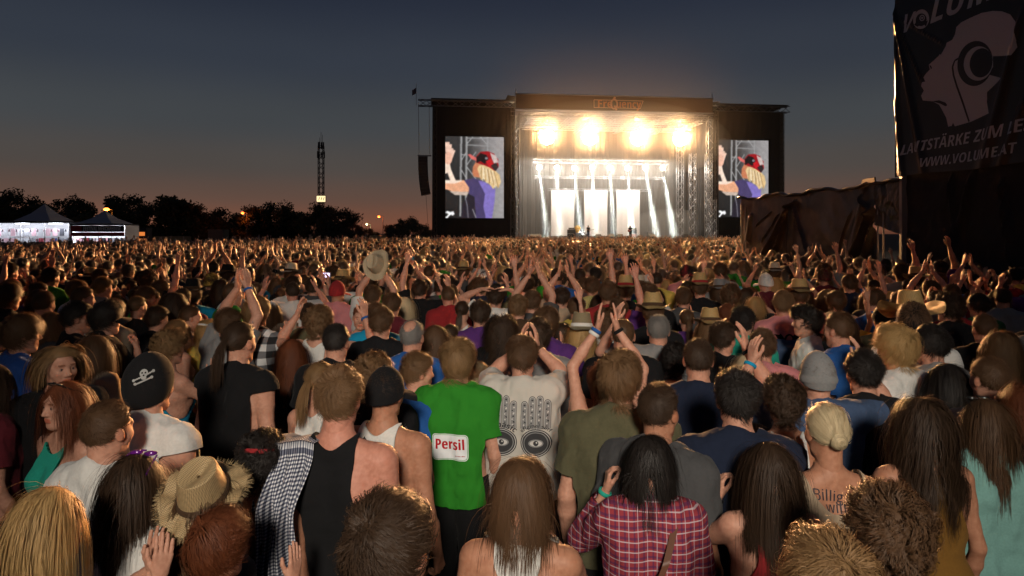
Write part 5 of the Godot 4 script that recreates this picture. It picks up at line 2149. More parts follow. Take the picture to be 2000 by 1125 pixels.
	for q in [[2.05, 2.45], [1.4, 1.75]]:
		s = Solid.new()
		s.box(Vector3(-.5, q[0], -.05), Vector3(.45, q[1], .0))
		part("window_light", s.mesh(), glow("kiosk_light", Color(1.0, .55, .2), .8), ko)
	for q in [[300, 358, 463, 90.0, "long low tan trailer beyond the crowd", .30, .20, .09], [406, 436, 448, 110.0, "dark grey box trailer beyond the crowd", .10, .09, .08], [725, 750, 462, 120.0, "low pale yellow van roof beyond the crowd", .5, .45, .2], [772, 782, 463, 120.0, "small pale yellow hut beyond the crowd", .5, .42, .2]]:
		var a := spot_at(q[0], q[2], q[3])
		var b := spot_at(q[1], q[2], q[3])
		var o := thing("trailer", q[4], "trailer", Vector3(a.x, 0, a.z))
		s = Solid.new()
		s.box(Vector3(0, .6, -2.2), Vector3(b.x - a.x, maxf(1.9, a.y), 0))
		part("body", s.mesh(), mat("trailer_%d" % q[0], lin(q[5], q[6], q[7]), .6), o)
		for x in [.25, .75]:
			s = Solid.new()
			s.lathe([Vector2(0, -.1), Vector2(.38, -.1), Vector2(.38, .1), Vector2(0, .1)], 14, Transform3D(Basis(Vector3.RIGHT, PI * .5), Vector3((b.x - a.x) * x, .38, -.05)))
			part("wheel", s.mesh(), dark, o)
	street_lamp(211, 409, 95, "tall street lamp with orange light above the red banded stall", Color(1.0, .55, .18), 9.0, .42)
	street_lamp(476, 416, 120, "street lamp with orange light among the dark trees", Color(1.0, .42, .14), 6.0, .30)
	street_lamp(742, 423, 130, "street lamp with orange light between the stage and the radio mast", Color(1.0, .40, .14), 6.0, .30)
	street_lamp(718, 438, 140, "low street lamp with pale white light in the tree gap", Color(1.0, .90, .62), 5.0, .20)
# ---------- the crowd ----------
const HEAD_W := {"short": .198, "crop": .178, "buzz": .165, "shag": .205, "curly": .215, "mop": .26, "long": .21, "wavy": .235, "bob": .215, "pony": .18, "bun": .18, "dreads": .22, "balding": .172}
const STAGE_POINT := Vector3(13.0, 0, -88)

# px, top of head, head width in the photograph; sex; hair, colour; garment, colour; arms; turn (degrees, + to the person's left); skin; extras; label
var FRONT := [
	[90, 935, 185, "f", "long", "blond", "tank", "black", "face", "face", -38, "fair", {"H": 1.64}, "person in black clapping beside the person with purple sunglasses"],
	[262, 874, 112, "f", "long", "darkbrown", "tee", "white", "down", "down", 0, "fair", {"shades": "purple", "H": 1.6}, "person in white top with purple sunglasses pushed up on the head"],
	[425, 985, 138, "f", "shag", "auburn", "tee", "black", "down", "face", -15, "fair", {"nails": 1, "H": 1.55}, "person in dark top with painted nails behind the frayed straw hat"],
	[402, 925, 108, "f", "wavy", "brown", "tee", "darkgrey", "down", "down", -12, "fair", {"hat": "frayed", "H": 1.52}, "person in dark grey top wearing a frayed straw hat"],
	[755, 958, 205, "m", "short", "darkbrown", "tee", "black", "down", "down", -6, "fair", {}, "person in black tee directly behind the shoulder with the checked shirt"],
	[1017, 878, 126, "f", "bob", "brown", "racer", "white", "down", "face", 0, "tan", {}, "person in white racerback top with bare shoulders"],
	[1268, 838, 104, "f", "bob", "black", "long", "redplaid", "ear", "down", 4, "fair", {"strap": "brown", "band": [["L", "teal"]], "ring": 1, "H": 1.61}, "person in red checked shirt with a brown strap holding a hand to the ear"],
	[1502, 850, 122, "f", "long", "darkbrown", "tank", "red", "ear", "down", 6, "fair", {"strap": "tan", "band": [["L", "black"]], "H": 1.6}, "person in red top with a tan strap and black wristband"],
	[1735, 953, 172, "m", "curly", "brown", "tee", "black", "down", "down", 10, "fair", {"H": 1.68}, "person in black tee behind the mustard dress"],
	[1622, 1030, 165, "f", "shag", "darkblond", "tee", "blue", "down", "down", 18, "fair", {"H": 1.71}, "person in blue top behind the pale top with handwriting"],
	[1800, 765, 122, "f", "wavy", "darkbrown", "tank", "mustard", "down", "down", 8, "tan", {"H": 1.70}, "person in mustard dress with bare shoulders"],
	[1925, 768, 92, "f", "long", "brown", "tee", "mint", "down", "down", 8, "fair", {"shades": "black", "H": 1.62}, "person in mint hooded top with sunglasses on the head"],
	[1615, 775, 112, "f", "bun", "platinum", "scoop", "beige", "down", "face", 8, "tan", {"tattoo": 1, "H": 1.72}, "person in pale top with handwriting on the upper back"],
	[508, 838, 100, "f", "curly", "black", "tank", "brown", "down", "down", 0, "tan", {"headband": "red", "H": 1.58}, "person in brown top with a red hair ribbon"],
	[662, 712, 103, "m", "short", "lightbrown", "tank", "black", "down", "down", 2, "red", {"gingham": 1, "H": 1.82}, "person in black tank top with a checked shirt over one shoulder"],
	[752, 716, 84, "m", "crop", "darkbrown", "tank", "white", "down", "down", -8, "tan", {"hat": "cap", "hatcol": "black", "H": 1.73}, "person in white tank top and black cap"],
	[207, 774, 92, "m", "crop", "brown", "tee", "white", "down", "down", -10, "fair", {"H": 1.72}, "person in white tee in front of the person with purple sunglasses"],
	[290, 693, 104, "m", "crop", "black", "muscle", "white", "down", "down", -8, "fair", {"hat": "bandana"}, "person in white sleeveless shirt and black bandana with a skull"],
	[128, 733, 84, "f", "long", "auburn", "tank", "teal", "down", "down", 165, "fair", {"shades": "black"}, "person in teal top looking back with sunglasses on the head"],
	[115, 668, 66, "m", "dreads", "darkblond", "tee", "black", "down", "down", -110, "fair", {}, "person in black tee turning towards the stage, face in profile"],
	[466, 623, 86, "m", "pony", "darkbrown", "muscle", "black", "down", "down", -8, "fair", {}, "person in black sleeveless shirt beside the black and white checked shirt"],
	[330, 640, 74, "f", "curly", "darkblond", "tank", "cyan", "down", "face", -20, "fair", {"band": [["R", "blue"]]}, "person in bright blue top with a hand raised to the mouth"],
	[205, 588, 66, "m", "shag", "black", "tee", "black", "down", "chin", -28, "fair", {"hat": "cap", "hatcol": "black"}, "person in black tee and black cap with a fist at the chin"],
	[40, 612, 72, "m", "shag", "brown", "tee", "royal", "down", "down", -35, "fair", {}, "person in royal blue tee at the edge of the dark side of the crowd"],
	[-18, 700, 90, "f", "long", "darkbrown", "tee", "maroon", "down", "down", -25, "fair", {}, "person in maroon top behind the royal blue tee"],
	[100, 603, 50, "f", "long", "lightbrown", "tee", "darkgrey", "down", "down", -40, "fair", {}, "person in dark grey top between the royal blue tee and the black cap"],
	[148, 587, 56, "m", "short", "black", "tee", "black", "down", "down", -40, "fair", {}, "person in black tee beside the black cap, looking at the stage"],
	[268, 574, 46, "f", "pony", "lightbrown", "tee", "black", "down", "down", -10, "fair", {}, "person in black tee with the hair tied back"],
	[306, 596, 40, "m", "short", "darkbrown", "tee", "black", "down", "down", -20, "fair", {"H": 1.70}, "person in black tee behind the bright blue top"],
	[372, 592, 44, "f", "bun", "brown", "tee", "white", "down", "face", -50, "fair", {}, "person in white tee clapping with the hair pinned up"],
	[406, 618, 38, "f", "bob", "blond", "tee", "yellow", "down", "face", -10, "fair", {"headband": "white"}, "person in yellow tee with a white headband"],
	[346, 618, 44, "f", "bob", "darkblond", "tank", "yellow", "down", "down", -25, "fair", {}, "person in yellow top in front of the bright blue top"],
	[500, 578, 62, "m", "shag", "darkblond", "long", "bwplaid", "down", "face", -10, "fair", {}, "person in black and white checked shirt holding a hand to the face"],
	[445, 600, 44, "m", "short", "brown", "tee", "grey", "up", "up", -15, "fair", {"band": [["R", "blue"]]}, "person in grey tee clapping overhead with a blue wristband"],
	[622, 598, 50, "m", "curly", "lightbrown", "tank", "white", "bent", "bent", 0, "fair", {"band": [["R", "blue"]]}, "person in white tank top with both hands raised"],
	[656, 627, 53, "m", "crop", "black", "tee", "black", "down", "down", 0, "fair", {}, "person in plain black tee beside the bright blue shoulders"],
	[744, 597, 49, "m", "short", "brown", "tee", "black", "down", "down", 0, "fair", {"print": "tour"}, "person in black tee with small white words on the back"],
	[735, 590, 46, "m", "short", "brown", "tee", "cyan", "down", "down", 0, "fair", {"deeper": .5}, "person in bright cyan tee in front of the black tee with words"],
	[704, 592, 40, "f", "pony", "auburn", "tank", "beige", "down", "down", 200, "fair", {}, "person in pale top turning to look back, hair tied up"],
	[804, 620, 46, "m", "balding", "grey", "tee", "blue", "down", "down", 0, "fair", {}, "person in mid blue tee with a bald crown"],
	[850, 628, 46, "f", "long", "brown", "tank", "brown", "down", "down", 0, "fair", {}, "person in brown top beside the mid blue tee"],
	[880, 628, 34, "f", "bun", "darkbrown", "tee", "navy", "down", "down", 0, "fair", {"H": 1.58}, "person in navy tee in front of the green printed tee"],
	[938, 585, 40, "m", "short", "darkbrown", "tee", "purple", "down", "down", 0, "fair", {}, "person in plain purple tee"],
	[903, 583, 34, "f", "pony", "darkbrown", "tank", "white", "down", "down", 0, "fair", {}, "person in white top beside the plain purple tee"],
	[980, 612, 72, "f", "mop", "darkbrown", "tee", "black", "down", "down", 0, "fair", {"print": "small"}, "person in black tee with small white letters, long curls"],
	[894, 660, 76, "m", "shag", "darkblond", "tee", "green", "down", "down", -3, "fair", {"print": "persil", "legs": "black", "H": 1.75}, "person in green tee with a white and red label on the back"],
	[934, 706, 44, "f", "short", "lightbrown", "tee", "black", "down", "down", -120, "fair", {"hat": "cap", "hatcol": "khaki"}, "person in khaki cap looking up between the green tee and the hand print"],
	[728, 690, 74, "m", "curly", "lightbrown", "tee", "black", "down", "down", 0, "fair", {"print": "band", "H": 1.70}, "person in black tee with jagged red letters on the back"],
	[814, 684, 74, "m", "short", "lightbrown", "tee", "blue", "down", "down", -50, "fair", {"H": 1.66}, "person in blue tee looking down beside the black cap"],
	[625, 698, 62, "f", "pony", "darkblond", "tank", "white", "front", "down", -12, "fair", {}, "person in white strap top with the hair tied at the side"],
	[570, 655, 44, "f", "long", "auburn", "tee", "black", "down", "down", 0, "fair", {}, "person in black top in front of the white tank top with raised hands"],
	[1020, 652, 60, "m", "short", "brown", "tee", "offwhite", "head", "head", 0, "fair", {"print": "hands", "band": [["L", "blue"], ["R", "brown"]], "H": 1.77}, "person in white tee with two printed hands on the back"],
	[1066, 598, 54, "m", "shag", "brown", "tee", "purple", "down", "face", -10, "fair", {}, "person in purple tee in front of the printed hands tee"],
	[1012, 574, 38, "m", "short", "lightbrown", "tee", "brown", "down", "down", 0, "fair", {}, "person in brown tee in front of the black tee with small letters"],
	[1136, 622, 54, "f", "long", "blond", "tee", "beige", "down", "down", 0, "fair", {"hat": "fedora", "hatcol": "brown", "hatband": "white"}, "person in beige top and brown hat with a white band"],
	[1186, 700, 72, "f", "shag", "auburn", "tank", "white", "up", "up", 0, "fair", {"band": [["L", "blue"], ["L", "white"], ["R", "black"]], "H": 1.70}, "person with stacked wristbands clapping high overhead"],
	[1210, 682, 108, "m", "shag", "lightbrown", "tee", "olive", "down", "down", -4, "fair", {"H": 1.82}, "person in olive tee with thick tousled hair"],
	[1285, 740, 70, "m", "crop", "darkbrown", "tee", "darkgrey", "down", "down", -30, "tan", {}, "person in dark grey tee beside the olive tee"],
	[1217, 617, 47, "m", "buzz", "brown", "tee", "black", "down", "down", 0, "fair", {}, "person in black tee with close-cropped hair behind the overhead clap"],
	[1286, 610, 45, "m", "crop", "grey", "tee", "grey", "bent", "down", 0, "fair", {}, "person in grey tee with one hand raised"],
	[1275, 585, 40, "m", "short", "brown", "tee", "black", "down", "down", 0, "fair", {"hat": "fedora", "hatcol": "straw"}, "person in black tee and straw hat in front of the grey tee"],
	[1318, 668, 52, "f", "curly", "black", "tank", "black", "down", "face", -8, "fair", {}, "person in black top clapping beside the navy tee"],
	[1364, 655, 63, "m", "crop", "darkbrown", "tee", "navy", "down", "bent", 0, "fair", {"band": [["R", "black"]]}, "person in navy tee with a hand raised beside the head"],
	[1440, 718, 94, "m", "short", "black", "tee", "navy", "down", "down", 0, "fair", {}, "person in dark navy tee in front of the red checked shirt"],
	[1460, 683, 44, "f", "long", "platinum", "tee", "darkgrey", "down", "down", 5, "fair", {}, "person in dark grey top with long pale hair"],
	[1387, 612, 46, "f", "long", "lightbrown", "tee", "black", "down", "ear", 0, "fair", {"hat": "fedora", "hatcol": "straw"}, "person in black top holding on to a wide straw hat"],
	[1412, 625, 42, "m", "short", "darkbrown", "tee", "black", "down", "down", -40, "fair", {}, "person in black tee beside the wide straw hat"],
	[1450, 597, 46, "m", "short", "black", "tee", "teal", "down", "chin", -30, "fair", {}, "person in teal tee with a hand at the chin"],
	[1222, 548, 34, "m", "short", "brown", "tee", "black", "down", "down", 0, "fair", {"hat": "fedora", "hatcol": "straw", "hatband": "red"}, "person in black tee and straw hat with a red band"],
	[1252, 548, 34, "m", "short", "brown", "tee", "green", "down", "down", 0, "fair", {"print": "persil", "deeper": .4}, "person in green tee with a label beside the red banded straw hat"],
	[1270, 553, 40, "m", "short", "brown", "tee", "black", "down", "down", 0, "fair", {}, "person in black tee beside the distant green tee"],
	[1367, 543, 36, "m", "short", "brown", "tee", "black", "down", "down", 0, "fair", {"hat": "fedora", "hatcol": "straw", "hatband": "red"}, "person in broad black tee and straw hat"],
	[1405, 552, 34, "f", "long", "brown", "tee", "grey", "reach", "down", 0, "fair", {"hat": "fedora", "hatcol": "grey"}, "person in grey hat with an arm raised"],
	[1335, 560, 30, "m", "short", "brown", "tee", "darkgrey", "down", "face", -15, "fair", {}, "person in dark grey tee between two straw hats"],
	[1420, 590, 34, "f", "short", "auburn", "tee", "black", "down", "down", 0, "fair", {}, "person in black top between the grey hat and the wide straw hat"],
	[1157, 540, 36, "m", "short", "brown", "tee", "paleyellow", "down", "reach", -12, "fair", {}, "person in pale yellow tee reaching up"],
	[1095, 560, 34, "f", "long", "brown", "tank", "beige", "down", "down", 0, "fair", {}, "person in beige top beside the pale yellow tee"],
	[1040, 565, 34, "m", "short", "brown", "tee", "darkgrey", "up", "up", 0, "fair", {}, "person in dark grey tee clapping overhead beside the beige top"],
	[968, 558, 34, "m", "short", "darkbrown", "tee", "white", "crown", "crown", 0, "fair", {}, "person in white tee with both hands on the head"],
	[1490, 640, 40, "m", "short", "brown", "tee", "pink", "down", "down", 0, "fair", {"H": 1.70}, "person in plain pink tee beside the teal tee"],
	[1530, 566, 48, "m", "short", "lightbrown", "tee", "pink", "down", "down", 0, "red", {"backpack": 1}, "person in pink tee with a dark blue backpack"],
	[1576, 595, 46, "m", "curly", "black", "tee", "white", "down", "down", 75, "fair", {}, "person in white shirt turned sideways beside the backpack"],
	[1562, 556, 36, "m", "short", "brown", "tee", "red", "down", "down", 0, "fair", {"hat": "fedora", "hatcol": "straw"}, "person in red tee and straw hat"],
	[1640, 608, 50, "m", "crop", "brown", "tee", "blue", "down", "down", 35, "fair", {}, "person in blue tee looking aside near the grey knitted cap"],
	[1598, 690, 58, "m", "crop", "brown", "tee", "denim", "bent", "bent", 0, "fair", {"hat": "beanie", "hatcol": "grey", "band": [["L", "cyan"], ["R", "brown"]]}, "person in grey knitted cap with both hands raised"],
	[1530, 730, 86, "f", "curly", "darkbrown", "tank", "white", "down", "down", 6, "tan", {}, "person in white tank top with dark curls in front of the pale top"],
	[1688, 680, 84, "m", "short", "black", "tee", "black", "down", "down", 8, "fair", {"H": 1.74}, "person in wide black tee beside the white collar"],
	[1752, 633, 92, "m", "shag", "blond", "tee", "white", "down", "down", 30, "red", {"collar": 1}, "person in white collared shirt with thick fair hair"],
	[1820, 632, 62, "m", "short", "black", "tee", "grey", "down", "down", 25, "fair", {}, "person in grey tee beside the white collared shirt"],
	[1780, 590, 60, "m", "short", "brown", "tee", "maroon", "down", "down", 10, "fair", {"hat": "cowboy", "hatcol": "straw"}, "person in maroon tee and wide woven cowboy hat"],
	[1855, 572, 54, "m", "curly", "darkbrown", "tee", "black", "down", "down", 30, "fair", {}, "person in black tee beside the cowboy hat"],
	[1912, 572, 50, "m", "short", "black", "tee", "darkgreen", "down", "down", 15, "fair", {"H": 1.74}, "person in dark green tee near the banner tower"],
	[1935, 690, 90, "m", "crop", "brown", "tee", "grey", "down", "down", 12, "fair", {"H": 1.74}, "person in pale grey tee beside the mint hooded top"],
	[1955, 640, 64, "f", "wavy", "lightbrown", "tee", "black", "down", "down", 30, "fair", {}, "person in black top in front of the pale grey tee"],
	[2005, 740, 100, "f", "wavy", "auburn", "tee", "black", "down", "down", 20, "fair", {}, "person in black top beside the pale grey and mint tops"],
	[1850, 700, 70, "f", "long", "black", "tee", "black", "head", "head", 22, "fair", {"band": [["L", "black"]], "H": 1.68}, "person in black top between the mint hooded top and white collar"],
	[1700, 560, 40, "f", "long", "brown", "tee", "darkgrey", "down", "reach", 10, "fair", {}, "person in dark grey top with an outstretched arm near the fence"],
	[1950, 560, 44, "f", "bob", "brown", "tee", "black", "head", "head", 15, "fair", {}, "person in black clapping at the foot of the banner tower"],
	[1790, 530, 34, "m", "short", "brown", "tee", "black", "down", "down", 0, "fair", {"hat": "fedora", "hatcol": "straw"}, "person in black tee and straw hat at the grey post"],
	[728, 555, 36, "m", "short", "brown", "tee", "white", "up", "up", 0, "fair", {"band": [["L", "cyan"]], "lift": 1}, "person in white tee holding a pale hat overhead"],
	[572, 538, 34, "m", "short", "darkbrown", "tee", "white", "down", "bent", 0, "fair", {}, "person in white tee with one bent arm beside the white hat"],
	[568, 522, 30, "m", "short", "brown", "tee", "darkgrey", "down", "down", 0, "fair", {"hat": "fedora", "hatcol": "white"}, "person in dark grey tee and white hat"],
	[905, 518, 32, "m", "short", "brown", "tee", "darkgrey", "down", "down", 0, "fair", {"hat": "fedora", "hatcol": "straw"}, "person in dark grey tee and yellow straw hat"],
	[820, 545, 34, "m", "short", "darkbrown", "tee", "black", "reach", "bent", 0, "fair", {}, "person in black tee stretching both arms up"],
	[790, 575, 34, "f", "long", "platinum", "tee", "black", "down", "down", 0, "fair", {}, "person in black top with pale straight hair"],
	[765, 570, 36, "m", "short", "brown", "tee", "maroon", "down", "down", 0, "fair", {}, "person in maroon tee in front of the cyan tee"],
	[465, 545, 34, "m", "short", "brown", "tee", "white", "down", "down", -10, "fair", {"hat": "cap", "hatcol": "white"}, "person in white tee and white cap"],
	[413, 533, 32, "m", "short", "brown", "tee", "black", "down", "down", -10, "fair", {"hat": "cap", "hatcol": "yellow"}, "person in black tee and yellow cap"],
	[150, 545, 42, "m", "short", "lightbrown", "tee", "white", "down", "down", -20, "fair", {}, "person in white tee beside the grey tee in the dark"],
	[200, 540, 42, "m", "short", "darkblond", "tee", "grey", "down", "down", -20, "fair", {}, "person in grey tee beside the white tee in the dark"],
	[75, 560, 44, "f", "long", "brown", "tee", "black", "down", "down", -20, "fair", {}, "person in black top in front of the royal blue tee"],
	[20, 545, 40, "m", "short", "brown", "tee", "darkgrey", "down", "down", -25, "fair", {}, "person in dark grey tee ahead of the royal blue tee"],
	[612, 540, 34, "m", "short", "darkbrown", "tee", "darkgrey", "head", "head", 0, "fair", {"camera": 1}, "person in dark grey tee holding up a small lit camera"],
	[1660, 535, 34, "m", "short", "brown", "tee", "navy", "down", "down", 10, "fair", {}, "person in navy tee near the tarpaulin folds"],
	[1610, 525, 34, "m", "short", "brown", "tee", "maroon", "down", "down", 10, "fair", {"hat": "cap", "hatcol": "maroon"}, "person in maroon cap by the fence"],
]

var people_at := []   # [x, z, radius]
var by_distance := []

func person_spot(e: Array) -> Dictionary:
	var w: float = HEAD_W[e[4]]
	if e[12].has("hat"):
		w = maxf(w, .20)
	var tall: float = e[12].get("H", 1.79 if e[3] == "m" else 1.675)
	var drop: float = (float(e[1]) - HORIZON) / FOCAL
	var depth: float = (EYE - tall) / drop
	if not e[12].has("H"):
		depth = lerpf(depth, FOCAL * w / float(e[2]), .25)
	depth += float(e[12].get("deeper", 0.0))
	var high: float = EYE - drop * depth
	var lo := 1.62 if e[3] == "m" else 1.48
	var hi := 1.93 if e[3] == "m" else 1.82
	if high < lo:
		depth = (EYE - lo) / drop
	elif high > hi:
		depth = (EYE - hi) / drop
	high = EYE - drop * depth
	var lift: float = .015 if e[12].has("hat") else .022
	return {"depth": depth, "high": high - lift, "x": (float(e[0]) - 1000.0) / FOCAL * depth}

func face_stage(at: Vector3, turn: float) -> float:
	var to := STAGE_POINT - at
	return atan2(-to.x, -to.z) + turn

func make_person(at: Vector3, high: float, turn: float, sex: String, hair: String, hcol: String, garment: String, gcol: String, la: String, ra: String, skin: String, extra: Dictionary, label: String, hair_seed: int, lod := 0) -> Node3D:
	var o := thing("person", label, "person", at, face_stage(at, turn), "people in the crowd")
	var k := high / 1.783
	o.scale = Vector3.ONE * k
	var yaw := 0.0
	part("body", body_mesh(sex, la, ra, yaw, 0.0, lod), skin_mat(skin), o)
	var shirt := part("shirt", cloth(garment, sex, la, ra, lod), null, o)
	match gcol:
		"redplaid", "bwplaid":
			shirt.material_override = plaid_mat(gcol)
		_:
			shirt.material_override = print_mat(extra.print, gcol) if extra.has("print") else cloth_mat(gcol)
	part("trousers", cloth("trousers", sex, "down", "down", maxi(lod, 1)), cloth_mat(extra.get("legs", ["denim", "black", "khaki", "darkgrey", "navy"][hair_seed % 5])), o)
	var hp := head_place(sex, yaw, 0.0)
	var h := part("hair", hair_mesh(hair, hair_seed % (3 if hair in ["short", "crop"] else 2 if hair in ["shag", "long", "curly"] else 1), 0), hair_mat(hcol), o)
	h.transform = hp
	if extra.has("hat"):
		wear_hat(o, hp, extra)
	if extra.has("shades"):
		var g := part("sunglasses", shades_mesh(), mat("shades_" + extra.shades, lin(.10, .01, .16) if extra.shades == "purple" else lin(.01, .01, .01), .12), o)
		g.transform = hp
	if extra.has("headband"):
		var s := Solid.new()
		s.lathe([Vector2(.092, -.010), Vector2(.096, 0), Vector2(.092, .010)], 28, Transform3D(Basis(Vector3.RIGHT, -.35).scaled(Vector3(1.0, 1.0, 1.22)), Vector3(0, .065, .012)))
		var g := part("headband", s.mesh(), cloth_mat(extra.headband), o)
		g.transform = hp
	for b in extra.get("band", []):
		wrist_band(o, sex, b[0], la if b[0] == "L" else ra, b[1])
	if extra.has("strap"):
		back_strap(o, extra.strap)
	if extra.has("gingham"):
		shoulder_shirt(o)
	if extra.has("backpack"):
		backpack(o)
	if extra.has("tattoo"):
		skin_writing(o, sex, la, ra)
	if extra.has("collar"):
		var s := Solid.new()
		s.lathe([Vector2(.082, -.012), Vector2(.086, .004), Vector2(.076, .040), Vector2(.082, .036), Vector2(.098, -.010)], 24, Transform3D(Basis(Vector3.RIGHT, .2), Vector3(0, 1.485, .005)))
		part("collar", s.mesh(), cloth_mat("white"), o)
	people_at.append([at.x, at.z, .3])
	return o

# ---------- things worn ----------
func hat_mesh(kind: String) -> ArrayMesh:
	var key := "hat " + kind
	if hair_cache.has(key):
		return hair_cache[key]
	var s := Solid.new()
	var rng := RandomNumberGenerator.new()
	rng.seed = hash(kind)
	if kind in ["cap", "beanie", "bandana"]:
		var tall := .112 if kind == "cap" else .122
		var low: float = {"cap": .01, "beanie": -.005, "bandana": -.045}[kind]
		var fat := 1.13 if kind != "bandana" else 1.15
		s.sheet(14, 32, func(u: float, v: float) -> Vector3:
			var a := u * TAU
			var e: float = lerpf(PI * .5, asin(clampf((low - .035) / tall, -1, 1)), v)
			var back: float = .5 + .5 * cos(a)
			var sink: float = -.035 * back * v
			var bump: float = 1.0 + (.012 * sin(a * 6.0) * sin(v * PI) if kind == "bandana" else .006 * cos(a * 6.0))
			return SKULL + Vector3(sin(a) * cos(e) * .080 * fat * bump, sin(e) * tall + sink, cos(a) * cos(e) * .098 * fat * bump))
		if kind == "cap":
			s.sheet(6, 14, func(u: float, v: float) -> Vector3:
				var a := lerpf(-1.15, 1.15, u)
				var r := lerpf(.104, .185, v)
				return SKULL + Vector3(sin(a) * r * .82, -.022 - .018 * v - .02 * pow(absf(a), 2.0), -cos(a) * r))
			s.sheet(6, 14, func(u: float, v: float) -> Vector3:
				var a := lerpf(1.15, -1.15, u)
				var r := lerpf(.104, .185, v)
				return SKULL + Vector3(sin(a) * r * .82, -.026 - .018 * v - .02 * pow(absf(a), 2.0), -cos(a) * r))
			s.lathe([Vector2(.0, .008), Vector2(.009, .004), Vector2(.010, 0)], 10, Transform3D(Basis.IDENTITY, SKULL + Vector3(0, .112, 0)))
		elif kind == "beanie":
			s.lathe([Vector2(.093, -.018), Vector2(.098, .0), Vector2(.093, .022)], 28, Transform3D(Basis(Vector3.RIGHT, -.12).scaled(Vector3(1, 1, 1.2)), SKULL + Vector3(0, -.03, 0)))
	else:
		var wide: float = {"fedora": .158, "frayed": .165, "cowboy": .22}[kind]
		var tall: float = {"fedora": .125, "frayed": .15, "cowboy": .15}[kind]
		# crown with a pinched top
		s.sheet(16, 36, func(u: float, v: float) -> Vector3:
			var a := u * TAU
			var r: float
			var y: float
			if v < .45:
				var q := v / .45
				r = lerpf(.0, .068, q)
				y = tall - .035 * exp(-pow(sin(a) * r / .03, 2.0)) * (1.0 - q * .6) + .006 * q
			else:
				var q := (v - .45) / .55
				r = lerpf(.068, .094, pow(q, .8))
				y = lerpf(tall + .006, 0.0, q)
				if cos(a) < -.3:
					r -= .014 * exp(-pow((absf(sin(a)) - .55) / .2, 2.0)) * (1.0 - q)
			return SKULL + Vector3(sin(a) * r, y + .045, cos(a) * r * 1.22))
		# brim
		for under in 2:
			s.sheet(6, 44, func(u: float, v: float) -> Vector3:
				var a := (u if under == 0 else 1.0 - u) * TAU
				var r := lerpf(.093, wide, v)
				var curl: float = (.075 if kind == "cowboy" else .03) * pow(absf(sin(a)), 2.0) * v * v - (.03 if kind != "cowboy" else .045) * pow(absf(cos(a)), 2.0) * v
				var wob: float = .006 * sin(a * 7.0 + 1.0) * v + (.010 * sin(a * 11.0) * v if kind == "frayed" else 0.0)
				return SKULL + Vector3(sin(a) * r, .045 + curl + wob - .004 * under, cos(a) * r * 1.15))
	var m := s.mesh()
	if kind == "frayed":
		var d := {"v": s.v, "n": s.n, "c": PackedColorArray(), "i": s.i}
		for k in d.v.size():
			d.c.append(Color.WHITE)
		for k in 700:
			var a := rng.randf() * TAU
			var r := .162
			var p := SKULL + Vector3(sin(a) * r, .045 + .03 * pow(sin(a), 2.0) - .03 * pow(cos(a), 2.0), cos(a) * r * 1.15)
			var out := Vector3(sin(a), rng.randf_range(-.5, .5), cos(a)) + Vector3(rng.randfn(), rng.randfn(), rng.randfn()) * .35
			out = out.normalized()
			ribbon(d, PackedVector3Array([p, p + out * .012, p + out * rng.randf_range(.018, .034) + Vector3(0, -.004, 0)]), PackedVector3Array([Vector3.UP, Vector3.UP, Vector3.UP]), .0026, rng.randf_range(.7, 1.2), rng.randfn())
		m = to_mesh(d)
	hair_cache[key] = m
	return m

func straw_mat(c: Array, key: String) -> StandardMaterial3D:
	key = "straw_" + key
	if not mats.has(key):
		var m := mat(key, lin(c[0], c[1], c[2]), .7)
		m.vertex_color_use_as_albedo = true
		var size := 64
		var im := Image.create(size, size, false, Image.FORMAT_RGB8)
		var hi := Image.create(size, size, false, Image.FORMAT_RGB8)
		for y in size:
			for x in size:
				var over := ((x / 8) + (y / 8)) % 2 == 0
				var q: float = absf(fmod(x if over else y, 8.0) - 3.5) / 4.0
				var e: float = 1.0 - .55 * q * q
				im.set_pixel(x, y, Color(e, e * .98, e * .93))
				hi.set_pixel(x, y, Color(e, e, e))
		m.albedo_texture = ImageTexture.create_from_image(im)
		m.heightmap_enabled = true
		m.heightmap_texture = ImageTexture.create_from_image(hi)
		m.heightmap_scale = .2
		m.uv1_triplanar = true
		m.uv1_scale = Vector3.ONE * 18.0
	return mats[key]

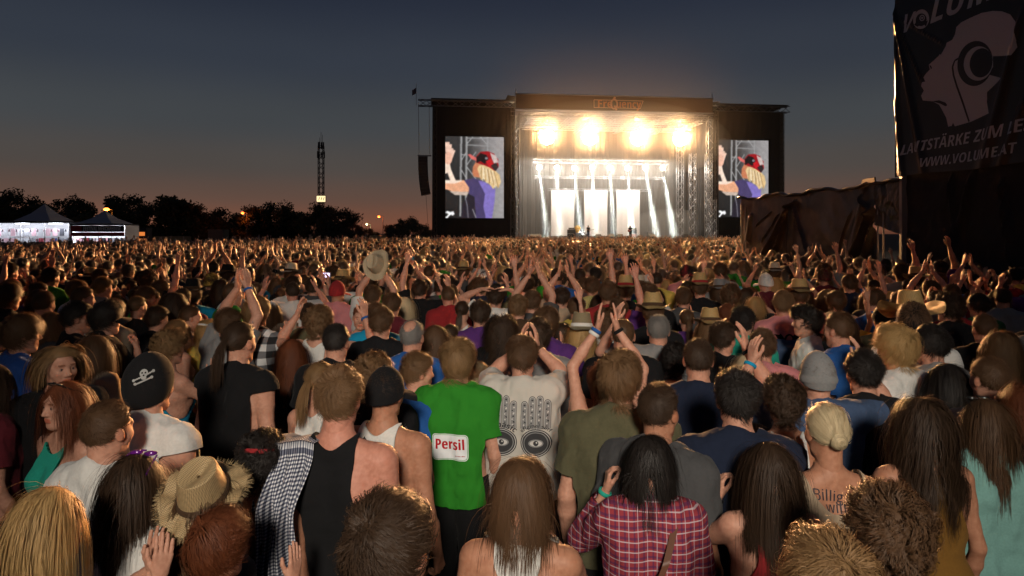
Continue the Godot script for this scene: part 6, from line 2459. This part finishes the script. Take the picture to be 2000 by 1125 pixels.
func wear_hat(o: Node3D, hp: Transform3D, extra: Dictionary) -> void:
	var kind: String = extra.hat
	var m: Material
	var col: String = extra.get("hatcol", "")
	if kind == "frayed":
		m = straw_mat([.46, .34, .19], "natural")
	elif col == "straw":
		m = straw_mat([.50, .35, .15], "yellow")
	elif col == "white" and kind == "fedora":
		m = straw_mat([.62, .58, .5], "white")
	elif kind == "bandana":
		m = cloth_mat("black")
	elif col == "brown":
		m = cloth_mat("khaki")
	else:
		m = cloth_mat(col)
	var h := part("hat", hat_mesh(kind), m, o)
	var tilt := Basis(Vector3.RIGHT, -.16 if kind in ["fedora", "cowboy"] else (.50 if kind == "frayed" else 0.0))
	if kind == "frayed":
		tilt = tilt * Basis(Vector3.BACK, -.25)
	h.transform = hp * Transform3D(tilt.scaled(Vector3.ONE * 1.06), SKULL - tilt * SKULL * 1.06)
	if kind in ["fedora", "frayed", "cowboy"]:
		var s := Solid.new()
		s.lathe([Vector2(.0965, .046), Vector2(.0985, .050), Vector2(.0955, .074), Vector2(.090, .076)], 32, Transform3D(Basis.IDENTITY.scaled(Vector3(1.0, 1.0, 1.21)), SKULL))
		part("hat_band", s.mesh(), cloth_mat(extra.get("hatband", "brown" if kind != "cowboy" else "black")), h)
	if kind == "bandana":
		# printed skull over crossed bones on the back
		var s := Solid.new()
		var on := func(x: float, y: float) -> Vector3:
			var e := asin(clampf(y / .122, -1, 1))
			return SKULL + Vector3(sin((x + .045) / .1) * .094 * cos(e), y, cos((x + .045) / .1) * .116 * cos(e))
		var dab := func(cx: float, cy: float, r: float, rx: float) -> void:
			var c: Vector3 = on.call(cx, cy)
			for k in 12:
				var a := TAU * k / 12.0
				var b := TAU * (k + 1) / 12.0
				s.tri(c, on.call(cx + cos(a) * r * rx, cy + sin(a) * r), on.call(cx + cos(b) * r * rx, cy + sin(b) * r))
		var white := mat("skull_print", lin(.30, .30, .29), .8)
		dab.call(.03, .045, .016, 1.0)
		dab.call(.03, .028, .009, 1.1)
		for q in [[-.006, .018], [.066, .05], [.0, .004], [.058, .026]]:
			dab.call(q[0], q[1], .006, 1.0)
		for q in [[-.006, .018, .066, .05], [.0, .002, .058, .026]]:
			for k in 12:
				dab.call(lerpf(q[0], q[2], k / 11.0), lerpf(q[1], q[3], k / 11.0), .0035, 1.2)
		for j in s.v.size():
			s.v[j] = s.v[j] + (s.v[j] - SKULL).normalized() * .0045
		part("skull_print", s.mesh(), white, h)
		s = Solid.new()
		var s2 := s
		for q in [[.024, .046], [.036, .046], [.030, .036]]:
			var c: Vector3 = on.call(q[0], q[1])
			for k in 8:
				var a := TAU * k / 8.0
				var b := TAU * (k + 1) / 8.0
				s2.tri(c, on.call(q[0] + cos(a) * .0035, q[1] + sin(a) * .0035), on.call(q[0] + cos(b) * .0035, q[1] + sin(b) * .0035))
		for j in s2.v.size():
			s2.v[j] = s2.v[j] + (s2.v[j] - SKULL).normalized() * .0058
		part("skull_eye", s2.mesh(), cloth_mat("black"), h)

func shades_mesh() -> ArrayMesh:
	if hair_cache.has("shades"):
		return hair_cache["shades"]
	var s := Solid.new()
	# pushed up on top of the head
	for x in [-.036, .036]:
		var t := Transform3D(Basis(Vector3.RIGHT, .9).scaled(Vector3(1.0, .3, .8)), Vector3(x, .128, -.045))
		s.lathe([Vector2(0, .02), Vector2(.02, .017), Vector2(.031, .005), Vector2(.031, -.006), Vector2(0, -.01)], 16, t)
		s.tube(Vector3(x * 1.9, .122, -.045), Vector3(x * 2.45, .07, .05), .004, 6)
		s.tube(Vector3(x * 2.45, .07, .05), Vector3(x * 2.4, .045, .075), .004, 6)
	s.tube(Vector3(-.012, .138, -.05), Vector3(.012, .138, -.05), .004, 6)
	hair_cache["shades"] = s.mesh()
	return hair_cache["shades"]

func wrist_band(o: Node3D, sex: String, side: String, kind: String, col: String) -> void:
	var a := arm(sex, kind, -1.0 if side == "L" else 1.0)
	var d: Vector3 = (a[2] - a[1]).normalized()
	var taken_here := 0
	for c in o.get_children():
		if String(c.name).begins_with("wristband") and c.get_meta("side", "") == side:
			taken_here += 1
	var t := .94 - taken_here * .085
	var at: Vector3 = a[1].lerp(a[2], t)
	var r := (.032 if sex == "m" else .0265) + taken_here * .002
	var y := d
	var x := y.cross(Vector3(.3, .2, .9)).normalized()
	var s := Solid.new()
	s.lathe([Vector2(r, -.010), Vector2(r + .004, -.008), Vector2(r + .005, .0), Vector2(r + .004, .008), Vector2(r, .010)], 18, Transform3D(Basis(x, y, x.cross(y)), at))
	var b := part("wristband", s.mesh(), cloth_mat(col), o)
	b.set_meta("side", side)

func back_strap(o: Node3D, col: String) -> void:
	var s := Solid.new()
	s.sheet(24, 3, func(u: float, v: float) -> Vector3:
		# from the far shoulder down across the back to the other hip, round to the front
		var p := Vector3(lerpf(.105, -.10, v), lerpf(1.49, 1.0, v), lerpf(.085, .185, minf(1.0, v * 3.2)) + .02 * sin(v * PI))
		return p + Vector3(.92, .35, 0) * (u - .5) * .032)
	part("bag_strap", s.mesh(), mat("leather_" + col, lin(.10, .035, .015) if col == "brown" else lin(.22, .11, .03), .5), o)

func shoulder_shirt(o: Node3D) -> void:
	# a checked shirt slung over the left shoulder, hanging down the back in folds
	var s := Solid.new()
	var f := func(u: float, v: float) -> Vector3:
		var x: float = lerpf(-.285, -.035 - .03 * sin(v * 3.0), u)
		var y: float
		var z: float
		if v < .22:
			var a := v / .22 * PI * .5
			y = 1.50 + .035 * sin(a) - .10 * absf(x + .11) * 2.0
			z = lerpf(-.10, .12, v / .22)
		else:
			var q := (v - .22) / .78
			y = 1.495 - q * .74 - .20 * absf(x + .11) * (1.0 - q)
			z = .12 + .10 * smoothstep(0.0, .25, q) + .02 * q
		var fold: float = .020 * sin(u * 19.0 + v * 2.5) + .012 * sin(u * 43.0 - v * 6.0 + 2.0 * sin(v * 9.0)) + .014 * sin(v * 14.0 + u * 9.0)
		if x < -.2:
			z -= (absf(x) - .2) * 1.1
		return Vector3(x * (1.0 + .12 * v), y, z + fold * smoothstep(.15, .4, v))
	s.sheet(70, 60, f)
	var m := StandardMaterial3D.new()
	m.resource_name = "gingham"
	var c := Canvas.new(64, 64, lin(.62, .62, .64))
	for k in 4:
		c.im.fill_rect(Rect2i(k * 16, 0, 8, 64), lin(.14, .15, .20))
		for y in 64:
			for x in range(k * 16, k * 16 + 16):
				if (y / 8) % 2 == 0:
					c.im.set_pixel(x, y, lin(.012, .015, .035) if (x / 8) % 2 == 0 else lin(.14, .15, .20))
	m.albedo_texture = c.tex()
	m.uv1_scale = Vector3(6.5, 18, 1)
	m.roughness = .9
	part("slung_shirt", s.mesh(), m, o)

func backpack(o: Node3D) -> void:
	var b := thing("backpack", "dark blue backpack with black straps worn over the pink tee", "backpack", o.position, o.rotation.y)
	b.scale = o.scale
	var f := Field.new(Vector3(-.2, .85, .08), Vector3(.2, 1.45, .4), .012)
	f.bone(Vector3(-.09, 1.28, .2), Vector3(.09, 1.28, .2), .085, .085, .03)
	f.bone(Vector3(-.10, 1.0, .21), Vector3(.10, 1.0, .21), .095, .095, .03)
	f.bone(Vector3(-.09, 1.28, .2), Vector3(-.10, 1.0, .21), .09, .095, .03)
	f.bone(Vector3(.09, 1.28, .2), Vector3(.10, 1.0, .21), .09, .095, .03)
	f.bone(Vector3(-.07, 1.02, .30), Vector3(.07, 1.02, .30), .05, .05, .02)
	var r := f.surface()
	part("sack", to_mesh(r), cloth_mat("denim"), b)
	for s_ in [-1.0, 1.0]:
		var s := Solid.new()
		s.sheet(16, 2, func(u: float, v: float) -> Vector3: return Vector3(s_ * lerpf(.04, .17, v) + (u - .5) * .06, lerpf(1.33, 1.48, sin(v * PI * .5)), lerpf(.20, .03, v)))
		s.sheet(16, 2, func(u: float, v: float) -> Vector3: return Vector3(s_ * .17 + (u - .5) * .06, lerpf(1.48, 1.2, v) + .0, lerpf(.03, -.15, sin(v * PI * .5))))
		part("strap", s.mesh(), cloth_mat("black"), b)
	var s := Solid.new()
	var loop := []
	for k in 9:
		loop.append(Vector3(cos(PI * k / 8.0) * .035, 1.37 + sin(PI * k / 8.0) * .045, .2))
	s.path(loop, .009, 6)
	part("handle", s.mesh(), cloth_mat("black"), b)

func skin_writing(o: Node3D, sex: String, la: String, ra: String) -> void:
	# two handwritten words laid on the skin of the upper back
	var body: Dictionary = body_cache["%s %s %s 0 core" % [sex, la, ra]]
	var near := []
	for p: Vector3 in body.v:
		if p.z > .02 and p.y > 1.28 and p.y < 1.52 and absf(p.x) < .18:
			near.append(p)
	for line in [["Billig &", -.095, 1.445, .036, -.12], ["willig", -.045, 1.395, .034, -.10]]:
		var tm := TextMesh.new()
		var f := SystemFont.new()
		f.font_names = PackedStringArray(["Droid Sans"])
		f.font_italic = true
		tm.font = f
		tm.text = line[0]
		tm.font_size = 48
		tm.pixel_size = line[3] / 30.0
		tm.depth = 0.0
		tm.horizontal_alignment = HORIZONTAL_ALIGNMENT_LEFT
		var a := tm.get_mesh_arrays()
		var v: PackedVector3Array = a[Mesh.ARRAY_VERTEX]
		var s := Solid.new()
		var idx: PackedInt32Array = a[Mesh.ARRAY_INDEX] if a[Mesh.ARRAY_INDEX] != null else PackedInt32Array(range(v.size()))
		var laid := []
		for p in v:
			var x: float = p.x + float(line[1])
			var y: float = p.y + float(line[2]) + p.x * float(line[4])
			var sum := 0.0
			var ws := 0.0
			for q: Vector3 in near:
				var w: float = 1.0 / (pow(q.x - x, 2.0) + pow(q.y - y, 2.0) + 1e-5)
				w *= w
				sum += q.z * w
				ws += w
			laid.append(Vector3(x, y, sum / ws + .0025))
		for t in range(0, idx.size(), 3):
			s.tri(laid[idx[t]], laid[idx[t + 2]], laid[idx[t + 1]])
		part("skin_writing", s.mesh(), mat("skin_ink", lin(.02, .02, .03), .7), o)

# ---------- printed cloth ----------
func cloth_pic_mat(key: String, tex: Texture2D, repeat := false) -> StandardMaterial3D:
	var m := StandardMaterial3D.new()
	m.resource_name = key
	m.albedo_texture = tex
	m.roughness = .93
	m.metallic_specular = .25
	m.texture_repeat = repeat
	mats[key] = m
	return m

func plaid_mat(kind: String) -> StandardMaterial3D:
	if mats.has(kind):
		return mats[kind]
	var n := 128
	var im := Image.create(n, n, false, Image.FORMAT_RGB8)
	for y in n:
		for x in n:
			var c: Vector3
			if kind == "bwplaid":
				var a := int(x % 64 < 32) + int(y % 64 < 32)
				c = [Vector3(.60, .60, .60), Vector3(.16, .16, .17), Vector3(.02, .02, .022)][a]
				if (x % 64 < 32) != (y % 64 < 32) and (x + y) % 4 < 2:
					c *= .75
			else:
				c = Vector3(.24, .035, .045)
				var px := x % 32
				var py := y % 32
				if px < 10 and px > 3:
					c = c.lerp(Vector3(.05, .02, .07), .6)
				if py < 12 and py > 3:
					c = c.lerp(Vector3(.05, .02, .07), .6)
				if px >= 18 and px < 21:
					c = c.lerp(Vector3(.45, .38, .42), .6)
				if py >= 18 and py < 22:
					c = c.lerp(Vector3(.50, .44, .47), .65)
			im.set_pixel(x, y, lin(c.x, c.y, c.z))
	var m := cloth_pic_mat(kind, ImageTexture.create_from_image(im), true)
	m.uv1_scale = Vector3(3.2, 3.2, 1) if kind == "bwplaid" else Vector3(4.6, 4.6, 1)
	return m

func print_mat(kind: String, gcol: String) -> StandardMaterial3D:
	var key := "print_%s_%s" % [kind, gcol]
	if mats.has(key):
		return mats[key]
	var c: Array = CLOTH_COLOR[gcol]
	var N := 1024
	var base := lin(c[0], c[1], c[2])
	var cv := Canvas.new(N, N, base)
	var P := func(x: float, y: float) -> Vector2: return Vector2((.5 + x / .7) * N, (1.6 - y) / .7 * N)
	var rounded := func(x0: float, y0: float, x1: float, y1: float, r: float, col: Color) -> void:
		var pts := []
		for q in [[x1 - r, y1 - r, 0], [x0 + r, y1 - r, 1], [x0 + r, y0 + r, 2], [x1 - r, y0 + r, 3]]:
			for k in 6:
				var a: float = (float(q[2]) + k / 5.0) * PI * .5
				pts.append(P.call(q[0] + cos(a) * r, q[1] + sin(a) * r))
		cv.poly(pts, col)
	var words := func(t: String, x: float, y: float, w: float, col: Color, serif := false, turn := 0.0, bold := true, stretch := 1.0) -> void:
		cv.text(t, col, func(q: Vector2) -> Vector2:
			var p := Vector2(q.x, q.y * stretch).rotated(turn)
			return P.call(x + p.x, y + p.y), bold, serif, w)
	if kind == "persil":
		var green := base
		rounded.call(-.105, 1.135, .107, 1.285, .022, lin(.70, .72, .74))
		rounded.call(-.101, 1.139, .103, 1.281, .019, lin(.10, .35, .12))
		rounded.call(-.098, 1.142, .100, 1.278, .017, lin(.70, .72, .74))
		words.call("Persil", -.083, 1.195, .165, lin(.42, .012, .02), false, 0.0, true, 1.25)
		words.call("Persil", -.081, 1.195, .165, lin(.42, .012, .02), false, 0.0, true, 1.25)
		for k in 9:
			cv.im.fill_rect(Rect2i(Vector2i(P.call(.03 + k * .0068, 1.163)), Vector2i(6 if k % 3 else 9, 7)), lin(.35, .08, .08))
	elif kind == "tour":
		words.call("THE C", -.115, 1.30, .075, lin(.6, .6, .6))
		words.call("TOUR", -.115, 1.275, .06, lin(.6, .6, .6))
	elif kind == "small":
		words.call("S from", -.02, 1.18, .10, lin(.6, .6, .6))
		words.call("the 70s", .02, 1.15, .09, lin(.6, .6, .6))
	elif kind == "band":
		var red := lin(.22, .02, .012)
		var edge := lin(.45, .26, .08)
		var y := 1.13
		for q in [[1.0, edge, .0], [.8, red, .006]]:
			for sh in [[[-.075, .11], [-.055, .135], [-.05, .0], [-.04, -.03], [-.062, -.015], [-.08, .02]], [[.0, .115], [-.03, .10], [-.035, .0], [-.01, -.045], [.03, -.02], [.008, .0], [.0, .02], [.0, .08], [.025, .085], [.035, .11]], [[.04, .13], [.075, .11], [.07, .075], [.09, .07], [.06, .0], [.085, .005], [.04, -.04], [.045, .03], [.025, .035]]]:
				var m := Vector2.ZERO
				for p in sh:
					m += Vector2(p[0], p[1]) / sh.size()
				var pts := []
				for p in sh:
					var v: Vector2 = m + (Vector2(p[0], p[1]) - m) * float(q[0])
					pts.append(P.call(v.x, y + v.y))
				cv.poly(pts, q[1])
	elif kind == "hands":
		var ink := lin(.045, .045, .048)
		var mid := lin(.20, .20, .20)
		var pale := lin(.50, .49, .47)
		for s in [-1.0, 1.0]:
			# four patterned fingers
			for k in 4:
				var cx: float = s * (.032 + k * .043)
				var tip: float = 1.44 + [-.018, .008, .012, -.008][k]
				var low := 1.295
				for q in [[.020, ink], [.0165, pale], [.014, mid]]:
					var pts := []
					for j in 9:
						var a := PI * j / 8.0
						pts.append(P.call(cx + cos(a) * float(q[0]), tip + sin(a) * float(q[0]) * 1.1))
					pts.append(P.call(cx - float(q[0]), low))
					pts.append(P.call(cx + float(q[0]), low))
					cv.poly(pts, q[1])
				for j in 9:
					cv.ellipse(P.call(cx + .005 * sin(j * 2.3), tip - j * .015), Vector2(9 - j % 3 * 2, 6), pale if j % 2 else ink, j * .7)
			# round palm with an eye
			var c0 := Vector2(s * .098, 1.215)
			for q in [[.088, ink], [.082, pale], [.078, ink], [.070, mid], [.064, ink]]:
				cv.ellipse(P.call(c0.x, c0.y), Vector2(float(q[0]) / .7 * N, float(q[0]) * .92 / .7 * N), q[1])
			cv.ellipse(P.call(c0.x, c0.y), Vector2(62, 34), mid)
			cv.ellipse(P.call(c0.x, c0.y), Vector2(50, 24), pale)
			cv.ellipse(P.call(c0.x, c0.y), Vector2(22, 22), ink)
			cv.ellipse(P.call(c0.x + .004, c0.y + .004), Vector2(7, 7), pale)
			var t := "so basic" if s < 0 else "original surf"
			# words bent round the palm
			cv.text(t, ink, func(q: Vector2) -> Vector2:
				var a: float = PI * .5 + (.5 - q.x / .17) * 1.75
				var r: float = .092 + q.y * 1.0
				return P.call(c0.x + cos(a) * r, c0.y + sin(a) * r * .92), true, false, .17)
	return cloth_pic_mat(key, cv.tex())

# ---------- everyone ----------
func make_people() -> void:
	var no := 0
	for e in FRONT:
		var p := person_spot(e)
		var at := Vector3(p.x, 0, -p.depth)
		var o := make_person(at, p.high, deg_to_rad(e[10]), e[3], e[4], e[5], e[6], e[7], e[8], e[9], e[11], e[12], e[13], no, 0 if p.depth < 5.6 else 1)
		if e[12].has("lift"):
			var h := thing("straw_hat", "pale hat held up in both hands above the heads", "hat", o.transform * Vector3(0, 2.02, -.16))
			part("crown_and_brim", hat_mesh("fedora"), straw_mat([.62, .52, .38], "pale"), h, Vector3(0, -.05, 0))
			h.rotation = Vector3(1.2, 0, .3)
		if e[12].has("camera"):
			var c := thing("compact_camera", "small compact camera with a glowing screen held above the heads", "camera", o.transform * Vector3(0, 1.80, -.36), o.rotation.y)
			var b := Solid.new()
			b.box(Vector3(-.055, -.035, -.012), Vector3(.055, .035, .010))
			b.lathe([Vector2(.024, 0), Vector2(.024, .02), Vector2(.0, .02)], 12, Transform3D(Basis(Vector3.RIGHT, -PI * .5), Vector3(0, 0, -.012)))
			part("casing", b.mesh(), mat("camera_casing", lin(.3, .3, .32), .4, .5), c)
			b = Solid.new()
			b.box(Vector3(-.045, -.028, .010), Vector3(.045, .028, .012))
			part("lit_screen", b.mesh(), glow("camera_screen", Color(.86, .80, 1.0), 2.0), c)
		no += 1
	fill_crowd(no)

const STYLES := [["m", "short", "brown"], ["m", "short", "darkbrown"], ["f", "long", "brown"], ["m", "crop", "darkbrown"], ["f", "long", "lightbrown"], ["m", "shag", "brown"], ["m", "short", "black"], ["f", "wavy", "darkbrown"], ["f", "pony", "brown"], ["m", "curly", "brown"], ["f", "bob", "darkbrown"], ["f", "long", "blond"], ["m", "crop", "brown"], ["m", "buzz", "brown"]]
const SHIRTS := ["black", "black", "white", "grey", "navy", "darkgrey", "black", "white", "blue", "red", "olive", "green", "beige", "purple", "maroon", "yellow", "cyan", "pink", "white", "grey"]
const POSES := [["down", "down"], ["down", "down"], ["face", "face"], ["down", "down"], ["head", "head"], ["down", "face"], ["down", "down"], ["up", "up"], ["down", "reach"], ["bent", "bent"]]
const POSE_WORDS := {"down down": "standing with arms down", "face face": "clapping before the face", "head head": "clapping at head height", "down face": "with one hand raised", "up up": "clapping overhead", "down reach": "stretching one arm up", "bent bent": "with both hands raised"}

func free_spot(x: float, z: float, gap: float) -> bool:
	for q in people_at:
		var dx: float = q[0] - x
		var dz: float = q[1] - z
		if dx * dx + dz * dz < gap * gap:
			return false
	return true

func fill_crowd(count: int) -> void:
	var rng := RandomNumberGenerator.new()
	rng.seed = 31
	var spots := []
	var z := 4.6
	var row := 0
	while z < 87.0:
		var step: float = lerpf(.50, .72, smoothstep(5.0, 30.0, z))
		var half := z * 1.08 * 1000.0 / FOCAL
		var x := -half + (step * .5 if row % 2 else 0.0)
		while x < half:
			var px := x + rng.randf_range(-.16, .16)
			var pz := z + rng.randf_range(-.16, .16)
			var pix := 1000.0 + px / pz * FOCAL
			var ok := pix > -60.0 and pix < 2060.0
			if pz < 28.6:
				ok = ok and px < 9.354 + .13 * (16.0 - pz) - .55
			else:
				ok = ok and pix < 1475.0
			# the field narrows before the stalls, and rises no further than the stage barrier
			var lim: float = lerpf(46.0, 84.5, smoothstep(-38.0, -8.0, px))
			if px > 13.9:
				lim = 86.5 + (px - 13.9) * .12
			ok = ok and pz < lim and rng.randf() > .06
			if ok:
				spots.append([px, pz])
			x += step
		z += step * .92
		row += 1
	# the largest in view first: singly built people, then the mass
	spots.sort_custom(func(a, b): return a[1] < b[1])
	var singles := 300 - count
	var mass := {}
	var near_people: Array = people_at.duplicate()
	for q in spots:
		var x: float = q[0]
		var d: float = q[1]
		if d < 16.0 and not free_spot(x, -d, .40 if d < 7.0 else .36):
			continue
		var st: Array = STYLES[rng.randi() % STYLES.size()]
		var po: Array = POSES[rng.randi() % POSES.size()]
		if d < 7.5 and rng.randf() < .75:
			po = POSES[0]
		var sh: String = SHIRTS[rng.randi() % SHIRTS.size()]
		var high: float = clampf(rng.randfn(1.755 if st[0] == "m" else 1.655, .065), 1.52, 1.93)
		var turn := deg_to_rad(rng.randfn() * 16.0)
		var at := Vector3(x, 0, -d)
		if singles > 0:
			singles -= 1
			var extra := {}
			if rng.randf() < .07:
				extra = {"hat": ["fedora", "cap", "fedora", "cap"][rng.randi() % 4], "hatcol": ["straw", "white", "straw", "black"][rng.randi() % 4]}
				if extra.hat == "cap" and extra.hatcol == "straw":
					extra.hatcol = "red"
			var label := "person in %s top %s" % [sh.replace("darkgrey", "dark grey").replace("maroon", "dark red"), POSE_WORDS["%s %s" % po]]
			if extra.has("hat"):
				label += " wearing a %s %s" % [extra.hatcol, "hat" if extra.hat == "fedora" else "cap"]
			if at.distance_to(Vector3(9.6, 0, -d)) < 2.5:
				label += " by the fence"
			elif x < -5.0:
				label += " in the dark"
			var one := make_person(at, high, turn, st[0], st[1], st[2], "tee", sh, po[0], po[1], ["fair", "tan", "fair", "red"][rng.randi() % 4], extra, label, count + singles, 1)
			one.set_meta("shirt", sh.replace("darkgrey", "dark grey").replace("maroon", "dark red"))
		else:
			var lod := 1 if d < 26.0 else 2
			var variant := rng.randi() % 13
			var key := Vector2i(lod, variant)
			if not mass.has(key):
				mass[key] = []
			mass[key].append([at, high, turn, sh])
	tell_apart()
	var crowd := Node3D.new()
	crowd.name = "crowd"
	crowd.set_meta("kind", "stuff")
	crowd.set_meta("label", "dense mass of people filling the field up to the stage")
	crowd.set_meta("category", "crowd")
	add_child(crowd)
	for key: Vector2i in mass:
		var list: Array = mass[key]
		var mm := MultiMesh.new()
		mm.transform_format = MultiMesh.TRANSFORM_3D
		mm.use_colors = true
		mm.mesh = mass_mesh(key.x, key.y)
		mm.instance_count = list.size()
		for k in list.size():
			var e: Array = list[k]
			var at: Vector3 = e[0]
			var s: float = e[1] / 1.783
			mm.set_instance_transform(k, Transform3D(Basis(Vector3.UP, face_stage(at, e[2])).scaled(Vector3.ONE * s), at))
			var c: Array = CLOTH_COLOR[e[3]]
			mm.set_instance_color(k, Color(c[0], c[1], c[2]))
		var mi := MultiMeshInstance3D.new()
		mi.name = "people"
		mi.multimesh = mm
		mi.set_meta("kind", "stuff")
		crowd.add_child(mi, true)

func shirt_word(n: Node) -> String:
	return n.get_meta("shirt", "")

# look-alikes are told apart by the tops of those beside and ahead of them
func tell_apart() -> void:
	var folk := []
	for c in get_children():
		if c.has_meta("shirt"):
			folk.append(c)
	var same := {}
	for c in folk:
		var l: String = c.get_meta("label")
		same[l] = same.get(l, []) + [c]
	for l: String in same:
		if same[l].size() < 2:
			continue
		for c: Node3D in same[l]:
			var side := ""
			var ahead := ""
			var ds := 1e9
			var da := 1e9
			for q: Node3D in folk:
				if q == c:
					continue
				var d: Vector3 = q.position - c.position
				if absf(d.x) > absf(d.z) and d.length() < ds and shirt_word(q) != shirt_word(c):
					ds = d.length()
					side = shirt_word(q)
				elif d.z < -absf(d.x) and d.length() < da:
					da = d.length()
					ahead = shirt_word(q)
			var t := l
			if side:
				t += " beside a %s top" % side
			if t.split(" ").size() > 16:
				t = l
			if ahead and t.split(" ").size() <= 11:
				t += " behind a %s top" % ahead
			c.set_meta("label", t)

func mass_mesh(lod: int, variant: int) -> ArrayMesh:
	var st: Array = STYLES[variant % STYLES.size()]
	var po: Array = POSES[[0, 2, 4, 0, 7, 1, 0, 8, 5, 0, 9, 2, 0][variant]]
	var m := ArrayMesh.new()
	var src := [body_mesh(st[0], po[0], po[1], 0.0, 0.0, lod), cloth("tee", st[0], po[0], po[1], lod), cloth("trousers", st[0], "down", "down", 2), hair_mesh(st[1], 0, lod)]
	var skin := mat("mass_skin_%d" % (variant % 2), lin(.46, .28, .20) if variant % 2 else lin(.40, .235, .155), .55)
	var shirt := mat("mass_shirt", Color.WHITE, .95)
	shirt.vertex_color_use_as_albedo = true
	var hc: Array = HAIR_COLOR[st[2]]
	var hair := mat("mass_hair_" + st[2], lin(hc[0], hc[1], hc[2]), .42)
	hair.backlight_enabled = true
	hair.backlight = Color(.5, .5, .5)
	var hp := head_place(st[0], 0.0, 0.0)
	for k in 4:
		var a: Array = src[k].surface_get_arrays(0)
		a[Mesh.ARRAY_COLOR] = null
		a[Mesh.ARRAY_TEX_UV] = null
		if k == 3:
			var v: PackedVector3Array = a[Mesh.ARRAY_VERTEX]
			var n: PackedVector3Array = a[Mesh.ARRAY_NORMAL]
			for j in v.size():
				v[j] = hp * v[j]
				n[j] = hp.basis.orthonormalized() * n[j]
			a[Mesh.ARRAY_VERTEX] = v
			a[Mesh.ARRAY_NORMAL] = n
		m.add_surface_from_arrays(Mesh.PRIMITIVE_TRIANGLES, a)
		m.surface_set_material(k, [skin, shirt, mat("mass_trousers", lin(.03, .035, .05), .9), hair][k])
	return m
